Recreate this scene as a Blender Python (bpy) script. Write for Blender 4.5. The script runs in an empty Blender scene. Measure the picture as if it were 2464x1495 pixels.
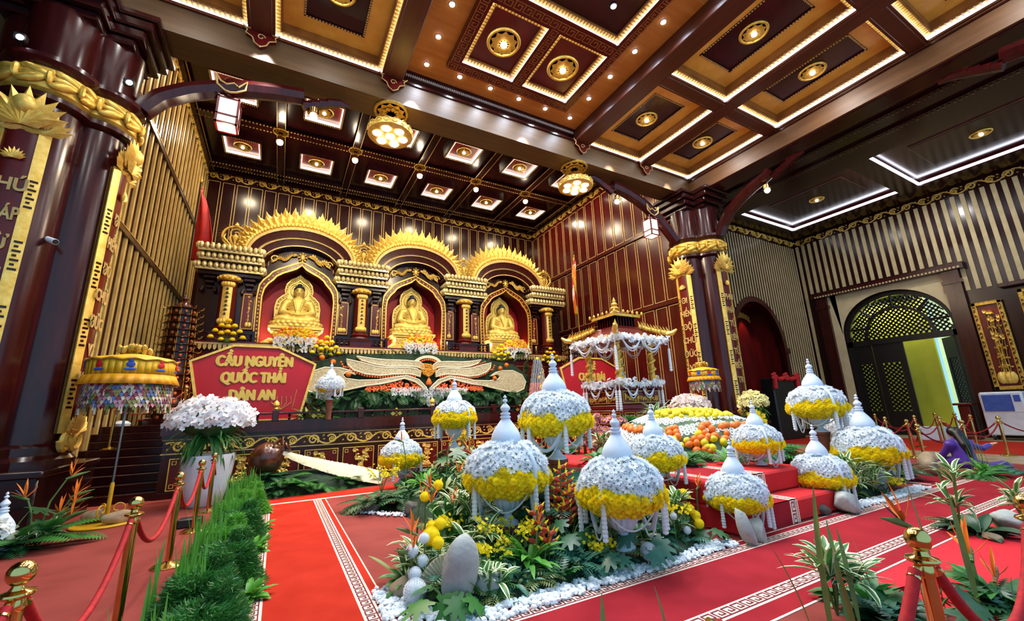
import bpy, math, random
import numpy as np
from mathutils import Vector, Matrix
random.seed(11); RNG = np.random.default_rng(5)
PI = math.pi
scn = bpy.context.scene
COL = scn.collection
# ------------------------------------------------------------------ camera
cam_d = bpy.data.cameras.new('camera'); cam = bpy.data.objects.new('camera', cam_d); COL.objects.link(cam)
cam_d.sensor_width = 36.0; cam_d.sensor_fit = 'HORIZONTAL'; cam_d.lens = 36.0 * 1000.9 / 2464
cam_d.clip_start = 0.05; cam_d.clip_end = 200
def cam_axes(y, p, r):
    f = Vector((math.sin(y)*math.cos(p), math.cos(y)*math.cos(p), math.sin(p)))
    ri = Vector((math.cos(y), -math.sin(y), 0)); u = ri.cross(f)
    return math.cos(r)*ri + math.sin(r)*u, -math.sin(r)*ri + math.cos(r)*u, f
_r, _u, _f = cam_axes(5.07250595e-01, 2.33404799e-01, -3.25718891e-02)
cam.matrix_world = Matrix(((_r.x, _u.x, -_f.x, 0), (_r.y, _u.y, -_f.y, 0), (_r.z, _u.z, -_f.z, 1.6), (0, 0, 0, 1)))
scn.camera = cam
# ------------------------------------------------------------------ daylight through the open front of the hall
w = bpy.data.worlds.new('daylight'); scn.world = w; w.use_nodes = True
bg = w.node_tree.nodes['Background']; bg.inputs[0].default_value = (0.34, 0.70, 1.0, 1); bg.inputs[1].default_value = 1.15
# ------------------------------------------------------------------ exposure
vs = scn.view_settings; vs.view_transform = 'Standard'; vs.look = 'None'; vs.gamma = 1.0; vs.use_curve_mapping = False; vs.exposure = 0.0
scn.cycles.max_bounces = 6; scn.cycles.diffuse_bounces = 3; scn.cycles.glossy_bounces = 3; scn.cycles.transmission_bounces = 4
scn.cycles.sample_clamp_indirect = 6.0; scn.cycles.caustics_reflective = False; scn.cycles.caustics_refractive = False
scn.cycles.use_denoising = True
# ------------------------------------------------------------------ lamps of the hall
def lamp(kind, loc, power, color=(1, 1, 1), size=0.2, rot=(0, 0, 0), spot=1.2, blend=0.6):
    d = bpy.data.lights.new('lamp_light', kind); d.energy = power; d.color = color
    if kind == 'AREA': d.shape = 'DISK'; d.size = size; d.spread = 2.2 if size < .2 else PI
    elif kind == 'SPOT': d.spot_size = spot; d.spot_blend = blend; d.shadow_soft_size = size
    else: d.shadow_soft_size = size
    o = bpy.data.objects.new('lamp_light', d); o.location = loc; o.rotation_euler = rot; COL.objects.link(o); return o
def spot_at(loc, target, power, color, spot=0.9, size=0.15):
    o = lamp('SPOT', loc, power, color, size, spot=spot)
    o.rotation_euler = (Vector(target) - Vector(loc)).to_track_quat('-Z', 'Y').to_euler(); return o
WARM = (1.0, 0.80, 0.55); NEUT = (1.0, 0.96, 0.92); COOL = (0.74, 0.82, 1.0); GOLDL = (1.0, 0.72, 0.35)
# round downlights in the orange soffit ring of the middle bay
RING = [(2.73, 9.2 - 0.96*k) for k in range(0, 9)] + [(7.49, 9.2 - 0.96*k) for k in range(0, 9)] + [(2.73 + 0.952*k, 9.2) for k in range(1, 5)]
for k, (x, y) in enumerate(RING): lamp('AREA', (x, y, 10.70), 26, COOL, 0.16)
# medallion lamps in the coffers of the main ceiling
MED = [(x, y, 10.60) for x in (-2.5, 0.42, 9.82, 12.57) for y in (8.05, 4.5, 0.8)] + [(4.27, 7.66, 10.60), (6.11, 7.66, 10.60)]
for m in MED: lamp('AREA', (m[0], m[1], m[2] - 0.12), 70, NEUT, 0.3)
# alcove coffers and hanging lamps
ALC = [(-2.27 + 2.86*i, y) for i in range(6) for y in (11.6, 15.3, 19.05)]
for x, y in ALC: lamp('AREA', (x, y, 12.8), 120, WARM, 0.5)
HANG = [(-0.85 + 2.86*i, 17.2) for i in range(5)]
for x, y in HANG: lamp('POINT', (x, y + 0.0, 12.05), 60, WARM, 0.1)
# aisle lamps
AIS = [(19.8, 7.9, 9.8), (19.8, 3.2, 9.8)]
for x, y, z in AIS: lamp('AREA', (x, y, z - 0.1), 40, NEUT, 0.4)
# chandeliers below the main beam
CHAND = [(2.03, 10.1, 8.95), (8.25, 10.1, 8.95)]
for x, y, z in CHAND: lamp('AREA', (x, y, z - 0.32), 320, WARM, 0.9)
# added spots without fixtures, aimed at the altar, stage, emblem and garden
for x in (0.35, 5.0, 9.65): spot_at((x, 11.2, 9.4), (x, 18.2, 7.2), 1000, WARM, 0.75)
for x in (-1.0, 2.5, 6.0, 9.5, 12.4): spot_at((x, 9.4, 10.0), (x, 12.6, 1.6), 560, NEUT, 0.9)
for x in (2.4, 5.2, 8.2): spot_at((x, 12.5, 11.5), (x, 16.6, 3.0), 1500, NEUT, 0.5)  # added to brighten the cream petals of the lotus emblem
for x, y in ((0.4, 6.4), (3.2, 6.9), (6.0, 6.4), (9.0, 6.4)): spot_at((x, y, 10.3), (x + 0.3, y - 1.0, 0.3), 800, (.93, .97, 1.0), 1.1)
# lamps at the foot of each niche and the small wall lamps
NX = (0.35, 5.0, 9.65)
for x in NX:
    for s in (-1, 1): lamp('POINT', (x + s*0.95, 18.35, 4.75), 22, GOLDL, 0.06)
# ------------------------------------------------------------------ materials
def C(h):
    h = h.lstrip('#'); v = [int(h[i:i+2], 16)/255 for i in (0, 2, 4)]
    return tuple(((c/12.92) if c <= 0.04045 else ((c+0.055)/1.055)**2.4) for c in v)
MATS = {}
def mat(name, c1, c2=None, rough=0.5, metal=0.0, scale=6.0, coat=0.0, bump=0.0, bscale=None, emis=0.0, stretch=(1, 1, 1), sheen=0.0, spec=0.5, trans=0.0, tl=0.0):
    if name in MATS: return MATS[name]
    m = bpy.data.materials.new(name); m.use_nodes = True; n = m.node_tree.nodes; l = m.node_tree.links
    b = n['Principled BSDF']; a = C(c1); e = C(c2) if c2 else tuple(min(1, x*0.8) for x in a)
    tc = n.new('ShaderNodeTexCoord'); mp = n.new('ShaderNodeMapping'); mp.inputs['Scale'].default_value = stretch
    l.new(tc.outputs['Object'], mp.inputs['Vector'])
    ns = n.new('ShaderNodeTexNoise'); ns.inputs['Scale'].default_value = scale; ns.inputs['Detail'].default_value = 3
    l.new(mp.outputs[0], ns.inputs['Vector'])
    rp = n.new('ShaderNodeValToRGB'); rp.color_ramp.elements[0].position = 0.32; rp.color_ramp.elements[1].position = 0.68
    rp.color_ramp.elements[0].color = (*e, 1); rp.color_ramp.elements[1].color = (*a, 1)
    l.new(ns.outputs['Fac'], rp.inputs[0]); l.new(rp.outputs[0], b.inputs['Base Color'])
    b.inputs['Roughness'].default_value = rough; b.inputs['Metallic'].default_value = metal
    b.inputs['Specular IOR Level'].default_value = spec
    b.inputs['Coat Weight'].default_value = coat; b.inputs['Coat Roughness'].default_value = 0.08
    b.inputs['Sheen Weight'].default_value = sheen
    if trans: b.inputs['Transmission Weight'].default_value = trans
    if emis:
        l.new(rp.outputs[0], b.inputs['Emission Color']); b.inputs['Emission Strength'].default_value = emis
    if bump:
        n2 = n.new('ShaderNodeTexNoise'); n2.inputs['Scale'].default_value = bscale or scale*6; n2.inputs['Detail'].default_value = 4
        l.new(mp.outputs[0], n2.inputs['Vector'])
        bp = n.new('ShaderNodeBump'); bp.inputs['Strength'].default_value = bump; bp.inputs['Distance'].default_value = 0.02
        l.new(n2.outputs['Fac'], bp.inputs['Height']); l.new(bp.outputs[0], b.inputs['Normal'])
    if tl:
        tr = n.new('ShaderNodeBsdfTranslucent'); mx = n.new('ShaderNodeMixShader'); mx.inputs[0].default_value = tl
        l.new(rp.outputs[0], tr.inputs[0]); l.new(b.outputs[0], mx.inputs[1]); l.new(tr.outputs[0], mx.inputs[2]); l.new(mx.outputs[0], n['Material Output'].inputs[0])
    MATS[name] = m; return m
mahog = mat('mahogany_lacquer', '#3e0e0e', '#2e0909', 0.2, scale=2.5, spec=0.45, stretch=(3, 3, 0.4))
mahogD = mat('dark_mahogany', '#2c0a0b', '#1f0607', 0.2, scale=2.5, spec=0.4, stretch=(3, 3, 0.4))
mahogR = mat('red_mahogany', '#66120f', '#4e0c0b', 0.28, scale=2.0, spec=0.4, stretch=(3, 3, 0.4))
beamW = mat('brown_beam_wood', '#604524', '#4e371b', 0.5, scale=3.0, stretch=(0.3, 3, 3), bump=0.1)
beamY = mat('brown_cross_beam_wood', '#6e4a26', '#5a3a1b', 0.5, scale=3.0, stretch=(3, 0.3, 3), bump=0.1)
beamD = mat('red_brown_beam_wood', '#5f2c18', '#4c2011', 0.4, scale=3.0, stretch=(3, 0.3, 3))
orange = mat('orange_soffit_wood', '#cc8a3c', '#bb762c', 0.4, scale=3.0, stretch=(0.3, 3, 3))
panelK = mat('dark_coffer_panel', '#3a0a10', '#2b070c', 0.25, scale=2.0, coat=0.4)
panelR = mat('red_coffer_panel', '#6a1416', '#52100f', 0.3, scale=2.0, coat=0.3)
coffG = mat('yellow_coffer_border', '#eebb50', '#dda23a', 0.4, scale=3.0)
coffB = mat('brown_coffer_side', '#9a6428', '#7f4d1c', 0.45, scale=3.0)
gold = mat('gold_leaf', '#efc75c', '#d3a136', 0.36, 0.45, scale=9.0, bump=0.15, bscale=40)
goldB = mat('bright_gold_leaf', '#f6d470', '#e2b446', 0.4, 0.35, scale=9.0, bump=0.2, bscale=30)
goldS = mat('pale_gold_statue', '#f0d878', '#dfbc55', 0.42, 0.25, scale=12.0)
goldP = mat('gold_paint_line', '#d8b978', '#c4a05e', 0.45, 0.3, scale=8.0)
goldK = mat('old_gold', '#d8ae4a', '#a87f2e', 0.36, 0.45, scale=14.0)
brass = mat('polished_brass', '#dfc27a', '#c9a65a', 0.16, 1.0, scale=5.0)
velvet = mat('red_velvet', '#c40d19', '#9c0913', 0.75, scale=30)
velvetD = mat('dark_red_velvet', '#9c1018', '#7c0b12', 0.75, scale=30)
led = mat('led_strip_white', '#f2f4ff', '#eef0ff', 0.5, emis=10.0)
ledW = mat('led_strip_warm', '#fff1dc', '#ffeed6', 0.5, emis=7.0)
bulbM = mat('lit_bulb', '#fff3dd', '#fff0d6', 0.5, emis=40.0)
bulbC = mat('lit_cool_bulb', '#e6f0ff', '#e2ecff', 0.5, emis=40.0)
lampP = mat('lit_lantern_paper', '#fff0e8', '#ffe9de', 0.5, emis=0.8)
diffM = mat('lit_chandelier_diffuser', '#ffe2bd', '#ffd9ac', 0.5, emis=1.2)
floorM = mat('maroon_floor_carpet', '#94443e', '#833a34', 0.95, scale=2.2, bump=0.25, bscale=260, spec=0.15)
carpR = mat('red_runner_carpet', '#bd3222', '#ab2819', 0.95, scale=2.5, bump=0.3, bscale=240, spec=0.1)
carpD = mat('red_cross_runner_carpet', '#9c2630', '#8c1e27', 0.95, scale=2.5, bump=0.3, bscale=240, spec=0.1)
carpP = mat('bright_red_carpet', '#d9323c', '#cf2a34', 0.95, scale=2.0, bump=0.2, bscale=240, spec=0.15)
cream = mat('cream_carpet_band', '#efdccb', '#e3cdb9', 0.95, scale=30)
keyM = mat('maroon_key_pattern', '#7c1c2a', '#701826', 0.95, scale=30)
marble = mat('beige_marble', '#c2ad8a', '#a18a68', 0.35, scale=1.5, coat=0.2)
white = mat('white_painted_plaster', '#d8e6f6', '#cbdcf0', 0.45, scale=5.0)
whiteV = mat('white_glazed_vase', '#e9eaf0', '#dcdde6', 0.25, scale=4.0, coat=0.4)
wpetal = mat('white_petals', '#f3f8fd', '#e6eff8', 0.6, scale=20, tl=0.3)
creamp = mat('cream_petals', '#faf2d8', '#f2e8c8', 0.6, scale=20, tl=0.25)
ypetal = mat('yellow_petals', '#fff228', '#ffe214', 0.6, scale=14, tl=0.4)
opetal = mat('orange_petals', '#f28a1e', '#e0640f', 0.55, scale=14)
ppetal = mat('pink_petals', '#efb9c2', '#dc92a4', 0.55, scale=14)
rpetal = mat('red_bracts', '#c2432a', '#a12c20', 0.5, scale=12)
bluep = mat('blue_tongue_petal', '#4a3f8a', '#3a3070', 0.5)
fcore = mat('green_flower_core', '#7d9478', '#647c60', 0.8, scale=20)
green = mat('deep_green_leaf', '#3f8438', '#2b682c', 0.42, scale=5.0, tl=0.2)
greenD = mat('dark_green_leaf', '#2a5f35', '#1b4a2a', 0.38, scale=5.0)
greenB = mat('fresh_green_leaf', '#6db545', '#4f9c38', 0.45, scale=5.0, tl=0.3)
greenT = mat('teal_green_leaf', '#3a7d66', '#2a6552', 0.4, scale=5.0)
greenO = mat('olive_leaf', '#7f8f4a', '#64793a', 0.5, scale=5.0)
leafC = mat('cream_leaf_edge', '#e8ecc4', '#d3dba8', 0.45, scale=8.0)
stemM = mat('green_stem', '#5d7f3c', '#4a6a30', 0.5, scale=8.0)
brownL = mat('dry_brown_leaf', '#9a7a4c', '#7f6038', 0.7, scale=8.0)
gapM = mat('dark_gap_base', '#24402a', '#15281a', 0.9, scale=9.0, bump=0.6, bscale=30)  # dark green laid behind leaves so the gaps look shaded
stoneM = mat('grey_river_stone', '#b6bab6', '#969b98', 0.75, scale=4.0, bump=0.4, bscale=22)
stoneB = mat('brown_river_stone', '#b09a7c', '#8f7a5e', 0.75, scale=4.0, bump=0.4, bscale=22)
stoneD = mat('dark_stone', '#5b5750', '#403d38', 0.7, scale=4.0, bump=0.4, bscale=22)
pebbleM = mat('white_pebbles', '#eef3f8', '#d5dfe8', 0.6, scale=9.0)
terra = mat('terracotta_pot', '#8a4a34', '#713a28', 0.7, scale=6.0)
orangeF = mat('orange_fruit', '#f07a1a', '#e0640f', 0.45, scale=20, bump=0.1, bscale=120)
salmonF = mat('salmon_flower_ball', '#f0763f', '#e55f30', 0.6, scale=20)
yellowF = mat('yellow_fruit', '#f0dc22', '#dcc012', 0.45, scale=20)
signR = mat('red_sign_face', '#b3101e', '#a50c1a', 0.4, scale=2.0)
nicheR = mat('red_niche_silk', '#b81424', '#a50f1e', 0.55, scale=3.0)
yellowC = mat('yellow_silk', '#e8b920', '#d29f12', 0.5, scale=8.0)
orangeC = mat('orange_silk', '#f0a818', '#e08f0c', 0.5, scale=8.0)
steel = mat('grey_pole_metal', '#8f8f93', '#78787c', 0.3, 0.9)
ypaint = mat('yellow_painted_steel', '#d9a81c', '#c08f12', 0.4, scale=6.0)
blackM = mat('black_plastic', '#151517', '#0c0c0e', 0.5)
bronze = mat('dark_bronze_glaze', '#6b3a24', '#3a1d14', 0.22, 0.2, scale=3.0, coat=0.5)
plaster = mat('cream_wall_plaster', '#d8c79c', '#cbb88a', 0.7, scale=3.0)
stripeC = mat('cream_stripe_batten', '#cdb98a', '#bca674', 0.6, scale=3.0)
ygWall = mat('lime_yellow_wall_outside', '#c9cc3c', '#bcc030', 0.7, scale=2.0)
glowM = mat('glowing_outside_wall', '#e8ffd0', '#dff5c5', 0.6, emis=0.5)  # glow in the wall material stands in for daylight in the yard
lattM = mat('black_lattice_wood', '#17120f', '#0e0b09', 0.4)
coolW = mat('white_cooler_plastic', '#dde1e8', '#cfd4dc', 0.4)
coolB = mat('blue_cooler_grille', '#2f55b5', '#264aa0', 0.45)
purple = mat('purple_silk', '#4d1f9a', '#3c1680', 0.4, scale=6.0, sheen=0.3)
skin = mat('skin', '#e0ad8c', '#d49e7c', 0.55, scale=6.0)
hairM = mat('black_hair', '#101216', '#08090b', 0.35, scale=40, stretch=(1, 1, 0.2))
redC = mat('red_flag_cloth', '#cf1822', '#b0101a', 0.6, scale=4.0)
blueC = mat('blue_cloth', '#2f58b8', '#2447a0', 0.6)
whiteC = mat('white_cloth', '#ece6e0', '#dfd8d0', 0.6)
hairB = mat('dark_blue_statue_hair', '#23304f', '#1a2440', 0.4)
# ------------------------------------------------------------------ mesh helpers
class MB:
    """collects shapes; build() links them as ONE mesh object"""
    def __init__(s): s.V = []; s.G = {}; s.n = 0
    def add(s, V, F, m=0):
        V = np.asarray(V, float).reshape(-1, 3); b = s.n; s.V.append(V); s.n += len(V)
        if isinstance(F, dict):
            for k, (a, mi) in F.items(): s.G.setdefault(k, []).append((a + b, mi + m))
        else:
            for f in F: s.G.setdefault(len(f), []).append((np.array([f]) + b, np.array([m])))
        return s
    def tpl(s):
        V = np.concatenate(s.V) if s.V else np.zeros((0, 3))
        return V, {k: (np.concatenate([a for a, _ in g]), np.concatenate([m for _, m in g])) for k, g in s.G.items()}
    def stamp(s, T, mats, dm=0):
        V, F = T; mats = np.asarray(mats, float).reshape(-1, 4, 4); k = len(mats)
        if k == 0 or len(V) == 0: return s
        W = np.einsum('kij,nj->kni', mats[:, :3, :3], V) + mats[:, None, :3, 3]
        b = s.n; s.V.append(W.reshape(-1, 3)); s.n += k*len(V)
        off = (np.arange(k)*len(V))[:, None, None] + b
        for q, (a, mi) in F.items():
            s.G.setdefault(q, []).append(((a[None] + off).reshape(-1, q), np.tile(mi + dm, k)))
        return s
    def put(s, T, M=None, m=0): return s.stamp(T, [np.array(M) if M is not None else np.eye(4)], m)
    def box(s, x0, x1, y0, y1, z0, z1, m=0):
        V = [(x, y, z) for z in (z0, z1) for y in (y0, y1) for x in (x0, x1)]
        return s.add(V, [(0, 2, 3, 1), (4, 5, 7, 6), (0, 1, 5, 4), (2, 6, 7, 3), (0, 4, 6, 2), (1, 3, 7, 5)], m)
    def bbox(s, x0, x1, y0, y1, z0, z1, b=0.02, m=0):
        """box with chamfered edges"""
        V = []; c = [(x0, x1), (y0, y1), (z0, z1)]
        idx = {}
        for i in (0, 1):
            for j in (0, 1):
                for k in (0, 1):
                    p = [c[0][i], c[1][j], c[2][k]]; sg = [1 if i == 0 else -1, 1 if j == 0 else -1, 1 if k == 0 else -1]
                    for ax in range(3):
                        q = [p[a] + (0 if a == ax else sg[a]*b) for a in range(3)]
                        idx[(i, j, k, ax)] = len(V); V.append(q)
        F = []
        for ax in range(3):
            o = [a for a in range(3) if a != ax]
            for e in (0, 1):
                ring = []
                for p, q in ((0, 0), (1, 0), (1, 1), (0, 1)):
                    t = [0, 0, 0]; t[ax] = e; t[o[0]] = p; t[o[1]] = q; ring.append(idx[(*t, ax)])
                F.append(tuple(ring))
            for p in (0, 1):
                for q in (0, 1):
                    t = [0, 0, 0]; t[o[0]] = p; t[o[1]] = q; u = list(t); u[ax] = 1
                    F.append((idx[(*t, o[0])], idx[(*t, o[1])], idx[(*u, o[1])], idx[(*u, o[0])]))
        for i in (0, 1):
            for j in (0, 1):
                for k in (0, 1): F.append((idx[(i, j, k, 0)], idx[(i, j, k, 1)], idx[(i, j, k, 2)]))
        return s.add(V, F, m)
    def tube(s, P, r, n=8, m=0, closed=False, cap=True, flat=None):
        P = np.asarray(P, float); k = len(P); R = np.full(k, r, float) if np.isscalar(r) else np.asarray(r, float)
        T = np.gradient(P, axis=0) if not closed else np.roll(P, -1, 0) - np.roll(P, 1, 0)
        T /= np.maximum(np.linalg.norm(T, axis=1, keepdims=True), 1e-9)
        N = np.cross(T[0], [0, 0, 1.0]); 
        if np.linalg.norm(N) < 1e-3: N = np.cross(T[0], [0, 1.0, 0])
        N /= np.linalg.norm(N); a = np.arange(n)*2*PI/n; V = []
        for i in range(k):
            N = N - T[i]*np.dot(N, T[i]); N /= max(np.linalg.norm(N), 1e-9); B = np.cross(T[i], N)
            ring = P[i] + R[i]*(np.cos(a)[:, None]*N + np.sin(a)[:, None]*B)
            V.append(ring)
        V = np.concatenate(V)
        if flat: V = V*np.array(flat)
        i = np.arange(k if closed else k-1)[:, None]*n; j = np.arange(n)[None]; j2 = (j+1) % n; i2 = (i + n) % (k*n)
        Q = np.stack([i+j, i+j2, i2+j2, i2+j], -1).reshape(-1, 4)
        s.add(V, {4: (Q, np.full(len(Q), 0))}, m)
        if cap and not closed:
            b = s.n - len(V); s.G.setdefault(n, []).append((np.array([list(range(b, b+n))[::-1], list(range(b+(k-1)*n, b+k*n))]), np.array([m, m])))
        return s
    def lathe(s, prof, n=24, c=(0, 0, 0), m=0, flute=0.0, nfl=12, arc=None, ax='z', wob=None):
        pr = np.asarray(prof, float); k = len(pr); full = arc is None
        a = np.arange(n)*2*PI/n if full else np.linspace(arc[0], arc[1], n)
        V = []
        for i, (r, z) in enumerate(pr):
            rr = r*(1 + flute*np.cos(a*nfl)) if flute else r*np.ones(n)
            V.append(np.stack([rr*np.cos(a), rr*np.sin(a), np.full(n, z)], -1))
        V = np.concatenate(V)
        if ax == 'y': V = V[:, [0, 2, 1]]
        if ax == 'x': V = V[:, [2, 0, 1]]
        V = V + np.array(c); i = np.arange(k-1)[:, None]*n; j = np.arange(n if full else n-1)[None]; j2 = (j+1) % n
        Q = np.stack([i+j, i+j2, i+n+j2, i+n+j], -1).reshape(-1, 4)
        s.add(V, {4: (Q, np.full(len(Q), 0))}, m)
        if full:
            b = s.n - len(V)
            if pr[0][0] > 1e-4: s.G.setdefault(n, []).append((np.array([list(range(b, b+n))[::-1]]), np.array([m])))
            if pr[-1][0] > 1e-4: s.G.setdefault(n, []).append((np.array([list(range(b+(k-1)*n, b+k*n))]), np.array([m])))
        return s
    def prism(s, P, y0, y1, M=None, m=0):
        """polygon P in (x,z), extruded along y"""
        P = np.asarray(P, float); n = len(P)
        V = np.array([(p[0], y, p[1]) for y in (y0, y1) for p in P])
        if M is not None: V = V @ np.array(M)[:3, :3].T + np.array(M)[:3, 3]
        F = [tuple(range(n)), tuple(range(2*n-1, n-1, -1))] + [(i, i+n, (i+1) % n+n, (i+1) % n) for i in range(n)]
        return s.add(V, F, m)
    def ring(s, A, B, y0, y1, M=None, m=0, closed=False):
        """band between outlines A and B (same count) in (x,z), thick along y"""
        A = np.asarray(A, float); B = np.asarray(B, float); n = len(A)
        V = np.array([(p[0], y, p[1]) for y in (y0, y1) for Q in (A, B) for p in Q])
        if M is not None: V = V @ np.array(M)[:3, :3].T + np.array(M)[:3, 3]
        F = []
        for i in range(n if closed else n-1):
            j = (i+1) % n
            F += [(i, j, n+j, n+i), (2*n+i, 3*n+i, 3*n+j, 2*n+j), (i, 2*n+i, 2*n+j, j), (n+i, n+j, 3*n+j, 3*n+i)]
        if not closed: F += [(0, n, 3*n, 2*n), (n-1, 3*n-1, 4*n-1, 2*n-1)]
        return s.add(V, F, m)
    def ell(s, c, r, n=12, k=8, m=0):
        pr = [(math.sin(PI*i/k), -math.cos(PI*i/k)) for i in range(k+1)]; pr[0] = (0, -1); pr[-1] = (0, 1)
        t = MB().lathe(pr, n).tpl(); V = t[0]*np.array(r) + np.array(c); return s.add(V, t[1], m)
    def build(s, name, mats, parent=None, sharp=40, world=True, props=None):
        V = np.concatenate(s.V) if s.V else np.zeros((0, 3)); me = bpy.data.meshes.new(name)
        if parent is not None: V = V - np.array(org(parent))
        loops = []; starts = []; mi = []; p = 0
        for k, g in s.G.items():
            a = np.concatenate([x for x, _ in g]); loops.append(a.ravel()); starts.append(p + np.arange(len(a))*k); p += a.size
            mi.append(np.concatenate([x for _, x in g]))
        loops = np.concatenate(loops); starts = np.concatenate(starts); mi = np.concatenate(mi)
        base = np.zeros(3)
        if parent is None and world:
            base = np.array([(V[:, 0].min()+V[:, 0].max())/2, (V[:, 1].min()+V[:, 1].max())/2, V[:, 2].min()]); V = V - base
        me.vertices.add(len(V)); me.vertices.foreach_set('co', V.astype(np.float32).ravel())
        me.loops.add(len(loops)); me.loops.foreach_set('vertex_index', loops.astype(np.int32))
        me.polygons.add(len(starts)); me.polygons.foreach_set('loop_start', starts.astype(np.int32))
        me.polygons.foreach_set('material_index', mi.astype(np.int32))
        me.update(calc_edges=True); me.validate()
        for x in (mats if isinstance(mats, (list, tuple)) else [mats]): me.materials.append(x)
        if not sharp: me.shade_flat()
        else:
            me.shade_smooth()
            if sharp < 180: me.set_sharp_from_angle(angle=math.radians(sharp))
        o = bpy.data.objects.new(name, me); COL.objects.link(o); o.location = base
        if parent is not None: o.parent = parent
        if props:
            for q, v in props.items(): o[q] = v
        return o
def org(o):
    p = np.array(o.location)
    while o.parent is not None: o = o.parent; p = p + np.array(o.location)
    return p
def thing(name, label, cat, loc=(0, 0, 0), group=None, rot=0):
    o = bpy.data.objects.new(name, None); o.empty_display_size = 0.1; COL.objects.link(o); o.location = loc; o.rotation_euler = (0, 0, rot)
    o['label'] = label; o['category'] = cat
    if group: o['group'] = group
    return o
def tag(o, label, cat, group=None, kind=None):
    o['label'] = label; o['category'] = cat
    if group: o['group'] = group
    if kind: o['kind'] = kind
    return o
def struct(o): o['kind'] = 'structure'; return o
def dup(root, loc, rot=None, scale=None, label=None, group=None):
    r = root.copy(); COL.objects.link(r); r.location = loc
    if rot is not None: r.rotation_euler = rot if isinstance(rot, (tuple, list)) else (0, 0, rot)
    if scale: r.scale = (scale,)*3 if not isinstance(scale, (tuple, list)) else scale
    if label: r['label'] = label
    if group: r['group'] = group
    for ch in list(root.children):
        c = ch.copy(); COL.objects.link(c); c.parent = r
        for g in list(ch.children):
            d = g.copy(); COL.objects.link(d); d.parent = c
    return r
def MX(loc=(0, 0, 0), rot=(0, 0, 0), sc=1.0):
    from mathutils import Euler
    S = Matrix.Diagonal((*( (sc,)*3 if np.isscalar(sc) else sc), 1))
    return np.array(Matrix.Translation(loc) @ Euler(rot).to_matrix().to_4x4() @ S)
def FR(o, u, n):
    """local x along u, local y outward along n, local z up"""
    M = np.eye(4); M[:3, 0] = u; M[:3, 1] = n; M[:3, 2] = (0, 0, 1); M[:3, 3] = o; return M
def aim(p, d, roll=0.0, sc=1.0):
    """matrix at p whose local z points along d"""
    q = Vector(d).to_track_quat('Z', 'Y').to_matrix().to_4x4() @ Matrix.Rotation(roll, 4, 'Z')
    return np.array(Matrix.Translation(p) @ q @ Matrix.Diagonal((sc, sc, sc, 1)))
def PL(p, s):
    M = np.eye(4); M[:3, 0] = (s, 0, 0); M[:3, 1] = (0, 0, s); M[:3, 2] = (0, s, 0); M[:3, 3] = p; return M
def textmesh(name, body, size, ext, m, parent, M, thick=0.0, xs=1.0, align='CENTER', bold=0.0):
    cu = bpy.data.curves.new(name, 'FONT'); cu.body = body; cu.size = size; cu.extrude = ext; cu.align_x = align; cu.align_y = 'CENTER'; cu.offset = thick
    cu.resolution_u = 3
    o = bpy.data.objects.new(name, cu); COL.objects.link(o)
    dg = bpy.context.evaluated_depsgraph_get(); me = bpy.data.meshes.new_from_object(o.evaluated_get(dg)); bpy.data.objects.remove(o)
    V = np.zeros(len(me.vertices)*3); me.vertices.foreach_get('co', V); V = V.reshape(-1, 3)*np.array([xs, 1, 1])
    if bold:
        F = [tuple(p.vertices) for p in me.polygons]; mb = MB(); kz = 0.0
        for dx, dy in ((-1, 0), (1, 0), (0, .6), (0, -.6), (-.5, .3), (.5, -.3)):
            kz = kz + .0009 if dx != -1 or dy else 0.0; W = V + np.array([dx*bold, dy*bold, kz]); W = np.stack([W[:, 0], W[:, 2], W[:, 1]], -1); mb.put((W, {k: (np.array([f for f in F if len(f) == k]), np.zeros(sum(len(f) == k for f in F), int)) for k in set(map(len, F))}), M)
        bpy.data.meshes.remove(me); return mb.build(name, m, parent, sharp=None)
    M = np.array(M); W = np.stack([V[:, 0], V[:, 2], V[:, 1]], -1) @ M[:3, :3].T + M[:3, 3]
    if parent is not None: W = W - org(parent)
    me.vertices.foreach_set('co', W.ravel()); me.update(); me.materials.clear(); me.materials.append(m); me.name = name
    t = bpy.data.objects.new(name, me); COL.objects.link(t)
    if parent is not None: t.parent = parent
    return t
def remesh(name, mb, m, voxel, parent=None, smooth=3):
    """fuse overlapping shapes into one continuous skin"""
    o = mb.build(name, m, parent); md = o.modifiers.new('r', 'REMESH'); md.mode = 'VOXEL'; md.voxel_size = voxel
    ms = o.modifiers.new('s', 'SMOOTH'); ms.iterations = smooth; ms.factor = 0.5
    dg = bpy.context.evaluated_depsgraph_get(); me = bpy.data.meshes.new_from_object(o.evaluated_get(dg)); me.name = name
    o.modifiers.clear(); o.data = me; me.shade_smooth(); return o
def caps(mb, a, b, ra, rb, n=12):
    a = np.array(a, float); b = np.array(b, float); d = b - a; L = np.linalg.norm(d)
    pr = [(0, -ra)] + [(ra*math.sin(t), -ra*math.cos(t)) for t in np.linspace(0.4, PI/2, 4)] + [(rb*math.sin(t), L - rb*math.cos(t)) for t in np.linspace(PI/2, PI-0.4, 4)] + [(0, L+rb)]
    mb.put(MB().lathe(pr, n).tpl(), aim(a, d))
def catenary(a, b, sag, n=14):
    a = np.array(a, float); b = np.array(b, float); t = np.linspace(0, 1, n)[:, None]
    return a + (b-a)*t - np.array([0, 0, 1])*sag*4*t*(1-t)
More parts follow.
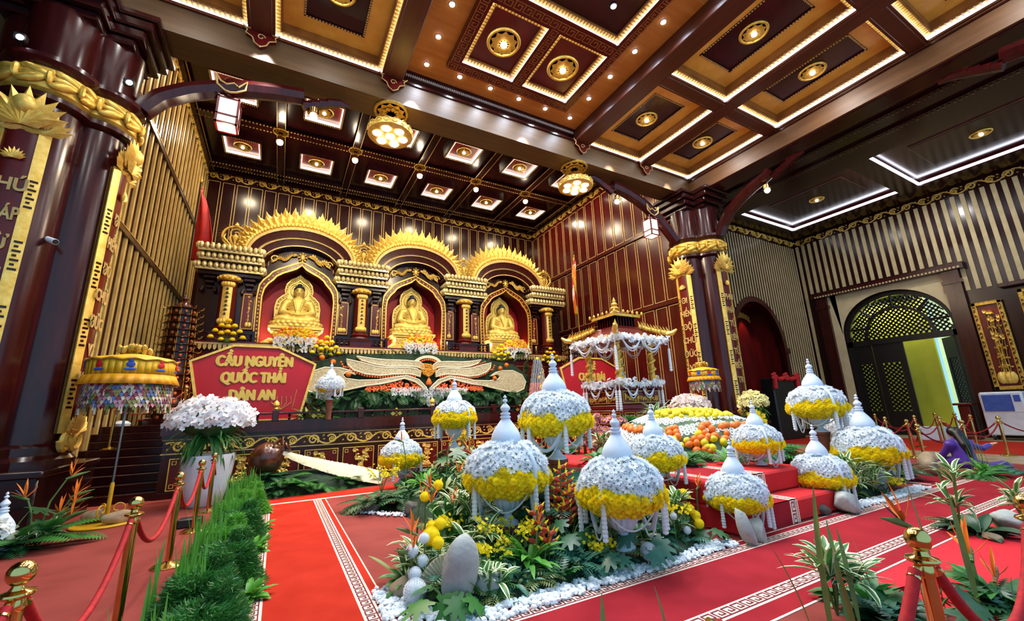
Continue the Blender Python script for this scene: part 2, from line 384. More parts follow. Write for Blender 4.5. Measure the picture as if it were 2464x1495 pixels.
# ------------------------------------------------------------------ flower and leaf shapes
def petal_ring(n, r0, r1, w, lift, rise, m=0, ph=0.0, cup=0.0):
    mb = MB(); 
    for i in range(n):
        a = 2*PI*i/n + ph; c, s_ = math.cos(a), math.sin(a)
        def P(r, t, z): return (r*c - t*s_, r*s_ + t*c, z)
        rm = (r0 + r1)*0.55
        mb.add([P(r0, 0, lift), P(rm, -w, lift + rise*0.5 - cup), P(r1, 0, lift + rise), P(rm, w, lift + rise*0.5 - cup)], [(0, 1, 2, 3)], m)
    return mb.tpl()
def mum(n=10, centre=1):
    mb = MB(); mb.put(petal_ring(n, 0.12, 1.05, 0.25, -0.05, 0.1, cup=-.06)); mb.put(petal_ring(n, 0.1, 0.85, 0.22, 0.08, 0.4, ph=PI/n)); mb.put(petal_ring(7, 0.06, 0.55, 0.2, 0.15, 0.6, ph=.2))
    mb.lathe([(0.24, 0.1), (0.2, 0.3), (0, 0.36)], 6, m=centre); return mb.tpl()
def daisy(n=8):
    mb = MB(); mb.put(petal_ring(n, 0.18, 1.0, 0.26, 0.1, 0.16, cup=0.04)); mb.lathe([(0.15, 0.0), (0.12, 0.18), (0, 0.2)], 6, m=1); return mb.tpl()
def pompom(r=1.0, layers=13, m=0):
    mb = MB(); mb.ell((0, 0, 0), (r*0.86,)*3, 10, 7, m)
    for i in range(layers):
        th = 0.25 + (PI-0.5)*i/(layers-1); k = max(6, int(26*math.sin(th)))
        for j in range(k):
            ph = 2*PI*(j + 0.5*(i % 2))/k; d = np.array([math.sin(th)*math.cos(ph), math.sin(th)*math.sin(ph), math.cos(th)])
            u = np.cross(d, [0, 0, 1.0]); u /= np.linalg.norm(u); v = np.cross(d, u); q = r*0.11
            mb.add([d*r*0.84, d*r*0.95 - u*q, d*r*1.03 - v*q*.9, d*r*0.95 + u*q], [(0, 1, 2, 3)], m)
    return mb.tpl()
def orchid():
    mb = MB()
    for k, a in enumerate((90, 210, 330)): 
        t = petal_ring(1, 0.05, 1.0, 0.34, 0.0, 0.12); mb.put(t, MX(rot=(0, 0, math.radians(a))))
    for a in (20, 160):
        t = petal_ring(1, 0.05, 1.05, 0.55, 0.06, 0.1); mb.put(t, MX(rot=(0, 0, math.radians(a))))
    mb.lathe([(0.16, 0.05), (0.14, 0.25), (0, 0.34)], 6, m=1); return mb.tpl()
def leaf(L, W, a0, droop, segs=5, twist=0.0, m=(1, 0), fold=0.25, tip=0.9):
    """arching leaf from the origin outward along +x; edge and middle colours m"""
    ts = np.linspace(0, 1, segs+1); a = a0 - droop*ts; dx = np.cos(a)*L/segs; dz = np.sin(a)*L/segs
    X = np.concatenate([[0], np.cumsum((dx[:-1]))]); Z = np.concatenate([[0], np.cumsum((dz[:-1]))])
    wd = W*np.sin(PI*np.clip(ts*tip + 0.06, 0, 1))**0.8; wd[-1] = 0.002
    V = []; 
    for i in range(segs+1):
        nx, nz = -math.sin(a[i]), math.cos(a[i])
        for u, lift in ((-1, 1), (-0.55, 0.5), (0, 0), (0.55, 0.5), (1, 1)):
            h = lift*wd[i]*fold; V.append((X[i] + nx*h, u*wd[i], Z[i] + nz*h))
    F = []; M = []
    for i in range(segs):
        for j in range(4):
            b = i*5 + j; F.append((b, b+1, b+6, b+5)); M.append(m[0] if j in (0, 3) else m[1])
    return np.array(V), {4: (np.array(F), np.array(M))}
def rosette(n, L, W, el=(0.4, 1.3), droop=0.9, m=(0, 0), z=0.0, spread=0.03, segs=5, ph=None):
    mb = MB()
    for i in range(n):
        k = random.uniform(0.7, 1.1); t = leaf(L*k, W*random.uniform(0.8, 1.15), random.uniform(*el), droop*random.uniform(0.6, 1.3), segs, m=m)
        a = i*2.399 + random.uniform(-.3, .3) if ph is None else random.uniform(*ph)
        mb.put(t, MX((spread*math.cos(a), spread*math.sin(a), z*random.uniform(0.3, 1)), (random.uniform(-.3, .3), 0, a)))
    return mb.tpl()
def frond(L, a0, droop, pin=0.25, pairs=12, m=0, pw=0.16, hang=0.15):
    ts = np.linspace(0, 1, pairs+2); a = a0 - droop*ts; st = L/(pairs+1)
    X = np.concatenate([[0], np.cumsum(np.cos(a[:-1])*st)]); Z = np.concatenate([[0], np.cumsum(np.sin(a[:-1])*st)])
    mb = MB(); mb.tube(np.stack([X, 0*X, Z], -1), np.linspace(0.010, 0.003, len(X))*max(0.6, L), 3, m, cap=False)
    for i in range(1, pairs+2):
        s_ = math.sin(PI*(0.12 + 0.86*i/(pairs+1)))**0.7; l = pin*L*s_ + 0.01; wd = l*pw
        for sg in (-1, 1):
            o = np.array([X[i], 0, Z[i]]); d = np.array([0.45*math.cos(a[i]), sg*0.9, 0.45*math.sin(a[i]) - hang]); d /= np.linalg.norm(d)
            f = np.array([math.cos(a[i]), 0, math.sin(a[i])])*wd
            mb.add([o, o + d*l*0.45 + f, o + d*l, o + d*l*0.5 - f], [(0, 1, 2, 3)], m)
    return mb.tpl()
def ferns(n, L, el=(0.4, 1.2), droop=1.2, pin=0.26, pairs=12, m=0, pw=0.16, ph=None, hang=0.15):
    mb = MB()
    for i in range(n):
        a = i*2.399 + random.uniform(-.3, .3) if ph is None else random.uniform(*ph)
        mb.put(frond(L*random.uniform(0.7, 1.1), random.uniform(*el), droop*random.uniform(0.7, 1.2), pin, pairs, m, pw, hang), MX(rot=(random.uniform(-.2, .2), 0, a)))
    return mb.tpl()
def monstera_leaf(R, m=0):
    P = [(0, 0)]; n = 26
    for i in range(n+1):
        a = -PI + 2*PI*i/n; r = R*(0.62 + 0.38*math.cos(a*0.5))*(1.0 if i % 3 else 0.55) if 2 < i < n-2 else R*0.45
        P.append((R*0.35 + r*math.cos(a), r*math.sin(a)*0.85))
    V = [(R*0.35, 0, 0.03*R)] + [(x, y, -0.18*R*(y/R)**2 - 0.1*R*(x/R)**2) for x, y in P[1:]]
    return np.array(V), {3: (np.array([(0, i, i+1) for i in range(1, n+1)]), np.full(n, m))}
def monstera(n, R, h, m=0, ms=1, ph=None, el=(0.5, 1.2)):
    mb = MB()
    for i in range(n):
        a = i*2.399 + random.uniform(-.3, .3) if ph is None else random.uniform(*ph); e = random.uniform(*el); l = h*random.uniform(0.6, 1.1)
        p = np.array([math.cos(a)*math.cos(e)*l, math.sin(a)*math.cos(e)*l, math.sin(e)*l])
        mb.tube([(0, 0, 0), p*0.55 + np.array([0, 0, 0.08*l]), p], [0.009, 0.007, 0.005], 4, ms)
        mb.put(monstera_leaf(R*random.uniform(0.75, 1.1), m), MX(p, (random.uniform(-.3, .3), random.uniform(0.15, 0.8), a)))
    return mb.tpl()
def fluffy(n, r, h, m=0, size=0.05, cone=0.4, base=0.0):
    """plume of fine needles"""
    t = RNG.random(n); a = RNG.random(n)*2*PI; rr = r*np.sqrt(RNG.random(n))*(1 - (1-cone)*t)
    P = np.stack([rr*np.cos(a), rr*np.sin(a), base + h*t], -1); D = np.stack([np.cos(a)*0.8, np.sin(a)*0.8, 0.6*RNG.random(n)+0.1], -1) + RNG.normal(0, .35, (n, 3))
    D /= np.linalg.norm(D, axis=1, keepdims=True); U = np.cross(D, RNG.normal(0, 1, (n, 3))); U /= np.linalg.norm(U, axis=1, keepdims=True)
    s_ = size*(0.6 + 0.7*RNG.random((n, 1))); V = np.stack([P - U*s_*0.16, P + U*s_*0.16, P + D*s_*1.3 + U*s_*0.1, P + D*s_], 1).reshape(-1, 3)
    Q = np.arange(n*4).reshape(-1, 4); return V, {4: (Q, np.full(n, m))}
def blades(n, h, r, m=0, w=0.012, lean=0.25, hv=0.4):
    mb = MB()
    for i in range(n):
        a = random.uniform(0, 2*PI); rr = r*math.sqrt(random.random()); H = h*random.uniform(1-hv, 1.05); ln = random.uniform(0, lean)
        t = leaf(H, w*random.uniform(.7, 1.3), PI/2 - ln*0.4, ln*1.6, 5, m=(m, m), fold=0.35)
        mb.put(t, MX((rr*math.cos(a), rr*math.sin(a), 0), (0, 0, random.uniform(0, 2*PI))))
    return mb.tpl()
MUM = mum(); DAISY = daisy(); ORCH = orchid(); POM = pompom()
def sphere_pts(n):
    i = np.arange(n) + 0.5; ph = i*PI*(3 - math.sqrt(5)); z = 1 - 2*i/n; r = np.sqrt(1 - z*z); return np.stack([r*np.cos(ph), r*np.sin(ph), z], -1)
def stones(n, size, place, m=0):
    """n rounded pebbles; place(i) gives a position"""
    ico = MB().ell((0, 0, 0), (1, 1, 0.65), 6, 4).tpl(); M = []
    for i in range(n):
        p = place(i); s_ = size*random.uniform(0.6, 1.25); M.append(MX((p[0], p[1], p[2] + s_*0.45), (random.uniform(-.5, .5), random.uniform(-.5, .5), random.uniform(0, 6.3)), (s_, s_*random.uniform(.7, 1), s_*random.uniform(.8, 1.1))))
    return MB().stamp(ico, M)
def rock_mesh(r, seed, k=0.16):
    rg = np.random.default_rng(seed); t = MB().ell((0, 0, 0), (1, 1, 1), 22, 14).tpl(); V = t[0].copy()
    D = rg.normal(0, 1, (14, 3)); D /= np.linalg.norm(D, axis=1, keepdims=True); c = rg.uniform(0.6, 0.93, 14)
    for d, q in zip(D, c):
        e = V @ d; V = V - np.outer(np.maximum(0, e - q)*0.9, d)
    V = V*np.array(r); mb = MB(); mb.add(V, t[1]); return mb
def rock(loc, r, label, seed, m=None, rot=0.0, tilt=0.0, name='stone', group=None):
    mb = rock_mesh(r, seed); V = mb.V[0] @ np.array(MX(rot=(tilt, 0, rot)))[:3, :3].T; V[:, 2] -= V[:, 2].min() + 0.02
    mb.V[0] = V; o = mb.build(name, m or stoneM, None, sharp=60, world=False); o.location = loc; tag(o, label, 'stone', group); return o
# ------------------------------------------------------------------ floor and carpets
struct(MB().box(-13.5, 23.5, -3, 22, -0.12, 0).build('floor', floorM, sharp=None))
def key_motif():
    mb = MB(); t = 0.11
    for x0, x1, y0, y1 in ((0, t, 0, 1), (t, .84, 1-t, 1), (.84-t, .84, .28, 1-t), (.34, .84-t, .28, .28+t), (.34, .34+t, .28+t, .62), (t, 1.0, 0, t)):
        mb.add([(x0, y0, 0), (x1, y0, 0), (x1, y1, 0), (x0, y1, 0)], [(0, 1, 2, 3)])
    return mb.tpl()
KEY = key_motif()
def key_row(mb, p0, p1, width, m=0, n=None, up=(0, 0, 1), side=None):
    """row of key-pattern motifs from p0 to p1"""
    p0 = np.array(p0, float); p1 = np.array(p1, float); d = p1 - p0; L = np.linalg.norm(d); d /= L; n = n or max(1, int(L/(width*1.08)))
    sd = np.cross(up, d) if side is None else np.array(side, float); Ms = []
    for i in range(n):
        M = np.eye(4); M[:3, 0] = d*(L/n); M[:3, 1] = sd*width; M[:3, 2] = up; M[:3, 3] = p0 + d*L*i/n; Ms.append(M)
    mb.stamp(KEY, Ms, m)
def runner(name, label, x0, x1, y0, y1, along, mats, layout, z=0.004, group=None):
    """woven runner: layout = list of (from, to, material index, keyrow) across its width"""
    mb = MB()
    for a, b, m, k in layout:
        if along == 'y': mb.box(x0 + a, x0 + b, y0, y1, 0, z + 0.001*m, m)
        else: mb.box(x0, x1, y0 + a, y0 + b, 0, z + 0.001*m, m)
        if k:
            g = (b - a)*0.16; w_ = (b - a) - 2*g
            if along == 'y': key_row(mb, (x0 + a + g + w_, y0, z + 0.004), (x0 + a + g + w_, y1, z + 0.004), w_, 2)
            else: key_row(mb, (x0, y0 + a + g, z + 0.004), (x1, y0 + a + g, z + 0.004), w_, 2)
    o = mb.build(name, mats, sharp=None); tag(o, label, 'carpet', group); return o
runner('carpet_runner', 'bright red carpet runner with key borders between the rope posts and the flower garden', -0.22, 0.97, 1.2, 9.55, 'y', [carpR, cream, keyM],
       [(0, .1, 0, 0), (.1, .24, 1, 1), (.24, .96, 0, 0), (.96, 1.1, 1, 1), (1.1, 1.17, 0, 0), (1.17, 1.185, 1, 0)])
runner('carpet_runner', 'bright red carpet strip with a cream edge line at the foot of the stage ferns', -0.22, 4.0, 9.56, 10.3, 'x', [carpR, cream, keyM], [(0, .09, 1, 0), (.09, .74, 0, 0)])
runner('carpet_runner', 'long dark red carpet runner with two key borders running past the front of the garden', 1.2, 13.2, 2.2, 3.52, 'x', [carpD, cream, keyM],
       [(0, .02, 1, 0), (.02, .2, 0, 0), (.2, .36, 1, 1), (.36, 1.04, 0, 0), (1.04, 1.18, 1, 1), (1.18, 1.27, 0, 0), (1.27, 1.285, 1, 0)])
tag(MB().box(4.6, 14.0, -2.6, 2.19, 0, 0.004).build('carpet', carpP, sharp=None), 'plain bright pinkish red carpet in front of the long key-bordered runner', 'carpet')
runner('carpet_runner', 'short red carpet piece with white edge lines beside the grey stones', 10.7, 12.4, 3.54, 4.9, 'y', [carpD, cream, keyM], [(0, .06, 1, 0), (.06, 1.5, 0, 0), (1.5, 1.58, 1, 0)])
struct(MB().box(15.1, 23.5, -3, 11, 0, 0.012).build('floor_marble', marble, sharp=None))
tag(MB().box(17.0, 21.6, -2.5, 10.5, 0.012, 0.02).build('carpet', carpR, sharp=None), 'red carpet on beige marble under the rope posts of the right aisle', 'carpet')
# ------------------------------------------------------------------ walls
wl = MB().box(-4.0, -3.8, 11, 21.9, 0, 13.2, 0)
for i in range(22):
    y = 11.3 + 0.49*i
    wl.box(-3.8, -3.74, y, y + 0.11, 1.5 if y > 14 else 0.9, 12.5, 1); wl.box(-3.8, -3.77, y + 0.2, y + 0.24, 1.5, 12.5, 2); wl.box(-3.8, -3.77, y + 0.36, y + 0.4, 1.5, 12.5, 2)
for z in (6.15, 9.5): wl.box(-3.8, -3.70, 11, 21.7, z, z + 0.14, 2); wl.box(-3.8, -3.69, 11, 21.7, z + 0.14, z + 0.16, 1)
goldW = mat('gold_painted_batten', '#e0c27a', '#c9a95c', 0.35, 0.2, scale=4, coat=0.2)
wallB = mat('brown_lacquer_boards', '#7a4f2a', '#63401f', 0.25, scale=2.5, spec=.5, stretch=(3, 3, 0.4))
wallBd = mat('dark_brown_moulding', '#4a2a18', '#3a1f12', 0.3, scale=2.5, coat=0.4)
struct(wl.build('wall_left', [wallB, goldW, wallBd], sharp=None))
def outline(mb, M, x0, x1, z0, z1, t, d, m):
    for a, b, c, e in ((x0, x1, z0, z0+t), (x0, x1, z1-t, z1), (x0, x0+t, z0+t, z1-t), (x1-t, x1, z0+t, z1-t)):
        q = MB().box(a, b, 0, d, c, e).tpl(); mb.put(q, M, m)
wb = MB().box(-4.0, 14.0, 21.7, 21.9, 0, 13.2, 0); Mb = FR((0, 21.7, 0), (1, 0, 0), (0, -1, 0))
for i in range(31):
    x = -3.72 + 0.566*i
    for z0, z1 in ((1.6, 4.6), (4.7, 8.3), (8.4, 12.35)): outline(wb, Mb, x, x + 0.48, z0, z1, 0.022, 0.02, 1)
struct(wb.build('wall_back', [mahogD, goldP], sharp=None))
wr = MB().box(13.8, 14.0, 10.6, 21.9, 0, 13.2, 0); Mr = FR((13.8, 0, 0), (0, 1, 0), (-1, 0, 0))
for i in range(16):
    y = 10.9 + 0.68*i
    for z0, z1 in ((0.3, 1.6), (1.75, 5.55), (5.8, 8.95), (9.2, 12.35)): outline(wr, Mr, y, y + 0.58, z0, z1, 0.025, 0.02, 1)
for z in (5.6, 9.0): wr.box(13.72, 13.8, 10.6, 21.7, z, z + 0.14, 0)
struct(wr.build('wall_right', [mat('wine_red_lacquer', '#50100f', '#3e0b0b', 0.18, scale=2.0, spec=0.45, stretch=(3, 3, .4)), goldP], sharp=None))
def arch_pts(x0, x1, zs, zt, n=20, pointed=0.0):
    c = (x0+x1)/2; h = (x1-x0)/2
    return [(c - h*math.cos(PI*i/n), zs + (zt-zs)*math.sin(PI*i/n)) for i in range(n+1)]
# end wall of the right aisle with the arched recess
M11 = FR((0, 11, 0), (1, 0, 0), (0, -1, 0)); ar = arch_pts(17.1, 20.7, 4.0, 6.1)
wa = MB().prism([(13.8, 0), (17.1, 0)] + ar + [(20.7, 0), (23.7, 0), (23.7, 10), (13.8, 10)], 0, -0.25, M11, 0)
def ztop(pts, x):
    for (a, b), (c, d) in zip(pts[:-1], pts[1:]):
        if a <= x <= c: return b + (d-b)*(x-a)/max(1e-6, c-a)
    return None
x = 14.3
while x < 23.4:
    lo = 0.3; z = ztop(ar, x)
    if 16.95 < x < 20.85: lo = (z or 4.0) + 0.22
    wa.box(x, x + 0.055, 10.965, 11, lo, 9.45, 1); x += 0.2
struct(wa.build('wall_aisle', [mahogD, stripeC], sharp=None))
o = MB(); o.ring(arch_pts(17.1, 20.7, 4.0, 6.1), arch_pts(16.85, 20.95, 4.0, 6.35), -0.05, 0.1, M11); o.box(16.85, 17.1, 10.9, 11.05, 0, 4.0); o.box(20.7, 20.95, 10.9, 11.05, 0, 4.0)
o.box(16.75, 17.2, 10.85, 11.05, 3.75, 4.0); o.box(20.6, 21.05, 10.85, 11.05, 3.75, 4.0)
struct(o.build('trim_1', mahog))
o = MB().box(16.9, 20.9, 12.4, 12.5, 0, 6.4); o.box(16.9, 17.1, 11.2, 12.5, 0, 6.4); o.box(20.7, 20.9, 11.2, 12.5, 0, 6.4); o.box(16.9, 20.9, 11.25, 12.5, 6.2, 6.4)
struct(o.build('wall_recess', mahogR, sharp=None))
# right wall with the arched doorway
MRW = FR((23.5, 0, 0), (0, 1, 0), (-1, 0, 0)); da = arch_pts(5.75, 9.6, 4.5, 6.25, 24)
wo = MB().prism([(-3, 0), (5.75, 0)] + da + [(9.6, 0), (11, 0), (11, 10), (-3, 10)], 0, -0.5, MRW, 0)
y = -2.9
while y < 10.95:
    lo = 6.85 if 5.1 < y < 10.5 else (5.6 if 3.0 < y < 5.1 else 0.3)
    wo.box(23.46, 23.5, y, y + 0.135, lo, 9.5, 1); y += 0.285
struct(wo.build('wall_outer', [mahogD, stripeC], sharp=None))
struct(MB().box(-13.7, -13.5, -3, 11, 0, 13).build('wall_far', wallB, sharp=None))
struct(MB().box(-13.5, -4.0, 11, 11.2, 0, 13).build('wall_corner', wallB, sharp=None))
# door surround
o = MB(); o.ring(da, [(min(max(a, 5.75), 9.9), b) for a, b in [(a + (0.25 if a > 7.7 else -0.0), 6.5) for a, b in da]], 0.0, 0.04, MRW, 0)
o.prism([(9.6, 0), (9.95, 0), (9.95, 6.5), (9.6, 6.5)], 0, 0.04, MRW, 0)
struct(o.build('trim_2', plaster, sharp=None))
o = MB(); o.box(23.3, 23.5, 9.95, 10.4, 0, 6.5); o.box(23.25, 23.5, 9.9, 10.45, 5.95, 6.1); o.box(23.3, 23.5, 5.25, 5.75, 0, 6.5); o.box(23.25, 23.5, 5.2, 5.8, 5.95, 6.1); o.box(23.2, 23.5, 5.05, 10.55, 6.5, 6.75)
for i in range(44): o.box(23.18, 23.22, 5.15 + 0.12*i, 5.22 + 0.12*i, 6.53, 6.6, 1)
struct(o.build('trim_3', [mahog, stripeC], sharp=None))
# door: frame, transom lattice, leaves
d = thing('door_1', 'black arched lattice double door standing ajar in the striped right wall', 'door', (23.8, 7.7, 0)); d['kind'] = 'structure'
def lattice(mb, M, x0, x1, z0, z1, p, t, inside=None, m=0):
    """diagonal lattice of thin bars clipped to a rectangle"""
    for sg in (1, -1):
        c = (z0 - x1) if sg == 1 else (z0 + x0)
        hi = (z1 - x0) if sg == 1 else (z1 + x1)
        while c < hi:
            pts = []
            for s_ in np.linspace(x0, x1, 40):
                zz = s_*sg + c
                if z0 <= zz <= z1 and (inside is None or inside(s_, zz)): pts.append((s_, zz))
            if len(pts) > 1:
                (a, b), (e, f) = pts[0], pts[-1]; q = t*0.7
                V = [(a, -.02, b-q), (e, -.02, f-q), (e, -.02, f+q), (a, -.02, b+q), (a, .02, b-q), (e, .02, f-q), (e, .02, f+q), (a, .02, b+q)]
                W = np.array(V) @ M[:3, :3].T + M[:3, 3]; mb.add(W, [(0, 1, 2, 3), (7, 6, 5, 4), (0, 3, 7, 4), (1, 5, 6, 2), (3, 2, 6, 7), (0, 4, 5, 1)], m)
            c += p*1.414
MD = FR((23.8, 0, 0), (0, 1, 0), (-1, 0, 0)); di = arch_pts(5.9, 9.45, 4.4, 6.05, 24)
fm = MB().ring(di, arch_pts(5.72, 9.63, 4.4, 6.3, 24), -.08, .08, MD); fm.box(23.7, 23.9, 5.72, 9.63, 3.95, 4.2); fm.box(23.7, 23.9, 5.72, 5.95, 0, 4.4); fm.box(23.7, 23.9, 9.4, 9.63, 0, 4.4)
ia = arch_pts(6.55, 8.8, 4.2, 5.45, 20); fm.ring(ia, arch_pts(6.45, 8.9, 4.2, 5.58, 20), -.06, .06, MD)
for a, b, c_, e in ((5.9, 4.75, 6.55, 4.75), (8.8, 4.75, 9.45, 4.75), (7.67, 5.45, 7.67, 6.1), (8.5, 5.2, 9.0, 5.75), (6.85, 5.2, 6.35, 5.75)):
    fm.tube([MD[:3, 3] + MD[:3, 0]*a + np.array([0, 0, b]), MD[:3, 3] + MD[:3, 0]*c_ + np.array([0, 0, e])], 0.05, 6)
fm.build('frame', lattM, d)
lt = MB(); lattice(lt, MD, 5.9, 9.45, 4.2, 6.05, 0.13, 0.06, lambda y_, z_: z_ < (ztop(di, y_) or 0)); lt.build('transom_lattice', lattM, d)
def door_leaf(y0, y1, x=23.8, swing=None):
    mb = MB(); w_ = y1 - y0; M = FR((x, y0, 0), (0, 1, 0), (-1, 0, 0)) if swing is None else FR((x, y0 if swing[0] > 0 else y1, 0), swing[1], swing[2])
    def bx(a, b, c_, e): mb.put(MB().box(a, b, -.04, .04, c_, e).tpl(), M)
    bx(0, .18*w_, 0, 3.95); bx(.82*w_, w_, 0, 3.95); bx(.18*w_, .82*w_, 0, 1.0); bx(.18*w_, .82*w_, 3.1, 3.95); o = mb.build('leaf_panel', lattM, d); lm = MB(); lattice(lm, M, .18*w_, .82*w_, 1.0, 3.1, 0.13, 0.06); lm.build('lattice', lattM, o); return o
door_leaf(8.75, 9.4); door_leaf(7.62, 8.72); door_leaf(5.95, 6.8, swing=(1, (0.75, 0.66, 0), (-0.66, 0.75, 0)))
# what stands outside the open door
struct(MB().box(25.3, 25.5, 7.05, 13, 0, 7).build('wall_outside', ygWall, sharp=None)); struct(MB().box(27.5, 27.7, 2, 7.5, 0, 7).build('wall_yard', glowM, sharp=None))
struct(MB().box(23.5, 30, 3, 13, -0.1, 0).build('ground_outside', marble, sharp=None))
for (x_, y_) in ((24.6, 8.5), (25.0, 6.5)): lamp('AREA', (x_, y_, 6.0), 70, (1, 0.98, 0.8), 1.2)
# ------------------------------------------------------------------ stage and stairs
stg = MB().box(-2.1, 13.8, 11.75, 21.7, 0, 1.5, 0); stg.box(-3.8, -2.1, 14.0, 21.7, 0, 1.5, 0)
stg.box(-2.16, 13.8, 11.66, 11.8, 1.28, 1.5, 0); stg.box(-2.13, 13.8, 11.70, 11.8, 1.2, 1.28, 0); stg.box(-2.14, 13.8, 11.68, 11.8, 0, 0.12, 0)
for z in (0.885, 1.175): stg.box(-2.12, 13.8, 11.72, 11.76, z, z + 0.022, 1)
struct(stg.build('stage', [mahog, goldP], sharp=None))
st = MB()
for i in range(9): st.bbox(-3.8, -2.1, 11.75 + 0.27*i, 14.05, 0.1667*i, 0.1667*(i+1), 0.012)
struct(st.build('stairs', mahogD, sharp=None))
def spiral(c, r0, r1, turns, a0, n=26, sg=1):
    t = np.linspace(0, 1, n); r = r0 + (r1-r0)*t; a = a0 + sg*turns*2*PI*t; return np.stack([c[0] + r*np.cos(a), 0*t, c[1] + r*np.sin(a)], -1)
def scroll(L=1.0, H=0.25):
    """one length of carved vine: rosette, two spirals, leaves (x along, z up, y out)"""
    mb = MB(); h = H/2; fl = (1, 0.8, 1)
    def tb(P, r, n=5): mb.tube(P, r, n)
    tb(spiral((0.26*L, 0.0), h*0.92, h*0.12, 1.6, -0.6), np.linspace(h*0.22, h*0.13, 26)); tb(spiral((0.74*L, 0.0), h*0.86, h*0.3, 1.0, 2.6, sg=-1), np.linspace(h*0.2, h*0.13, 26))
    t = np.linspace(0, 1, 16); tb(np.stack([L*t, 0*t, h*0.78*np.sin(2*PI*t + 0.9)], -1), h*0.17)
    for k in range(7):
        a = 2*PI*k/7; mb.ell((0.74*L + h*0.36*math.cos(a), 0.0, h*0.36*math.sin(a)), (h*0.17, h*0.14, h*0.17), 6, 4)
    mb.ell((0.74*L, 0.01, 0), (h*0.16, h*0.2, h*0.16), 6, 4)
    for x_, z_, a, l in ((0.48, 0.5, 0.6, 0.62), (0.5, -0.5, -0.5, 0.62), (0.98, 0.45, 2.4, 0.5), (0.02, -0.5, 0.9, 0.5), (0.5, 0.0, 0.1, 0.5), (0.08, 0.6, -0.8, 0.45)):
        c, s_ = math.cos(a), math.sin(a); p = np.array([x_*L, 0, z_*h]); q = np.array([c, 0, s_])*l*h; nrm = np.array([-s_, 0, c])*l*h*0.34
        mb.add([p, p + q*0.5 - nrm, p + q, p + q*0.5 + nrm, p + q*0.5 + np.array([0, h*0.22, 0])], [(0, 1, 4), (1, 2, 4), (2, 3, 4), (3, 0, 4)])
    return mb.tpl()
def frieze(name, p0, u, n, L, H, out, mt, step=None, parent=None):
    S = scroll(step or 1.0, H); k = max(1, int(round(L/(step or 1.0)))); f = L/(k*(step or 1.0)); Ms = []
    for i in range(k):
        M = FR(np.array(p0) + np.array(u)*(L/k)*i + np.array(n)*out, np.array(u)*f, n); Ms.append(M)
    return MB().stamp(S, Ms).build(name, mt, parent)
struct(frieze('trim_4', (-2.05, 11.75, 1.03), (1, 0, 0), (0, -1, 0), 15.8, 0.27, 0.015, goldB, 0.86))
def relief(seed, W, H, kind=0):
    """low carved picture of rocks, stems, leaves and blossoms (x, z plane, y out)"""
    rg = random.Random(seed); mb = MB()
    for k in range(3): mb.ell((rg.uniform(-.3, .3)*W, 0, -H*0.42), (W*rg.uniform(.14, .26), 0.02, H*0.08), 8, 5)
    ns = 3 if W > 0.5*H else 2
    for s_ in range(ns):
        P = []; x_ = rg.uniform(-.2, .2)*W; dx = rg.uniform(-.3, .3)*W
        for i in range(7): P.append((x_ + dx*i/6 + rg.uniform(-.05, .05)*W, 0.005, -H*0.42 + H*rg.uniform(.75, .9)*i/6))
        mb.tube(P, np.linspace(0.02, 0.008, 7)*W*1.2, 5)
        for i in range(1, 7):
            for q in range(2):
                a = rg.uniform(0, 2*PI); l = W*rg.uniform(.12, .2); p = np.array(P[i]); dd = np.array([math.cos(a), 0, math.sin(a)])*l; nn = np.array([-math.sin(a), 0, math.cos(a)])*l*.32
                if abs(p[0] + dd[0]) > W*.47 or abs(p[2] + dd[2]) > H*.48: continue
                mb.add([p, p + dd*.5 - nn, p + dd, p + dd*.5 + nn, p + dd*.5 + np.array([0, l*.28, 0])], [(0, 1, 4), (1, 2, 4), (2, 3, 4), (3, 0, 4)])
        for i in (4, 6):
            p = np.array(P[i]); mb.put(petal_ring(6, .1, 1, .4, .1, .2), PL(p + np.array([0, .012, 0]), W*.1))
    return mb.tpl()
fp = MB()
for i in range(18):
    x = -1.95 + 0.865*i; M = FR((x, 11.75, 0), (1, 0, 0), (0, -1, 0)); fp.put(MB().box(0, .76, 0, .012, .15, .8).tpl(), M, 1); outline(fp, M, 0, .76, .15, .8, .018, .024, 0)
    for cx in (0.05, 0.63):
        for cz in (.2, .67): outline(fp, M, cx, cx + .08, cz, cz + .08, .012, .024, 0)
    fp.put(relief(i % 5, 0.6, 0.58), M @ MX((.38, .016, .47)))
struct(fp.build('trim_5', [goldB, mahogR]))
# balustrade along the stage edge
bal = thing('balustrade', 'low dark wooden balustrade along the front edge of the stage', 'railing', (5.0, 11.8, 1.5))
MB().bbox(-2.1, 13.8, 11.74, 11.86, 1.66, 1.71, .01).build('top_rail', mahog, bal); MB().box(-2.1, 13.8, 11.76, 11.84, 1.5, 1.53).build('bottom_rail', mahog, bal)
for i in range(9):
    x = -2.0 + 1.95*i; pm = MB().bbox(x - .07, x + .07, 11.73, 11.87, 1.5, 1.77, .012); pm.build('post', mahog, bal)
    if i == 8: break
    gm = MB()
    for k in range(5):
        xx = x + .3 + .32*k
        if k == 2: gm.put(petal_ring(4, .1, 1, .36, 0, .1), PL((xx, 11.79, 1.595), .16), 1)
        else: gm.lathe([(.02, 1.53), (.035, 1.56), (.015, 1.595), (.035, 1.63), (.02, 1.66)], 8, (xx, 11.8, 0))
    gm.build('baluster', [mahogD, gold], bal)
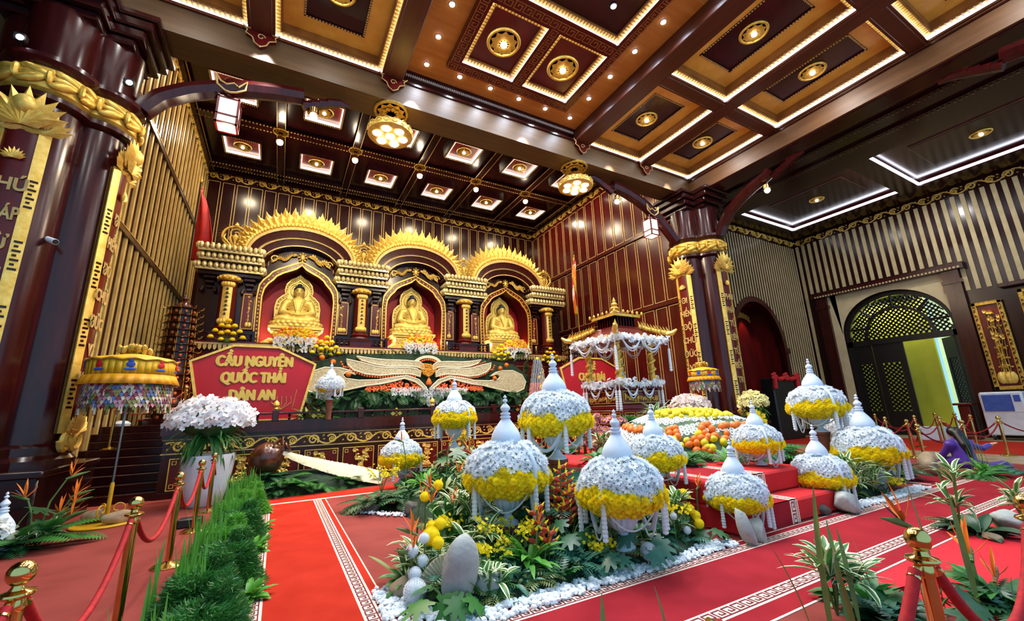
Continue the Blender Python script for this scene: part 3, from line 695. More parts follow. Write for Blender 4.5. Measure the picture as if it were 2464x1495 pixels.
for i, lb in ((1, 'small gold lotus bud lamp on the balustrade post right of the flower lantern'), (3, 'small gold lotus bud lamp on the balustrade post under the middle of the flower emblem'), (5, 'small gold lotus bud lamp on the balustrade post left of the tall spire')):
    x = -2.0 + 1.95*i; lm = MB().lathe([(.02, 1.77), (.05, 1.79), (.03, 1.83), (.07, 1.88), (.06, 1.94), (.0, 2.0)], 12, (x, 11.8, 0)); tag(lm.build('lotus_lamp', goldB), lb, 'lamp')
# ------------------------------------------------------------------ ceilings and beams
struct(MB().box(-13.5, 23.7, -3, 11.2, 11.4, 11.6).build('ceiling', mahogD, sharp=None))
bm = MB().box(-4.5, 14.5, 9.7, 10.5, 9.65, 10.45); bm.box(-4.5, 14.5, 9.66, 10.5, 10.34, 10.40, 1); bm.box(-4.5, 14.5, 9.8, 10.5, 10.45, 13.2)
struct(bm.build('beam', [beamW, mahog], sharp=None))
dm = MB()
for i in range(100): dm.box(2.24 + 0.0575*i, 2.24 + 0.0575*i + 0.035, 9.66, 9.8, 10.6, 10.66, 1)
dm.box(2.2, 8.0, 9.62, 9.8, 10.66, 10.76, 0); dm.box(2.2, 8.0, 9.7, 9.8, 10.45, 10.6, 2); struct(dm.build('trim_6', [mahog, cream, mahogD], sharp=None))
for xa, xb in ((13.7, 14.5), (-4.5, -3.7)):
    q = MB().box(xa, xb, -3, 9.7, 9.65, 10.45, 0); q.box(xa - .04, xb + .04, -3, 9.7, 10.22, 10.26, 1); q.box(xa, xb, -3, 9.7, 10.45, 11.4, 1); q.box(xa + .1, xb - .1, -3, 9.7, 9.60, 9.65, 1); struct(q.build('beam', [beamY, mahog], sharp=None))
BX = [(-1.3, -.85), (1.7, 2.2), (8.0, 8.55), (11.05, 11.45)]
for i, (xa, xb) in enumerate(BX): struct(MB().bbox(xa, xb, -3, 9.7, 10.3, 11.4, .02).build('beam', beamD, sharp=None))
for xa, xb in ((-3.7, -1.3), (-.85, 1.7), (8.55, 11.05), (11.45, 13.7)):
    for ya, yb in ((6.22, 6.55), (2.47, 2.8)): struct(MB().bbox(xa, xb, ya, yb, 10.3, 11.4, .02).build('beam', beamD, sharp=None))
# cloud-shaped carved ends of the beams on the main beam
def cloud_bracket(W, H):
    P = [(-.5, 0), (.5, 0), (.62, .12), (.46, -.14), (.5, -.35), (.28, -.5), (.2, -.8), (0, -1.0), (-.2, -.8), (-.28, -.5), (-.5, -.35), (-.46, -.14), (-.62, .12)]
    P = [(a*W, b*H) for a, b in P]; mb = MB().prism(P, 0, .1); mb.tube([(a, .11, b) for a, b in P], .016, 4, 1, closed=True)
    mb.tube(spiral((0, -.35*H), .14*W, .05*W, 1.0, 0, 14) + np.array([0, .11, 0]), .014, 4, 1); return mb
CB = cloud_bracket(.6, .42).tpl()
for (xa, xb), lb in zip(BX, ('carved cloud bracket with gold outline under the leftmost ceiling beam end', 'carved cloud bracket with gold outline above the left chandelier', 'carved cloud bracket with gold outline above the right chandelier', 'carved cloud bracket with gold outline under the beam end nearest the right column')):
    o = MB().put(CB, FR(((xa+xb)/2, 9.7, 10.32), (1, 0, 0), (0, -1, 0))).build('beam_bracket', [mahogR, goldP]); tag(o, lb, 'bracket', 'carved beam brackets')
MEDT = MB(); MEDT.tube([(.42*math.cos(a), .42*math.sin(a), 0) for a in np.linspace(0, 2*PI, 28, endpoint=False)], .045, 6, closed=True); MEDT.put(petal_ring(10, .12, .38, .11, -.05, .02)); MEDT.put(petal_ring(10, .1, .27, .08, -.07, 0, ph=.3)); MEDT.lathe([(.40, .02), (0, .02)], 24, m=1)
MEDT = MEDT.tpl()
def rosette_lamp(loc, s, label, group, cool=False, gm=None):
    t = thing('ceiling_light', label, 'ceiling light', loc, group)
    o = MB().put(MEDT, MX(loc, sc=s)).build('rosette', [gm or gold, mat('bronze_backing', '#8a6430', '#6f4c22', .5, .3)], t); MB().ell(np.array(loc) + np.array([0, 0, -.07*s]), (.095*s, .095*s, .07*s), 12, 8).build('bulb', bulbC if cool else bulbM, o); return t  # flat brown bronze disc behind the rosette petals
def rect_ring(mb, x0, x1, y0, y1, w_, z0, z1, m=0):
    mb.box(x0, x1, y0, y0 + w_, z0, z1, m); mb.box(x0, x1, y1 - w_, y1, z0, z1, m); mb.box(x0, x0 + w_, y0 + w_, y1 - w_, z0, z1, m); mb.box(x1 - w_, x1, y0 + w_, y1 - w_, z0, z1, m)
def dent_ring(mb, x0, x1, y0, y1, z0, z1, p, w_, m):
    for k in range(int((x1-x0)/p)):
        for y in (y0, y1): mb.box(x0 + p*k + p*.25, x0 + p*k + p*.85, y - w_, y + w_, z0, z1, m)
    for k in range(int((y1-y0)/p)):
        for x in (x0, x1): mb.box(x - w_, x + w_, y0 + p*k + p*.25, y0 + p*k + p*.85, z0, z1, m)
def coffer(x0, x1, y0, y1, label, k):
    t = thing('ceiling_coffer', label, 'ceiling coffer', ((x0+x1)/2, (y0+y1)/2, 10.4), 'lit coffers of the main ceiling'); t['kind'] = 'structure'
    a = MB(); rect_ring(a, x0, x1, y0, y1, .03, 10.385, 10.46); a.build('led_strip', led, t, sharp=None); li = MB(); rect_ring(li, x0, x1, y0, y1, .05, 10.32, 10.38); li.build('lip', beamD, t, sharp=None)
    b = MB(); rect_ring(b, x0 + .035, x1 - .035, y0 + .035, y1 - .035, .13, 10.47, 10.52, 0); dent_ring(b, x0 + .10, x1 - .10, y0 + .10, y1 - .10, 10.45, 10.47, .1, .045, 1); b.build('key_trim', [coffB, goldB], t, sharp=None)
    c = MB(); rect_ring(c, x0 + .15, x1 - .15, y0 + .15, y1 - .15, .03, 10.52, 10.78); c.build('side', coffB, t, sharp=None)
    e = MB(); rect_ring(e, x0 + .17, x1 - .17, y0 + .17, y1 - .17, .46, 10.73, 10.78, 0); e.build('border', coffG, t, sharp=None)
    f = MB().box(x0 + .6, x1 - .6, y0 + .6, y1 - .6, 10.75, 10.80, 0); rect_ring(f, x0 + .6, x1 - .6, y0 + .6, y1 - .6, .05, 10.72, 10.76, 1); dent_ring(f, x0 + .625, x1 - .625, y0 + .625, y1 - .625, 10.71, 10.72, .07, .018, 2); f.build('panel', [panelK, mahogD, goldP], t)
XC = ((-3.7, -1.3), (-.85, 1.7), (8.55, 11.05), (11.45, 13.7)); YC = ((6.55, 9.7), (2.8, 6.22), (-.95, 2.47))
xn = ('beside the left column', 'left of the middle bay', 'right of the middle bay', 'along the right cross beam'); yn = ('nearest the main beam', 'second row from the main beam', 'third row from the main beam')
for i, (xa, xb) in enumerate(XC):
    for j, (ya, yb) in enumerate(YC):
        if i == 0 and j > 0: continue
        coffer(xa, xb, ya, yb, 'yellow lit ceiling coffer %s, %s' % (xn[i], yn[j]), i)
        rosette_lamp(((xa+xb)/2, (ya+yb)/2, 10.72), .74, 'round gilt coffer lamp %s, %s' % (xn[i], yn[j]), 'rosette lamps of the yellow coffers')
# middle bay: orange soffit, raised frame, red panels and the deep dark coffer
t = thing('middle_bay_ceiling', 'orange soffit with raised fretwork frame in the middle bay of the ceiling', 'ceiling', (5.1, 6, 10.7)); t['kind'] = 'structure'
s_ = MB(); rect_ring(s_, 2.2, 8.0, -3, 9.7, 1.05, 10.74, 10.8); s_.build('soffit', orange, t)
fretM = mat('bronze_fret_pattern', '#a8743e', '#8f5f2e', 0.45, 0.3)
fr = MB(); X0, X1, Y1 = 3.19, 7.12, 8.93
fr.box(X0, X1, 8.66, Y1, 10.6, 11.0); fr.box(X0, 3.46, -1, 8.66, 10.6, 11.0); fr.box(6.92, X1, -1, 8.66, 10.6, 11.0); fr.box(5.07, 5.3, 6.66, 8.66, 10.6, 11.0); fr.box(3.46, 6.92, 6.36, 6.66, 10.6, 11.0)
dn = (0, 0, -1)
key_row(fr, (X0, 8.69, 10.595), (X1, 8.69, 10.595), .21, 1, side=(0, 1, 0), up=dn); key_row(fr, (3.22, -1, 10.595), (3.22, 8.66, 10.595), .21, 1, side=(1, 0, 0), up=dn); key_row(fr, (6.95, -1, 10.595), (6.95, 8.66, 10.595), .2, 1, side=(1, 0, 0), up=dn)
key_row(fr, (5.09, 6.66, 10.595), (5.09, 8.66, 10.595), .19, 1, side=(1, 0, 0), up=dn); key_row(fr, (3.46, 6.4, 10.595), (6.92, 6.4, 10.595), .22, 1, side=(0, 1, 0), up=dn)
fr.build('fret_frame', [mahogR, fretM], t, sharp=None)
for xa, xb, ya, yb, pm in ((3.46, 5.07, 6.66, 8.66, panelR), (5.3, 6.92, 6.66, 8.66, panelR), (3.46, 6.92, .5, 6.36, panelK)):
    a = MB(); rect_ring(a, xa, xb, ya, yb, .03, 10.64, 10.70); a.build('led_strip', led, t, sharp=None); li = MB(); rect_ring(li, xa, xb, ya, yb, .045, 10.60, 10.635); li.build('lip', mahogR, t, sharp=None)
    b = MB(); rect_ring(b, xa + .03, xb - .03, ya + .03, yb - .03, .16, 10.71, 10.75, 0); dent_ring(b, xa + .11, xb - .11, ya + .11, yb - .11, 10.695, 10.71, .09, .055, 1); b.build('key_trim', [coffB, goldB], t)
    MB().box(xa, xb, ya, yb, 10.76, 10.80).build('panel', pm, t, sharp=None)
for x in (4.27, 6.11): rosette_lamp((x, 7.66, 10.73), .95, 'large round gilt lotus lamp on the red ceiling panel, %s one' % ('left' if x < 5 else 'right'), 'large rosette lamps of the middle bay')
dl = MB().lathe([(.075, 0), (.075, -.012), (.06, -.02)], 20); dl = dl.tpl(); dli = MB().lathe([(.058, -.026), (0, -.028)], 20).tpl()
for x, y in RING + [(6.1, 5.6)]:
    z = 10.74 if (x, y) != (6.1, 5.6) else 10.73; g = thing('downlight', 'small round recessed downlight in the orange ceiling soffit' if z == 10.74 else 'single round downlight in the dark middle ceiling panel', 'downlight', (x, y, z), 'downlights of the orange soffit' if z == 10.74 else None)
    o = MB().put(dl, MX((x, y, z))).build('trim_ring', white, g); MB().put(dli, MX((x, y, z))).build('lens', bulbC, o)
# alcove ceiling
ac = MB().box(-4, 14, 10.4, 21.9, 13.0, 13.2, 0)
for x in [-3.7 + 2.86*i for i in range(7)]: ac.box(x - .14, x + .14, 10.5, 21.7, 12.8, 13.0, 0); [ac.box(x + q - .008, x + q + .008, 10.5, 21.7, 12.79, 12.82, 1) for q in (-.15, .15)]
for y in (13.45, 17.2, 20.95):
    ac.box(-3.8, 13.8, y - .14, y + .14, 12.8, 13.0, 0)
    for q in (-.17, .17): [ac.box(-3.75 + .12*i, -3.75 + .12*i + .06, y + q - .018, y + q + .018, 12.78, 12.83, 1) for i in range(146)]
ac.box(-3.8, 13.8, 21.5, 21.7, 12.72, 13.0, 0); ac.box(-3.8, -3.6, 10.5, 21.7, 12.72, 13.0, 0); ac.box(13.6, 13.8, 10.5, 21.7, 12.72, 13.0, 0)
struct(ac.build('ceiling_alcove', [mahogD, goldP], sharp=None))
cofT = None
for x, y in ALC:
    t = thing('ceiling_coffer', 'square lit coffer with red panel in the dark alcove ceiling', 'ceiling coffer', (x, y, 12.9), 'square coffers of the alcove ceiling'); t['kind'] = 'structure'
    f = MB(); rect_ring(f, x - .72, x + .72, y - .70, y + .70, .09, 12.78, 13.0); dent_ring(f, x - .67, x + .67, y - .65, y + .65, 12.765, 12.78, .07, .02, 1); f.build('frame', [mahogD, goldP], t)
    a = MB(); rect_ring(a, x - .63, x + .63, y - .61, y + .61, .03, 12.80, 12.90); a.build('led_strip', ledW, t)
    MB().box(x - .6, x + .6, y - .58, y + .58, 12.92, 12.96).build('panel', panelR, t, sharp=None)
    rosette_lamp((x, y, 12.86), .72, 'round gilt rosette lamp in the middle of a square alcove coffer', 'rosette lamps of the alcove ceiling', gm=goldK)
for x, y in HANG:
    g = thing('hanging_light', 'small warm bulb hanging from a gilt rosette at the crossing of dark alcove ceiling beams', 'ceiling light', (x, y, 12.8), 'hanging bulbs of the alcove ceiling')
    MB().put(MEDT, MX((x, y, 12.78), sc=.62)).build('rosette', [goldK, mahogD], g); ho = MB().lathe([(.03, 12.75), (.03, 12.6), (.12, 12.55), (.14, 12.4), (.12, 12.38)], 12, (x, y, 0)).build('holder', brass, g); MB().ell((x, y, 12.33), (.12, .12, .12), 12, 8).build('bulb', bulbM, ho)
for nm, p0, u, n, L in (('trim_7', (-3.8, 21.7, 12.6), (1, 0, 0), (0, -1, 0), 17.6), ('trim_8', (-3.8, 11, 12.6), (0, 1, 0), (1, 0, 0), 10.7), ('trim_9', (13.8, 11, 12.6), (0, 1, 0), (-1, 0, 0), 10.7)):
    struct(frieze(nm, p0, u, n, L, .36, .04, goldB, 1.0))
# right aisle ceiling
ai = MB().box(14.4, 23.7, -3, 11.2, 10.15, 10.3, 0); ai.box(14.5, 17.75, -3, 11, 9.9, 10.15, 0); ai.box(22.1, 23.5, -3, 11, 9.9, 10.15, 0); ai.box(17.75, 22.1, 10.2, 11, 9.9, 10.15, 0); ai.box(17.75, 22.1, 5.35, 6.0, 9.9, 10.15, 0); ai.box(17.75, 22.1, -3, .9, 9.9, 10.15, 0)
for x in (15.2, 16.2): ai.box(x, x + .3, -3, 11, 9.82, 9.9, 0); [ai.box(x + .1, x + .2, -2.9 + .12*i, -2.84 + .12*i, 9.80, 9.82, 1) for i in range(110)]
for ya, yb in ((6.0, 10.2), (.9, 5.35)): ai.box(18.7, 21.0, ya + .6, yb - .8, 10.1, 10.16, 1); ai.box(18.73, 20.97, ya + .63, yb - .83, 10.09, 10.15, 0)
struct(ai.build('ceiling_aisle', [mahogD, wallBd], sharp=None))
for ya, yb, lb in ((6.0, 10.2, 'farther'), (.9, 5.35, 'nearer')):
    a = MB(); rect_ring(a, 17.75, 22.1, ya, yb, .03, 9.95, 10.04); struct(a.build('trim_led', led, sharp=None))
    rosette_lamp((19.8, (ya+yb)/2 - .1, 10.06), .6, 'round white lamp on the dark right aisle ceiling, %s one' % lb, 'lamps of the right aisle ceiling', True)
for nm, p0, u, n, L in (('trim_10', (13.8, 11, 9.68), (1, 0, 0), (0, -1, 0), 9.7), ('trim_11', (23.5, -3, 9.68), (0, 1, 0), (-1, 0, 0), 14)):
    struct(frieze(nm, p0, u, n, L, .34, .03, goldB, 1.0))
# ------------------------------------------------------------------ columns
def column(cx, cy, nm):
    t = thing('column', 'clustered dark lacquered column with a gilt band, on the %s' % nm, 'column', (cx, cy, 0)); t['kind'] = 'structure'
    L = [(.5, 0), (-.5, 0), (0, .5), (0, -.5)]
    s = MB()
    for a, b in L: s.lathe([(.5, .95), (.5, 9.0)], 40, (cx + a, cy + b, 0))
    s.build('shaft', mahog, t)
    b = MB()
    for a, c_ in L:
        b.lathe([(.5, 6.95), (.62, 7.02), (.62, 7.1), (.53, 7.16)], 40, (cx + a, cy + c_, 0)); b.lathe([(.53, 7.62), (.62, 7.7), (.66, 7.74), (.66, 7.82), (.5, 7.9)], 40, (cx + a, cy + c_, 0))
        b.lathe([(.62, .95), (.62, 1.05), (.56, 1.12), (.56, 1.25), (.5, 1.3)], 40, (cx + a, cy + c_, 0))
    b.build('collar', mahog, t)
    g = MB()
    for a, c_ in L:
        g.lathe([(.53, 7.14), (.6, 7.2), (.62, 7.38), (.6, 7.58), (.53, 7.64)], 40, (cx + a, cy + c_, 0))
        for k in range(10):
            h = 2*PI*k/10 + .3; p = np.array([cx + a + .62*math.cos(h), cy + c_ + .62*math.sin(h), 7.39])
            Mh = FR(p, (-math.sin(h), math.cos(h), 0), (math.cos(h), math.sin(h), 0)); [g.put(MB().ell((0, 0, 0), (.2, .06, .075), 10, 6).tpl(), Mh @ MX((q_*.02, .01*abs(q_), q_*.085), (0, q_*.35, 0))) for q_ in (-1, 0, 1)]; g.put(MB().ell((.2, .01, 0), (.05, .07, .14), 8, 6).tpl(), Mh)
    g.build('gilt_band', gold, t)
    c = MB()
    for z0, z1, r in ((8.95, 9.1, .95), (9.1, 9.3, 1.1), (9.3, 9.5, 1.22), (9.5, 9.65, 1.32)):
        c.bbox(cx - r, cx + r, cy - r*.55, cy + r*.55, z0, z1, .03); c.bbox(cx - r*.55, cx + r*.55, cy - r, cy + r, z0, z1, .03)
    c.build('capital', mahogD, t)
    p = MB().bbox(cx - 1.12, cx + 1.12, cy - 1.12, cy + 1.12, 0, .9, .02); p.bbox(cx - 1.17, cx + 1.17, cy - 1.17, cy + 1.17, .84, .95, .02); p.build('plinth', mahogD, t); return t
column(-4.1, 10.1, 'left'); column(14.1, 10.1, 'right')
def lotus_carving(mb, M, s, m=0):
    for k, a in enumerate(np.linspace(-1.3, 1.3, 9)):
        l = 1.0 - .12*abs(a); d = np.array([math.sin(a), 0, math.cos(a)])*l*s; n_ = np.array([math.cos(a), 0, -math.sin(a)])*.17*s
        q = MB().add([(0, .02*s, 0), d*.5 - n_, d + np.array([0, .06*s, 0]), d*.5 + n_, d*.55 + np.array([0, .16*s, 0])], [(0, 1, 4), (1, 2, 4), (2, 3, 4), (3, 0, 4)]).tpl(); mb.put(q, M, m)
def couplet(cx, cy, ang, words, label, z0=1.45, z1=6.35, ts=.3):
    """curved red board with gilt frame hugging one lobe; ang = facing direction"""
    R = .555; h = .62; t = thing('couplet_board', label, 'couplet board', (cx + R*math.cos(ang), cy + R*math.sin(ang), z0), 'couplet boards on the columns')
    def arcb(a0, a1, za, zb, r0, r1, m, mb, n=9):
        a = np.linspace(ang + a0, ang + a1, n); A = [(cx + r*math.cos(x), cy + r*math.sin(x), z) for r, z in ((r0, za), (r1, za), (r1, zb), (r0, zb)) for x in a]
        F = [];
        for i in range(n-1):
            for q in range(4): p = ((q+1) % 4)*n; F.append((q*n + i, q*n + i+1, p + i+1, p + i))
        F += [(0, n, 2*n, 3*n), (n-1, 4*n-1, 3*n-1, 2*n-1)]; mb.add(A, F, m)
    b = MB(); arcb(-h, h, z0, z1, .5, .56, 0, b); b.build('board', mahogR, t)
    f = MB()
    for a in (-h, h - .26): arcb(a, a + .26, z0, z1, .5, .585, 0, f)
    zz = z0 + .4; k = 0
    while zz < z1 - .7:
        for a in (-h + .05, h - .21):
            for q in range(7): arcb(a + .02*(q % 2), a + .1 + .06*((q+1) % 2), zz + q*.075, zz + q*.075 + .035, .58, .592, 1, f, 3)
        zz += 1.05
    f.build('frame', [goldB, mahogD], t)
    c = MB(); S = np.array([math.cos(ang), math.sin(ang), 0]); U = np.array([-math.sin(ang), math.cos(ang), 0])
    def pt(off, z, out=.6): a = ang + off; return np.array([cx + out*math.cos(a), cy + out*math.sin(a), z])
    lotus_carving(c, FR(pt(0, z1 + .1), U, S), .68); lotus_carving(c, FR(pt(0, z1 + .05, .63), U, S), .46); c.ell(pt(0, z1 + .42, .62), (.16, .16, .18), 12, 8)
    for a in (-.45, .45): lotus_carving(c, FR(pt(a, z1 - .02), U, S), .44); c.tube(spiral((0, 0), .16, .04, 1.3, 0, 18) @ np.array([U, S, (0, 0, 1)]) + pt(a*1.0, z1 + .12, .6), .035, 6)
    c.build('crown_carving', goldB, t); c = MB(); lotus_carving(c, FR(pt(0, z1 - .55), U, S), .2); c.build('lotus_carving', goldB, t); c = MB(); lotus_carving(c, FR(pt(0, z0 + .3), U, S), .22)
    c.build('lotus_carving', goldB, t); c = MB(); lotus_carving(c, FR(pt(0, z0 - .02), U, S), .4); lotus_carving(c, FR(pt(.3, z0), U, S), .3); lotus_carving(c, FR(pt(-.3, z0), U, S), .3)
    for a in (-.4, 0, .4): c.tube(spiral((0, 0), .17, .05, 1.2, PI, 16) @ np.array([U, S, (0, 0, 1)]) + pt(a, z0 - .12, .58), .05, 6)
    c.build('foot_carving', goldB, t)
    n = len(words)
    for i, wd in enumerate(words):
        z = z1 - 1.0 - (z1 - z0 - 1.9)*i/max(1, n-1); M = np.eye(4); M[:3, 0] = U; M[:3, 1] = S; M[:3, 2] = (0, 0, 1); M[:3, 3] = pt(0, z, .565)
        textmesh('lettering', wd, ts, .006, goldP, t, M, .008, .62 if len(wd) > 3 else .85)
    return t
couplet(-4.1, 9.6, -PI/2, ['PHÚ', 'PHÁP', 'TỪ', 'LIÊN', 'TỪ', 'BIẾN', 'TRÌ'], 'curved red couplet board with gilt frame on the hall side of the left column')
couplet(-3.6, 10.1, 0, ['ĐI', 'HIỀN', 'ĐỘ', 'CHỦ', 'ĐỨC', 'VỊ', 'NAM'], 'curved red couplet board with gilt frame on the stair side of the left column')
couplet(13.6, 10.1, PI, ['ĐI', 'HIỀN', 'ĐỘ', 'CHỦ', 'ĐỨC', 'VỊ', 'NAM'], 'curved red couplet board on the right column, behind the yellow parasol')
couplet(14.1, 9.6, -PI/2, ['PHÚ', 'PHÁP', 'TỪ', 'LIÊN', 'TỪ', 'BIẾN', 'TRÌ'], 'curved red couplet board on the right column, the side toward the doorway')
# security camera on the left column
t = thing('security_camera', 'small white security camera with dangling cable on the left column', 'camera', (-3.72, 9.4, 4.22)); MB().tube([(-3.74, 9.52, 4.66), (-3.66, 9.42, 4.62)], .02, 8).build('arm', white, t)
MB().tube([(-3.70, 9.46, 4.66), (-3.50, 9.30, 4.56)], [.045, .05], 12).build('body', white, t); MB().tube([(-3.503, 9.302, 4.562), (-3.49, 9.292, 4.556)], .04, 12).build('lens', blackM, t); MB().tube([(-3.7, 9.58, 4.64), (-3.69, 9.52, 4.45), (-3.66, 9.52, 4.3), (-3.65, 9.52, 4.22)], .01, 6).build('cable', white, t)
# curved arms with hanging lanterns and small lamps
def lantern(p, label):
    t = thing('lantern', label, 'lantern', p, 'square lanterns on the curved arms'); x, y, z = p
    b = MB(); s = .19
    for a in (-s, s):
        for c_ in (-s, s): b.box(x + a - .02, x + a + .02, y + c_ - .02, y + c_ + .02, z - .75, z - .05)
    for zz in (-.12, -.55, -.75): rect_ring(b, x - s - .02, x + s + .02, y - s - .02, y + s + .02, .04, z + zz, z + zz + .03)
    b.lathe([(.3, z - .08), (.2, z - .02), (.05, z + .02), (.03, z + .15)], 4, (x, y, 0)); b.build('frame', mahogR, t)
    MB().box(x - s + .01, x + s - .01, y - s + .01, y + s - .01, z - .74, z - .06).build('shade', lampP, t, sharp=None); lamp('POINT', (x, y, z - 1.0), 25, WARM, .15)
def arm(P, label, lp, bulb_at, up):
    t = thing('curved_arm', label, 'bracket arm', P[0], 'curved bracket arms of the columns')
    P = np.array(P); tt_ = np.linspace(0, len(P)-1, 40); P = np.stack([np.interp(tt_, np.arange(len(P)), P[:, k]) for k in range(3)], -1); P[1:-1] = (P[:-2] + P[1:-1]*2 + P[2:])/4; m_ = MB().tube(P, .2, 8); m_.build('arm', mahog, t)
    e = P[-1]; d = P[-1] - P[-2]; d /= np.linalg.norm(d); u = np.array(up, float); s = MB()
    for k in range(4): s.tube([e + u*(.0 + .18*k) + np.array([0, 0, -.25 + .09*k]), e + u*(.3 + .18*k) + np.array([0, 0, -.12 + .08*k]), e + u*(.7 + .12*k) + np.array([0, 0, .1])], [.13, .1, .05], 6)
    s.build('scroll_end', mahog, t)
    if lp is not None:
        c = MB(); V = (0, -1, 0) if abs(up[0]) > 0 else (-1, 0, 0); Mx = FR(np.array(lp) + np.array([0, 0, .18]) + np.array(V)*.2, np.array(up)*1.0, V)
        c.tube([tuple((Mx @ np.array([a, 0, b, 1]))[:3]) for a, b in ((-.3, .25), (-.25, 0), (-.1, -.12), (0, -.14), (.12, -.1), (.28, .02), (.3, .25), (.15, .05), (.05, .12), (-.08, .05), (-.2, .1), (-.3, .25))], .022, 5); c.build('cloud_ornament', goldP, t)
        lantern(lp, 'white square lantern hanging from the curved arm %s' % ('left of the right column' if lp[0] > 5 else 'right of the left column'))
    b = np.array(bulb_at); g = MB().lathe([(.05, .32), (.12, .26), (.13, .12), (.1, .1)], 14, tuple(b)); g.build('lamp_holder', brass, t); MB().ell(b + np.array([0, 0, .06]), (.09, .09, .09), 12, 8).build('bulb', bulbM, t)
arm([(12.95, 10.1, 7.75), (12.55, 10.1, 8.15), (12.1, 10.1, 8.55), (11.6, 10.1, 8.87), (11.1, 10.1, 9.1), (10.5, 10.1, 9.27), (9.9, 10.1, 9.36)], 'curved red bracket arm rising from the right column to the main beam', (11.68, 10.1, 8.45), (10.1, 10.1, 8.72), (-1, 0, 0))
arm([(14.1, 9.0, 7.75), (14.1, 8.8, 8.1), (14.1, 8.45, 8.5), (14.1, 8.0, 8.78), (14.1, 7.5, 9.0), (14.1, 7.0, 9.15), (14.1, 6.8, 9.25)], 'curved red bracket arm rising from the right column to the right cross beam', None, (14.1, 7.05, 8.58), (0, -1, 0))
arm([(-3.0, 10.1, 7.85), (-2.75, 10.1, 8.25), (-2.3, 10.1, 8.6), (-1.8, 10.1, 8.85), (-1.3, 10.1, 9.05), (-.7, 10.1, 9.2), (-.1, 10.1, 9.3)], 'curved red bracket arm rising from the left column to the main beam', (-1.55, 10.1, 8.68), (.15, 10.1, 8.78), (1, 0, 0))
arm([(14.1, -1.2, 7.75), (14.1, -.9, 8.1), (14.1, -.5, 8.5), (14.1, 0, 8.85), (14.1, .6, 9.05), (14.1, 1.2, 9.2), (14.1, 1.5, 9.25)], 'curved arm with carved scroll end under the right cross beam at the picture edge', None, (14.1, .9, 8.6), (0, 1, 0))
for (x, y, z), q in (((-3.06, 9.42, 7.98), 'left column, stair side'), ((-4.35, 8.95, 7.98), 'left column, hall side')):
    t = thing('small_spotlight', 'small bright spotlight on top of the gilt band, %s' % q, 'spotlight', (x, y, z - .08)); MB().bbox(x - .08, x + .08, y - .06, y + .06, z - .08, z + .06, .02).build('housing', blackM, t); MB().ell((x + .02, y - .06, z - .04), (.05, .03, .05), 10, 8).build('lens', bulbC, t)
def chandelier(x, y, z, label):
    t = thing('chandelier', label, 'chandelier', (x, y, z), 'round chandeliers below the main beam')
    MB().put(MEDT, MX((x, y, 9.63), sc=1.0)).build('rosette', [goldK, mahogD], t); MB().tube([(x, y, 9.62), (x, y, z + .2)], .03, 8).build('rod', brass, t)
    g = MB().lathe([(.1, z + .3), (.5, z + .15), (.56, z + .1), (.58, z - .06), (.55, z - .08)], 32, (x, y, 0))
    for k in range(16):
        a = 2*PI*k/16; q = MB().tube(spiral((0, 0), .1, .03, 1.0, 0, 12), .014, 4).tpl(); g.put(q, FR((x + .58*math.cos(a), y + .58*math.sin(a), z + .03), (-math.sin(a), math.cos(a), 0), (math.cos(a), math.sin(a), 0)))
    g.build('rim', goldB, t); df = MB().lathe([(.53, z - .02), (.53, z - .06), (0, z - .07)], 32, (x, y, 0)).build('diffuser', diffM, t)
    for k in range(7):
        r = .0 if k == 6 else .34; a = 2*PI*k/6; MB().lathe([(.125, z - .065), (.11, z - .1), (0, z - .12)], 16, (x + r*math.cos(a), y + r*math.sin(a), 0)).build('bulb', bulbM, df)
for c_, lb in zip(CHAND, ('round gilt chandelier with seven bulbs hanging under the main beam at its left half', 'round gilt chandelier with seven bulbs hanging under the main beam close to the right column')): chandelier(*c_, lb)
# ------------------------------------------------------------------ altar
alt = thing('altar', 'tall carved three-arched wooden altar with gilt flame crests behind the stage', 'altar', (5, 18.3, 1.5))
ab = MB().box(-2.8, 12.8, 17.3, 19.4, 1.5, 4.05, 0); ab.box(-2.85, 12.85, 17.15, 19.4, 4.0, 4.2, 0)
for z in (2.3, 2.45): ab.box(-2.82, 12.82, 17.26, 17.3, z, z + .02, 1)
for i in range(15):
    x = -2.5 + 1.02*i; M = FR((x, 17.3, 0), (1, 0, 0), (0, -1, 0)); outline(ab, M, 0, .86, 1.62, 2.22, .018, .02, 1); outline(ab, M, 0, .86, 2.6, 3.6, .018, .02, 1); ab.put(relief(40 + i % 4, .5, .44), M @ MX((.43, .01, 1.92)), 1)
ab.build('base_cabinet', [mahogR, gold], alt)
tr = MB().box(-2.87, 12.87, 17.1, 17.16, 4.08, 4.14, 0)
for i in range(112):
    x = -2.83 + .14*i; tr.prism([(x, 4.08), (x + .1, 4.08), (x + .1, 3.95), (x + .05, 3.88), (x, 3.95)], 17.11, 17.15, None, 0)
tr.build('pendant_trim', goldP, alt)
PX = (-1.98, 2.68, 7.33, 11.97)
def petal_tier(mb, x0, x1, y, z0, z1, depth, m=0):
    n = max(3, round((x1-x0)/.17)); p = (x1-x0)/n
    mb.box(x0, x1, y - depth*.6, y + .9, z0, z0 + (z1-z0)*.3, m)
    for i in range(n): mb.ell((x0 + p*(i+.5), y - depth*.55, (z0+z1)/2 + (z1-z0)*.1), (p*.5, .1, (z1-z0)*.46), 8, 6, m)
    for s_, xx in ((-1, x0), (1, x1)):
        for k in range(5): mb.ell((xx, y - depth*.4 + .18*k, (z0+z1)/2 + (z1-z0)*.1), (.1, .09, (z1-z0)*.46), 8, 6, m)
silverG = mat('pale_gilt_petals', '#f0e4b0', '#dcc47c', 0.3, 0.4, scale=12)
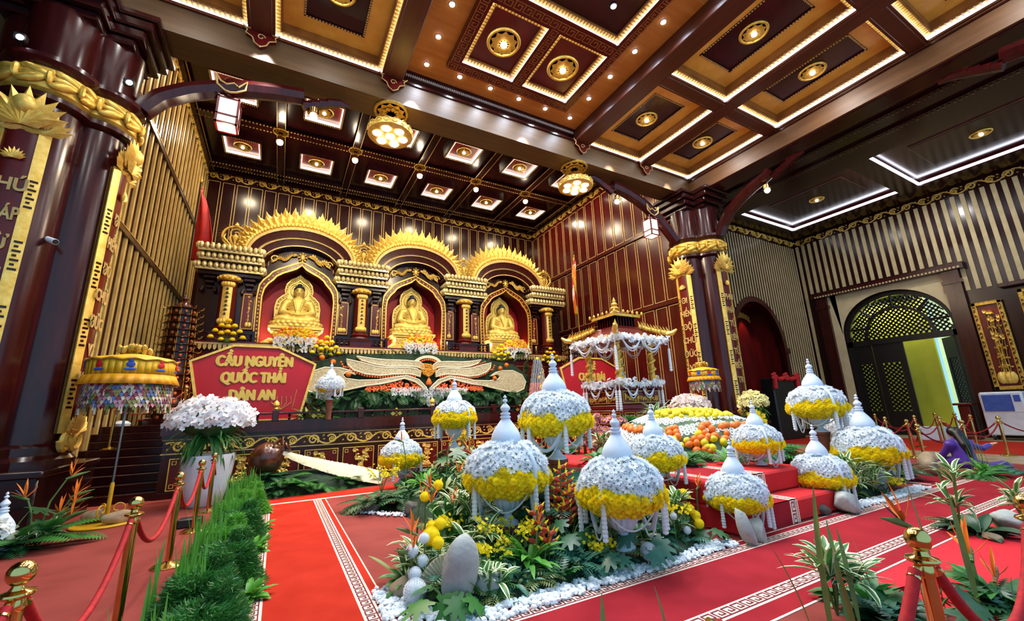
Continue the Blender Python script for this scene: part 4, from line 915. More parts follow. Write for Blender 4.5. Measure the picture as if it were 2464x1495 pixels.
for x in PX:
    pil = MB(); cor = MB(); dk = MB(); plq = MB(); plqd = MB(); bal_ = MB()
    dk.box(x - 1.0, x + 1.0, 18.15, 19.2, 4.2, 7.8); dk.box(x - .98, x + .98, 17.75, 18.2, 6.72, 6.86)
    for s_ in (-1, 1):
        for k in range(3): dk.bbox(x + s_*.62 - .2 + .05*k, x + s_*.62 + .2 - .05*k, 17.85 + .1*k, 18.15, 6.6 - .16*k, 6.72 - .16*k, .02)
        for a in (-.36, .36): dk.tube([(x + s_*.62 + a*.5, 17.98, 6.3), (x + s_*.62 + a*.6, 17.95, 6.12)], [.05, .07], 6)
    pil.lathe([(.36, 4.5), (.38, 4.56), (.32, 4.66), (.36, 4.74), (.27, 4.84), (.25, 6.45), (.3, 6.5)], 24, (x, 17.85, 0)); pil.bbox(x - .42, x + .42, 17.45, 18.2, 4.2, 4.5, .02)
    plq.lathe([(.28, 6.5), (.36, 6.56), (.36, 6.66), (.3, 6.72)], 20, (x, 17.85, 0)); [plq.ell((x + .35*math.cos(a), 17.85 + .35*math.sin(a), 6.61), (.06, .06, .07), 6, 5) for a in np.linspace(0, 2*PI, 14)]
    # gilt tablet on the pillar
    V = []; aa = np.linspace(-PI/2 - .55, -PI/2 + .55, 9)
    for za, zb, r in ((5.0, 6.35, .285),): plq.lathe([(r - .03, za), (r, za), (r, zb), (r - .03, zb)], 9, (x, 17.85, 0), arc=(aa[0], aa[-1]))
    for z in (4.98, 6.36):
        for k in range(5): plq.ell((x + .27*math.cos(aa[2*k]), 17.85 + .27*math.sin(aa[2*k]), z), (.09, .08, .11), 8, 6)
    for k in range(7):
        for q in range(4): z = 5.2 + .155*k; plqd.box(x - .06 + .03*(q % 2), x + .02 + .03*(q % 2) + .02*((k*q) % 3), 17.555, 17.57, z + .025*q, z + .025*q + .014); 
        plqd.box(x - .01, x + .012, 17.555, 17.57, z, z + .1)
    for s_ in (-1, 1):
        for k in range(3): bal_.lathe([(.02, 4.25), (.05, 4.32), (.02, 4.38), (.05, 4.44), (.02, 4.5)], 8, (x + s_*(.55 + .17*k), 17.35, 0))
        bal_.bbox(x + s_*.98 - .05, x + s_*.98 + .05, 17.28, 17.42, 4.2, 4.62, .01)
    bal_.box(x - 1.0, x + 1.0, 17.3, 17.4, 4.5, 4.56); bal_.box(x - 1.0, x + 1.0, 17.3, 17.4, 4.2, 4.24)
    petal_tier(cor, x - 1.05, x + 1.05, 17.75, 6.86, 7.14, .25); petal_tier(cor, x - .96, x + .96, 17.65, 7.2, 7.46, .25); petal_tier(cor, x - 1.0, x + .98, 17.55, 7.5, 7.8, .25); dk.box(x - .93, x + .93, 17.7, 18.4, 6.86, 7.82)
    po = pil.build('pillar', mahogR, alt); dk.build('bay_panels', mahogD, alt); cor.build('petal_cornice', silverG, alt); plq.build('pillar_tablet', goldB, po); plqd.build('tablet_glyphs', blackM, po); bal_.build('small_balusters', mahogD, alt)
HALF = [(1.22, 4.3), (1.24, 5.2), (1.25, 6.1), (1.2, 6.4), (1.08, 6.62), (.93, 6.78), (.82, 6.95), (.62, 7.1), (.38, 7.22), (.16, 7.34), (0, 7.5)]
def ogee(o):  # outline offset outward by o
    P = [(a + (o if a > 0.05 else 0), b + o*(0.9 if b > 6.3 else 0)) for a, b in HALF]; return [(-a, b) for a, b in P] + [(a, b) for a, b in P[-2::-1]]
def earc(hw, zs, zt, n=20): return [(-hw*math.cos(PI*i/n), zs + (zt-zs)*math.sin(PI*i/n)) for i in range(n+1)]
for c, pos in zip(NX, ('left', 'middle', 'right')):
    M = FR((c, 18.0, 0), (1, 0, 0), (0, -1, 0))
    nb = MB().box(c - 1.4, c + 1.4, 19.1, 19.2, 4.1, 7.7); nb.build('niche_back', nicheR, alt, sharp=None)
    ns = MB().ring(ogee(0.02), ogee(.1), -1.1, .02, M); ns.build('niche_side', mahogR, alt)
    ng = MB().ring(ogee(.0), ogee(.045), .0, .06, M); ng.ring(ogee(.16), ogee(.2), 0, .06, M); ng.ring(ogee(.045), ogee(.16), 0, .035, M, 1)
    O = ogee(.10)
    for k in range(len(O)-1):
        a = np.array(O[k]); b = np.array(O[k+1]); L = np.linalg.norm(b-a)
        for q in range(max(1, int(L/.13))):
            p = a + (b-a)*(q+.5)/max(1, int(L/.13)); ng.ell((M @ np.array([p[0], .04, p[1], 1]))[:3], (.034, .02, .034), 6, 4)
    ng.build('niche_frame', [gold, mahogR], alt)
    tp = MB(); inn = ogee(.2); n = len(inn); big = []
    for k in range(n):
        u = k/(n-1); a = PI*u; big.append((-1.5*math.cos(a) if 0.1 < u < .9 else (-1.45 if u < .5 else 1.45), 4.3 + 4.0*math.sin(a)**.55 if 0 < u < 1 else 4.3))
    tp.ring(inn, big, -.25, -.05, M); tp.build('tympanum', mahogD, alt)
    aw = MB(); aw.ring(earc(1.38, 7.2, 8.2), earc(1.62, 7.45, 8.52), -.5, .35, M); aw.ring(earc(1.66, 7.45, 8.56), earc(1.84, 7.6, 8.84), -.5, .5, M); aw.build('arch_band', mahog, alt)
    al = MB(); al.ring(earc(1.61, 7.42, 8.5), earc(1.67, 7.46, 8.57), -.2, .40, M); al.ring(earc(1.4, 7.25, 8.2), earc(1.43, 7.27, 8.24), -.2, .38, M); al.ring(earc(1.83, 7.6, 8.83), earc(1.9, 7.66, 8.92), -.2, .54, M); al.build('gold_moulding', goldP, alt)
    gb = MB(); gb.ring(earc(1.88, 7.64, 8.92), earc(1.98, 7.7, 9.16), 0, .45, M)
    for k in range(46):
        a = PI*(k+.5)/46; gb.ell((M @ np.array([-1.95*math.cos(a), .46, 7.68 + 1.38*math.sin(a), 1]))[:3], (.075, .07, .085), 6, 5)
    gb.build('beaded_band', goldB, alt)
    fl = MB()
    def flame(l, w_):
        P = [(0, 0), (.5, .25), (.42, .55), (.15, .8), (.12, 1.0), (-.12, .78), (-.42, .5), (-.46, .2)]
        V = [(a*w_, 0, b*l) for a, b in P] + [(a*w_*.2 + .0, .13*w_ + .05, b*l*.8 + .05) for a, b in ((0, .2), (0, .5), (.1, .8))]
        F = [(0, 1, 8), (1, 9, 8), (1, 2, 9), (2, 10, 9), (2, 3, 10), (3, 4, 10), (4, 5, 10), (5, 9, 10), (5, 6, 9), (6, 8, 9), (6, 7, 8), (7, 0, 8)]; return MB().add(V, F).tpl()
    for row, (nn, ll, yo, base) in enumerate(((21, 1.0, .10, .97), (24, .74, .24, .965), (26, .46, .38, .96))):
        for k in range(nn):
            a = PI*(.04 + .92*(k + .5*(row % 2))/(nn - .5)); s_ = math.sin(a)**1.2; l = ll*(.52 + .42*s_); d = np.array([-math.cos(a), math.sin(a)*1.0]); lean = (1 if a < PI/2 else -1)*.12
            T = flame(l, .46 if row < 2 else .34); f = 1 if a < PI/2 else -1; ph = math.atan2(d[0], d[1])*.85
            Ml = np.eye(4); Ml[:3, 0] = (f*math.cos(ph), 0, -f*math.sin(ph)); Ml[:3, 1] = (0, 1, 0); Ml[:3, 2] = (math.sin(ph), 0, math.cos(ph)); Ml[:3, 3] = (-1.95*math.cos(a)*base, yo, 7.68 + 1.42*math.sin(a)*base); fl.put(T, M @ Ml)
    fl.build('flame_crest', goldB, alt)
    dr = MB()
    for s_ in (-1, 1):
        t_ = np.linspace(0, 1, 22); P = np.stack([s_*(.28 + .78*t_), .05 + 0*t_, 7.86 - .28*t_ + .07*np.sin(t_*11)], -1); P = P @ M[:3, :3].T + M[:3, 3]; dr.tube(P, .045*np.sin(PI*np.clip(t_*.9+.1, 0, 1)) + .018, 6)
        dr.tube((spiral((s_*.98, 7.66), .16, .05, 1.1, 0, 14) + np.array([0, .05, 0])) @ M[:3, :3].T + M[:3, 3], .03, 5)
        for k in range(9): p = P[2 + 2*k]; dr.add([p, p + np.array([.06*s_, -.03, .05]), p + np.array([.02*s_, -.04, .16]), p + np.array([-.05, -.03, .05])], [(0, 1, 2, 3)]); dr.add([p, p + np.array([.05*s_, -.03, -.05]), p + np.array([.08*s_, -.04, -.12]), p + np.array([-.04, -.03, -.05])], [(0, 1, 2, 3)])
        dr.ell(M[:3, 3] + np.array([s_*.28, -.06, 7.92]), (.09, .05, .06), 8, 6)
    dr.ell(M[:3, 3] + np.array([0, -.06, 7.86]), (.09, .04, .13), 10, 8)
    for k in range(8): a = 2*PI*k/8; dr.ell(M[:3, 3] + np.array([.13*math.cos(a), -.05, 7.86 + .17*math.sin(a)]), (.04, .03, .05), 6, 4)
    dr.build('dragon_carving', goldB, alt)
k = 0
for x in PX:
    for s_ in (-1, 1):
        if (x < -1 and s_ < 0) or (x > 11 and s_ > 0): continue
        pm = MB(); M = FR((x + s_*.66, 18.12, 5.5), (1, 0, 0), (0, -1, 0)); pm.put(MB().bbox(-.24, .24, 0, .05, -.72, .72, .015).tpl(), M, 1); outline(pm, M, -.19, .19, -.67, .67, .018, .06, 0); pm.put(relief(70 + k, .34, 1.2), M @ MX((0, .055, 0))); pm.build('relief_plaque', [goldB, mahogR], alt); k += 1
for x, pos in zip(PX, ('left end of the altar', 'between the left and middle arches', 'between the middle and right arches', 'right end of the altar')):
    c = np.array([x, 17.9, 8.32]); g = MB()
    g.tube([c + np.array([.42*math.cos(a), 0, .42*math.sin(a)]) for a in np.linspace(0, 2*PI, 24, endpoint=False)], .045, 6, closed=True); g.bbox(x - .3, x + .3, 17.8, 18.0, 7.8, 7.93, .02)
    for k in range(18): a = PI*(-.1 + 1.2*k/17); d = np.array([math.cos(a), 0, math.sin(a)]); g.put(MB().add([(-.05, 0, 0), (.05, 0, 0), (.03, .02, .1), (0, 0, .17), (-.03, .02, .1)], [(0, 1, 2, 3, 4)]).tpl(), aim(c + d*.42, d))
    for a in (-.75, -.35, 0, .35, .75): g.tube([c + np.array([a*.15, -.02, -.38]), c + np.array([a*.5, -.05, -.1]), c + np.array([a*.42, -.03, .12 - abs(a)*.05])], [.035, .05, .012], 6)
    g.ell(c + np.array([0, -.03, -.05]), (.1, .07, .15), 8, 8); g.tube(spiral((0, 0), .22, .06, 1.2, 1, 16) + c + np.array([0, 0, .12]), .025, 5); g.lathe([(.08, .4), (.1, .46), (.05, .52), (0, .62)], 8, tuple(c))
    g.build('ring_finial', goldB, alt)
# ------------------------------------------------------------------ statues
def make_statue():
    t = thing('buddha_statue', 'x', 'statue', (0, 0, 0))
    b = MB()
    for s_ in (-1, 1):
        b.ell((s_*.42, -.1, .17), (.42, .3, .17)); caps(b, (s_*.44, .02, .86), (s_*.56, -.06, .48), .15, .13); caps(b, (s_*.56, -.06, .48), (s_*.14, -.34, .33), .12, .08); b.ell((s_*.175, .0, 1.3), (.035, .05, .12), 8, 6)
        caps(b, (s_*.72, -.18, .14), (s_*.1, -.36, .1), .13, .12)
    b.ell((0, -.22, .12), (.55, .24, .13)); caps(b, (0, 0, .25), (0, .03, .82), .36, .32); caps(b, (-.36, .02, .88), (.36, .02, .88), .14, .14); b.ell((0, -.38, .32), (.2, .1, .06)); caps(b, (0, 0, .95), (0, -.02, 1.15), .12, .11)
    b.ell((0, -.02, 1.33), (.185, .19, .24), 14, 10); b.ell((0, -.2, 1.3), (.028, .03, .05), 8, 6)
    for s_ in (-1, 1): b.tube([(s_*.18, -.28, .95), (s_*.1, -.37, .6), (s_*.04, -.36, .42)], .035, 6)
    bo = remesh('body', b, goldS, .028, t, 4)
    h = MB().ell((0, .03, 1.44), (.195, .2, .17), 16, 10); h.ell((0, .03, 1.62), (.095, .095, .09), 12, 8)
    for p in sphere_pts(120):
        if p[2] > -.1 and not (p[1] < -.6 and p[2] < .45): h.ell(np.array((0, .03, 1.44)) + p*np.array((.195, .2, .17)), (.022, .022, .022), 5, 4)
    h.build('hair', hairB, bo)
    f = MB()
    for s_ in (-1, 1): f.ell((s_*.075, -.195, 1.345), (.045, .012, .009), 8, 5); f.tube([(s_*.03, -.2, 1.385), (s_*.08, -.195, 1.405), (s_*.13, -.165, 1.385)], .006, 5)
    f.ell((0, -.2, 1.225), (.04, .012, .01), 8, 5); f.build('face_lines', mat('brown_face_line', '#6a4418', '#5a3812', 0.5), bo)
    r = MB()
    for k in range(6):
        z = .15 + .12*k; r.tube([(-.42 + .02*k, -.3 + .02*k, z), (0, -.38 + .03*k, z - .08), (.42 - .02*k, -.3 + .02*k, z)], .014, 5)
    for s_ in (-1, 1):
        for k in range(5): r.tube([(s_*(.5 + .02*k), .0 - .04*k, .86 - .1*k), (s_*(.62), -.14, .5 - .05*k), (s_*.4, -.33, .24)], .013, 5)
    r.build('robe_fold', gold, bo)
    e = MB(); P = []
    for k in range(25): a = -.35 + (PI + .7)*k/24; P.append((.82*math.cos(a), .68 + .74*math.sin(a)))
    Q = [(.47, 1.1)]
    H = [(-.82, .1), (-.84, .7), (-.78, 1.0), (-.6, 1.2), (-.5, 1.26), (-.53, 1.45), (-.48, 1.7), (-.34, 1.9), (-.16, 2.0), (0, 2.14)]; H = H + [(-a, b_) for a, b_ in H[-2::-1]]
    e.prism(H, .22, .28)
    inn = [(a*.84, .1 + (b_ - .1)*.9) for a, b_ in H]; e.ring(H, [(a*.94, .1 + (b_-.1)*.965) for a, b_ in H], .16, .24); e.ring(inn, [(a*.8, .1 + (b_-.1)*.87) for a, b_ in H], .16, .24)
    for a, b_ in [((p[0]+q[0])/2*.89, .1 + ((p[1]+q[1])/2 - .1)*.935) for p, q in zip(H[:-1], H[1:])] + [(a*.89, .1 + (b_-.1)*.935) for a, b_ in H]: e.ell((a, .2, b_), (.05, .03, .05), 8, 5)
    e.tube([(.3*math.cos(a), .18, 1.42 + .3*math.sin(a)) for a in np.linspace(0, 2*PI, 28, endpoint=False)], .02, 6, closed=True); e.tube([(.42*math.cos(a), .18, 1.42 + .42*math.sin(a)) for a in np.linspace(-.4, PI + .4, 28)], .015, 6)
    e.build('halo', goldS, t)
    p = MB()
    for k in range(26):
        a = 2*PI*k/26
        for q in range(2): p.ell((.86*math.cos(a + q*.12), .5*math.sin(a + q*.12), -.02 - .12*q), (.13, .1, .1), 8, 5)
    p.lathe([(.7, -.2), (.85, -.12), (.84, .04), (.7, .07)], 32); p.V[-1] = p.V[-1]*np.array([1, .6, 1])
    p.build('lotus_seat', goldS, t)
    d = MB()
    for z0, z1, w_ in ((-.3, -.18, .98), (-.38, -.3, .9), (-.75, -.38, .78), (-.83, -.75, .92), (-1.0, -.83, 1.08)): d.bbox(-w_, w_, -.5*w_ - .05, .45, z0, z1, .02)
    S = scroll(.5, .26)
    for k in range(3): d.put(S, MX((-.75 + .5*k, -.45, -.565)) @ np.diag([1, -1, 1, 1]))
    for s_ in (-1, 1):
        for k in range(6): d.ell((s_*(.85 + .07*k), -.35 - .02*k, -.75 - .05*k), (.15, .12, .1), 8, 5)
    d.build('pedestal', goldS, t); return t
proto = make_statue()
for i, (c, lb) in enumerate(zip(NX, ('gold seated buddha statue with halo in the left niche of the altar', 'gold seated buddha statue with halo in the middle niche of the altar', 'gold seated buddha statue with halo in the right niche of the altar'))):
    o = proto if i == 0 else dup(proto, (0, 0, 0)); o.location = (c, 18.5, 5.2); o['label'] = lb; o['group'] = 'seated statues in the niches'
# ------------------------------------------------------------------ lotus emblem made of flowers on the altar front
def inpoly(P, x, y):
    c = False; j = len(P)-1
    for i in range(len(P)):
        if (P[i][1] > y) != (P[j][1] > y) and x < (P[j][0]-P[i][0])*(y-P[i][1])/(P[j][1]-P[i][1]) + P[i][0]: c = not c
        j = i
    return c
LOW = [(5.31, 2.56), (5.63, 2.87), (6.11, 3.02), (6.56, 2.96), (7.21, 2.85), (7.92, 2.83), (8.37, 2.9), (8.48, 3.04), (8.33, 3.15), (8.03, 3.05), (8.23, 3.19), (8.58, 3.28), (9.1, 3.29), (9.57, 3.11), (9.76, 2.8), (9.64, 2.48), (9.27, 2.34), (8.76, 2.39), (8.11, 2.53), (7.63, 2.64), (7.11, 2.7), (6.65, 2.8), (6.2, 2.92), (5.76, 2.78), (5.38, 2.5)]
MID = [(5.54, 2.99), (5.52, 3.2), (5.67, 3.3), (6.02, 3.35), (6.65, 3.32), (7.12, 3.37), (7.6, 3.51), (8.04, 3.61), (7.99, 3.41), (7.79, 3.21), (7.4, 3.07), (6.93, 3.02), (6.47, 3.08), (5.98, 3.1), (5.71, 3.05)]
TOP = [(5.39, 3.28), (5.41, 3.48), (5.58, 3.59), (6.02, 3.62), (6.65, 3.62), (7.03, 3.65), (7.55, 3.73), (7.41, 3.59), (7.02, 3.45), (6.52, 3.38), (6.02, 3.41), (5.62, 3.38)]
CX0 = 5.22
def mir(P, f=1.0): return [(2*CX0 - CX0 - (a - CX0)*f, b) for a, b in P][::-1]
em = thing('lotus_flower_emblem', 'large lotus emblem of white flower petals and orange balls on the altar front', 'flower display', (5.2, 16.6, 1.5))
bk = MB(); bk.prism([(1.0, 2.3), (9.9, 2.2), (10.1, 3.0), (9.3, 3.6), (7.8, 3.8), (5.2, 3.95), (2.4, 3.85), (1.2, 3.6), (.7, 3.0)], 16.72, 16.9, None, 0); bk.box(1.6, 9.4, 16.75, 17.3, 1.5, 2.4); bk.build('backing_board', gapM, em)
flg = MB()
for i in range(190):
    x = random.uniform(.7, 10.0); z = random.uniform(2.1, 2.5)
    flg.put(frond(random.uniform(.4, .7), random.uniform(-.7, .2), .8, .3, 8), MX((x, 16.7, z), (0, 0, -PI/2 + random.uniform(-1.2, 1.2))))
for i in range(110):
    u = random.random(); x = .9 + 9.0*u; z = (3.7 + .15*math.sin(u*PI)) if i % 2 else random.uniform(2.7, 3.7); x = x if i % 2 else random.choice((.95, 9.85))
    flg.put(frond(random.uniform(.3, .5), random.uniform(.3, 1.2), .8, .3, 8), MX((x, 16.78, z), (0, 0, random.uniform(-.5, .5) + (PI if x < 5 else 0))))
flg.build('fern_fringe', greenD, em)
for P in (LOW, MID, TOP, mir(LOW), mir(MID, 1.12), mir(TOP, 1.2)):
    mb = MB().prism(P, 16.5, 16.72, None, 0); mb.tube([(a, 16.5, b) for a, b in P], .032, 6, closed=True); xs = [p[0] for p in P]; zs = [p[1] for p in P]; Ms = []; A = (max(xs)-min(xs))*(max(zs)-min(zs))
    for k in range(int(A*1300)):
        x, z = random.uniform(min(xs), max(xs)), random.uniform(min(zs), max(zs))
        if inpoly(P, x, z): Ms.append(aim((x, 16.5, z), (random.uniform(-.4, .4), -1, random.uniform(-.2, .5)), random.random()*6, .035))
    mb.stamp(DAISY, Ms[::3], 0); mb.stamp(MUM, Ms[1::3] + Ms[2::3], 0); mb.build('flower_petal', [creamp, mat('cream_flower_eye', '#e4dec0', '#cfc8a4', .6)], em)
pd = MB().prism([(4.87, 3.28), (4.95, 3.45), (5.2, 3.5), (5.45, 3.45), (5.55, 3.28), (5.4, 3.1), (5.25, 2.98), (5.0, 3.1)], 16.5, 16.7, None, 0)
for k in range(130):
    x, z = random.uniform(4.88, 5.54), random.uniform(3.0, 3.49)
    if abs(x - 5.2) < .33*min(1, (z - 2.95)*3): pd.ell((x, 16.5, z), (.03, .03, .04), 6, 5)
pd.build('seed_pod', mat('golden_seed_pod', '#e2a02e', '#c98518', 0.6), em)
cr = MB().ring(earc(.5, 3.42, 3.75), earc(.62, 3.42, 3.86), 16.5, 16.7, FR((5.2, 0, 0), (1, 0, 0), (0, 1, 0))); cr.build('cream_arch', creamp, em)
def ballrow(P, n, r, mb):
    P = np.array(P); L = np.concatenate([[0], np.cumsum(np.linalg.norm(np.diff(P, axis=0), axis=1))])
    for s_ in np.linspace(0, L[-1], n): mb.ell((np.interp(s_, L, P[:, 0]), 16.52, np.interp(s_, L, P[:, 1])), (r, r, r), 8, 6)
sb = MB(); rowM = [(a, b - .07) for a, b in MID[8:]]; rowT = [(a, b - .06) for a, b in TOP[7:]]
ballrow([(8.2, 3.5), (8.1, 3.3)] + rowM, 30, .04, sb); ballrow([(7.75, 3.66)] + rowT, 26, .032, sb); ballrow(mir([(8.2, 3.5), (8.1, 3.3)] + rowM, 1.12), 32, .04, sb); ballrow(mir(rowT, 1.2), 26, .035, sb); ballrow([(5.2 - .45*math.cos(a), 3.38 + .3*math.sin(a)) for a in np.linspace(0, PI, 12)], 15, .04, sb)
for s_ in (-1, 1):
    for k in range(170):
        u = random.random(); x = CX0 + s_*(.25 + 2.2*u); hi = np.interp(.25 + 2.2*u, [.25, .5, .95, 1.4, 2.45], [2.55, 2.75, 2.88, 2.78, 2.62]); z = random.uniform(2.42, hi)
        if z < hi: sb.ell((x, 16.55, z), (.045, .045, .045), 7, 5)
o = sb.build('orange_flower_balls', salmonF, em); o['kind'] = 'stuff'
bd = MB().lathe([(.0, 2.62), (.1, 2.68), (.12, 2.76), (.07, 2.88), (0, 2.97)], 14, (5.23, 16.5, 0)); [bd.ell((a, 16.5, b), (.1, .1, .1), 12, 8) for a, b in ((1.23, 3.65), (1.61, 3.5), (2.16, 3.05), (8.48, 3.39), (8.8, 3.54), (8.19, 2.95))]; bd.build('orange_ball', orangeF, em)
og = MB()
for k in range(34):
    x = 3.76 + .093*k; ln = .3 + .45*math.exp(-((x - 5.3)/.45)**2)
    for q in range(int(ln/.045)): og.put(ORCH, aim((x + random.uniform(-.03, .03), 16.44, 2.52 - .045*q), (random.uniform(-.5, .5), -1, random.uniform(-.4, .3)), random.random()*6, .05))
og.build('hanging_orchids', [wpetal, creamp], em)
def bouquet(c, label):
    t = thing('niche_bouquet', label, 'bouquet', (c, 17.25, 4.2), 'bouquets in front of the statues')
    g = MB()
    for k in range(60): g.put(frond(random.uniform(.3, .5), random.uniform(-.5, .8), .9, .3, 7), MX((c + random.uniform(-.45, .45), 17.3, 4.25), (0, 0, random.uniform(-PI, 0))))
    g.put(MB().ell((0, 0, 0), (.5, .22, .3), 12, 8).tpl(), MX((c, 17.35, 4.32))); g.build('foliage', greenD, t)
    a, b, w_ = MB(), MB(), MB()
    for k in range(150):
        u = random.uniform(-1, 1); z = random.uniform(0, 1); p = (c + u*.85*(1 - .4*z), 17.02 + .15*u*u - .05*(1-z), 4.22 + .55*z)
        (a if random.random() < .55 else b).ell(p, (.065, .06, .06), 7, 5)
    for k in range(13):
        x = c - .66 + .11*k; ln = random.uniform(.2, .6)
        for q in range(int(ln/.05)): w_.put(ORCH, aim((x + random.uniform(-.04, .04), 16.93, 4.4 - .05*q), (random.uniform(-.5, .5), -1, random.uniform(-.3, .3)), random.random()*6, .055))
    a.build('orange_blooms', opetal, t); b.build('yellow_blooms', ypetal, t); w_.build('hanging_orchids', [wpetal, creamp], t)
for c, q in zip(NX, ('left', 'middle', 'right')): bouquet(c, 'orange and yellow bouquet with hanging white orchids below the %s statue' % q)
def ball_tree(x, y, z, label, s=1.35):
    t = thing('yellow_flower_stand', label, 'flower stand', (x, y, z), 'yellow flower stands along the altar'); a = MB(); g = MB()
    for q, (dx, dz) in enumerate([(0, .55), (-.14, .42), (.14, .42), (0, .4), (-.26, .28), (.0, .26), (.26, .28), (-.13, .22), (.13, .22), (-.34, .12), (.34, .12), (-.12, .06), (.12, .06)]):
        a.lathe([(.0, .09), (.06, .07), (.1, .0), (.08, -.03), (0, -.02)], 12, (x + dx*s, y - .05, z + dz*s)); g.tube([(x, y + .05, z), (x + dx*s, y, z + dz*s)], .01, 4)
    g.lathe([(.1, 0), (.14, .08), (.05, .12)], 10, (x, y, z)); a.build('yellow_blooms', ypetal, t); g.build('stems', stemM, t)
ball_tree(-1.76, 17.05, 4.15, 'stand of yellow flower caps at the left end of the altar shelf'); ball_tree(1.38, 16.98, 3.72, 'stand of yellow flower caps just right of the red prayer sign'); ball_tree(8.78, 16.98, 3.75, 'stand of yellow flower caps at the right tip of the lotus emblem'); ball_tree(11.5, 16.98, 3.7, 'stand of yellow flower caps at the right end of the altar')
for x, lb in ((1.38, 'slim stand carrying the yellow flower caps right of the prayer sign'), (8.78, 'slim stand carrying the yellow flower caps right of the emblem'), (11.5, 'slim stand carrying the yellow flower caps at the altar end')):
    z = 3.72; tag(MB().lathe([(.16, 1.5), (.16, 1.55), (.03, 1.6), (.03, z - .06), (.13, z - .02), (.13, z + .0)], 14, (x, 17.03, 0)).build('pedestal_stand', mahogD), lb, 'stand')
# ------------------------------------------------------------------ signs on the stage
def sign(P, y, label, lines, m=None):
    cx = sum(p[0] for p in P)/len(P); t = thing('prayer_sign', label, 'sign', (cx, y, 1.5)); inn = [(cx + (a - cx)*.955, 2.5 + (b - 2.5)*.945) for a, b in P]
    MB().prism(P, y, y + .1).build('board', signR, t, sharp=None); MB().ring(P, inn, y - .04, y + .02, closed=True).build('frame', goldB, t)
    for body, x, z, s_, xs in lines: textmesh('lettering', body, s_, .006, mat('gold_sign_lettering', '#e3c05a', '#d4ae48', 0.4, 0.2), t, FR((x, y - .012, z), (1, 0, 0), (0, -1, 0)), 0, xs*.86, bold=.023*s_/.3)
    return t
SP = [(-1.12, 3.4), (-.09, 3.39), (.8, 2.96), (.5, 1.5), (-1.64, 1.5), (-1.97, 2.98)]
t = sign(SP, 12.4, 'large red heptagonal prayer sign with gold frame and lettering on the left of the stage', [('CẦU NGUYỆN', -.6, 2.98, .36, .82), ('QUỐC THÁI', -.6, 2.57, .36, .82), ('DÂN AN', -.6, 2.14, .36, .82)])
lk = MB()
for px in (-1.2, .05):
    c = np.array([px, 12.385, 1.78]); 
    for a in (-.9, -.45, 0, .45, .9): lk.tube([c, c + np.array([a*.25, 0, .18]), c + np.array([a*.22, 0, .34])], .006, 4)
    lk.tube([c + np.array([.25, 0, 0]), c + np.array([.33, 0, .5])], .006, 4)
lk.build('lotus_line_drawing', goldP, t)
sp2 = [(a*1.1 + 11.3, 1.5 + (b - 1.5)*1.05) for a, b in SP]
sign(sp2, 12.9, 'red heptagonal sign with gold lettering standing behind the palanquin', [('LỄ', 10.75, 3.12, .3, .82), ('CHIÊM BÁI', 10.65, 2.72, .4, .8)])
# ------------------------------------------------------------------ pagodas and other things on the stage
def pagoda(x, y, z0, tiers, w, h, label):
    t = thing('pagoda_lamp', label, 'pagoda', (x, y, z0), 'many-tiered pagodas on the stage'); r = MB(); b = MB(); l = MB(); s = MB()
    b.lathe([(w*1.1, z0), (w*1.1, z0 + .12), (w, z0 + .15)], 8, (x, y, 0))
    for i in range(tiers):
        z = z0 + .12 + h*i; k = w*(1 - .28*i/tiers)
        b.lathe([(k*.74, z), (k*.74, z + h*.8)], 8, (x, y, 0)); r.lathe([(k*.7, z + h*.72), (k*1.0, z + h*.72), (k*1.02, z + h*.78), (k*.8, z + h)], 8, (x, y, 0))
        for q in range(8):
            a = 2*PI*q/8; c = np.array([x + k*1.0*math.cos(a), y + k*1.0*math.sin(a), z + h*.76]); d = np.array([math.cos(a), math.sin(a), .5]); s.tube([c, c + d*k*.14, c + d*k*.2 + np.array([0, 0, .05])], [.014, .012, .006], 4)
            a += PI/8; c = np.array([x + k*.72*math.cos(a), y + k*.72*math.sin(a), z + h*.35]); l.ell(c, (k*.1, k*.1, h*.26), 8, 6); s.tube([(x + k*.8*math.cos(a - PI/8), y + k*.8*math.sin(a - PI/8), z), (x + k*.8*math.cos(a - PI/8), y + k*.8*math.sin(a - PI/8), z + h*.72)], .012, 4)
    z = z0 + .12 + h*tiers; r.lathe([(w*.5, z), (w*.3, z + .12), (.06, z + .2), (.09, z + .28), (.03, z + .36), (0, z + .5)], 8, (x, y, 0))
    b.build('body', mahogD, t); r.build('tier_roofs', mahog, t); l.build('niche_figures', mat('orange_niche_figure', '#c9663a', '#a84e28', 0.5, 0.2), t); s.build('roof_spurs', goldK, t)
pagoda(-2.72, 15.2, 1.5, 15, .56, .215, 'dark many-tiered pagoda with small gold spurs beside the left stage wall')
for z_ in (2.15, 2.6, 3.05, 1.8): lamp('POINT', (-2.3, 14.45, z_), 5, WARM, .03)
pagoda(11.6, 15.2, 1.5, 14, .56, .215, 'dark many-tiered pagoda partly hidden behind the palanquin')
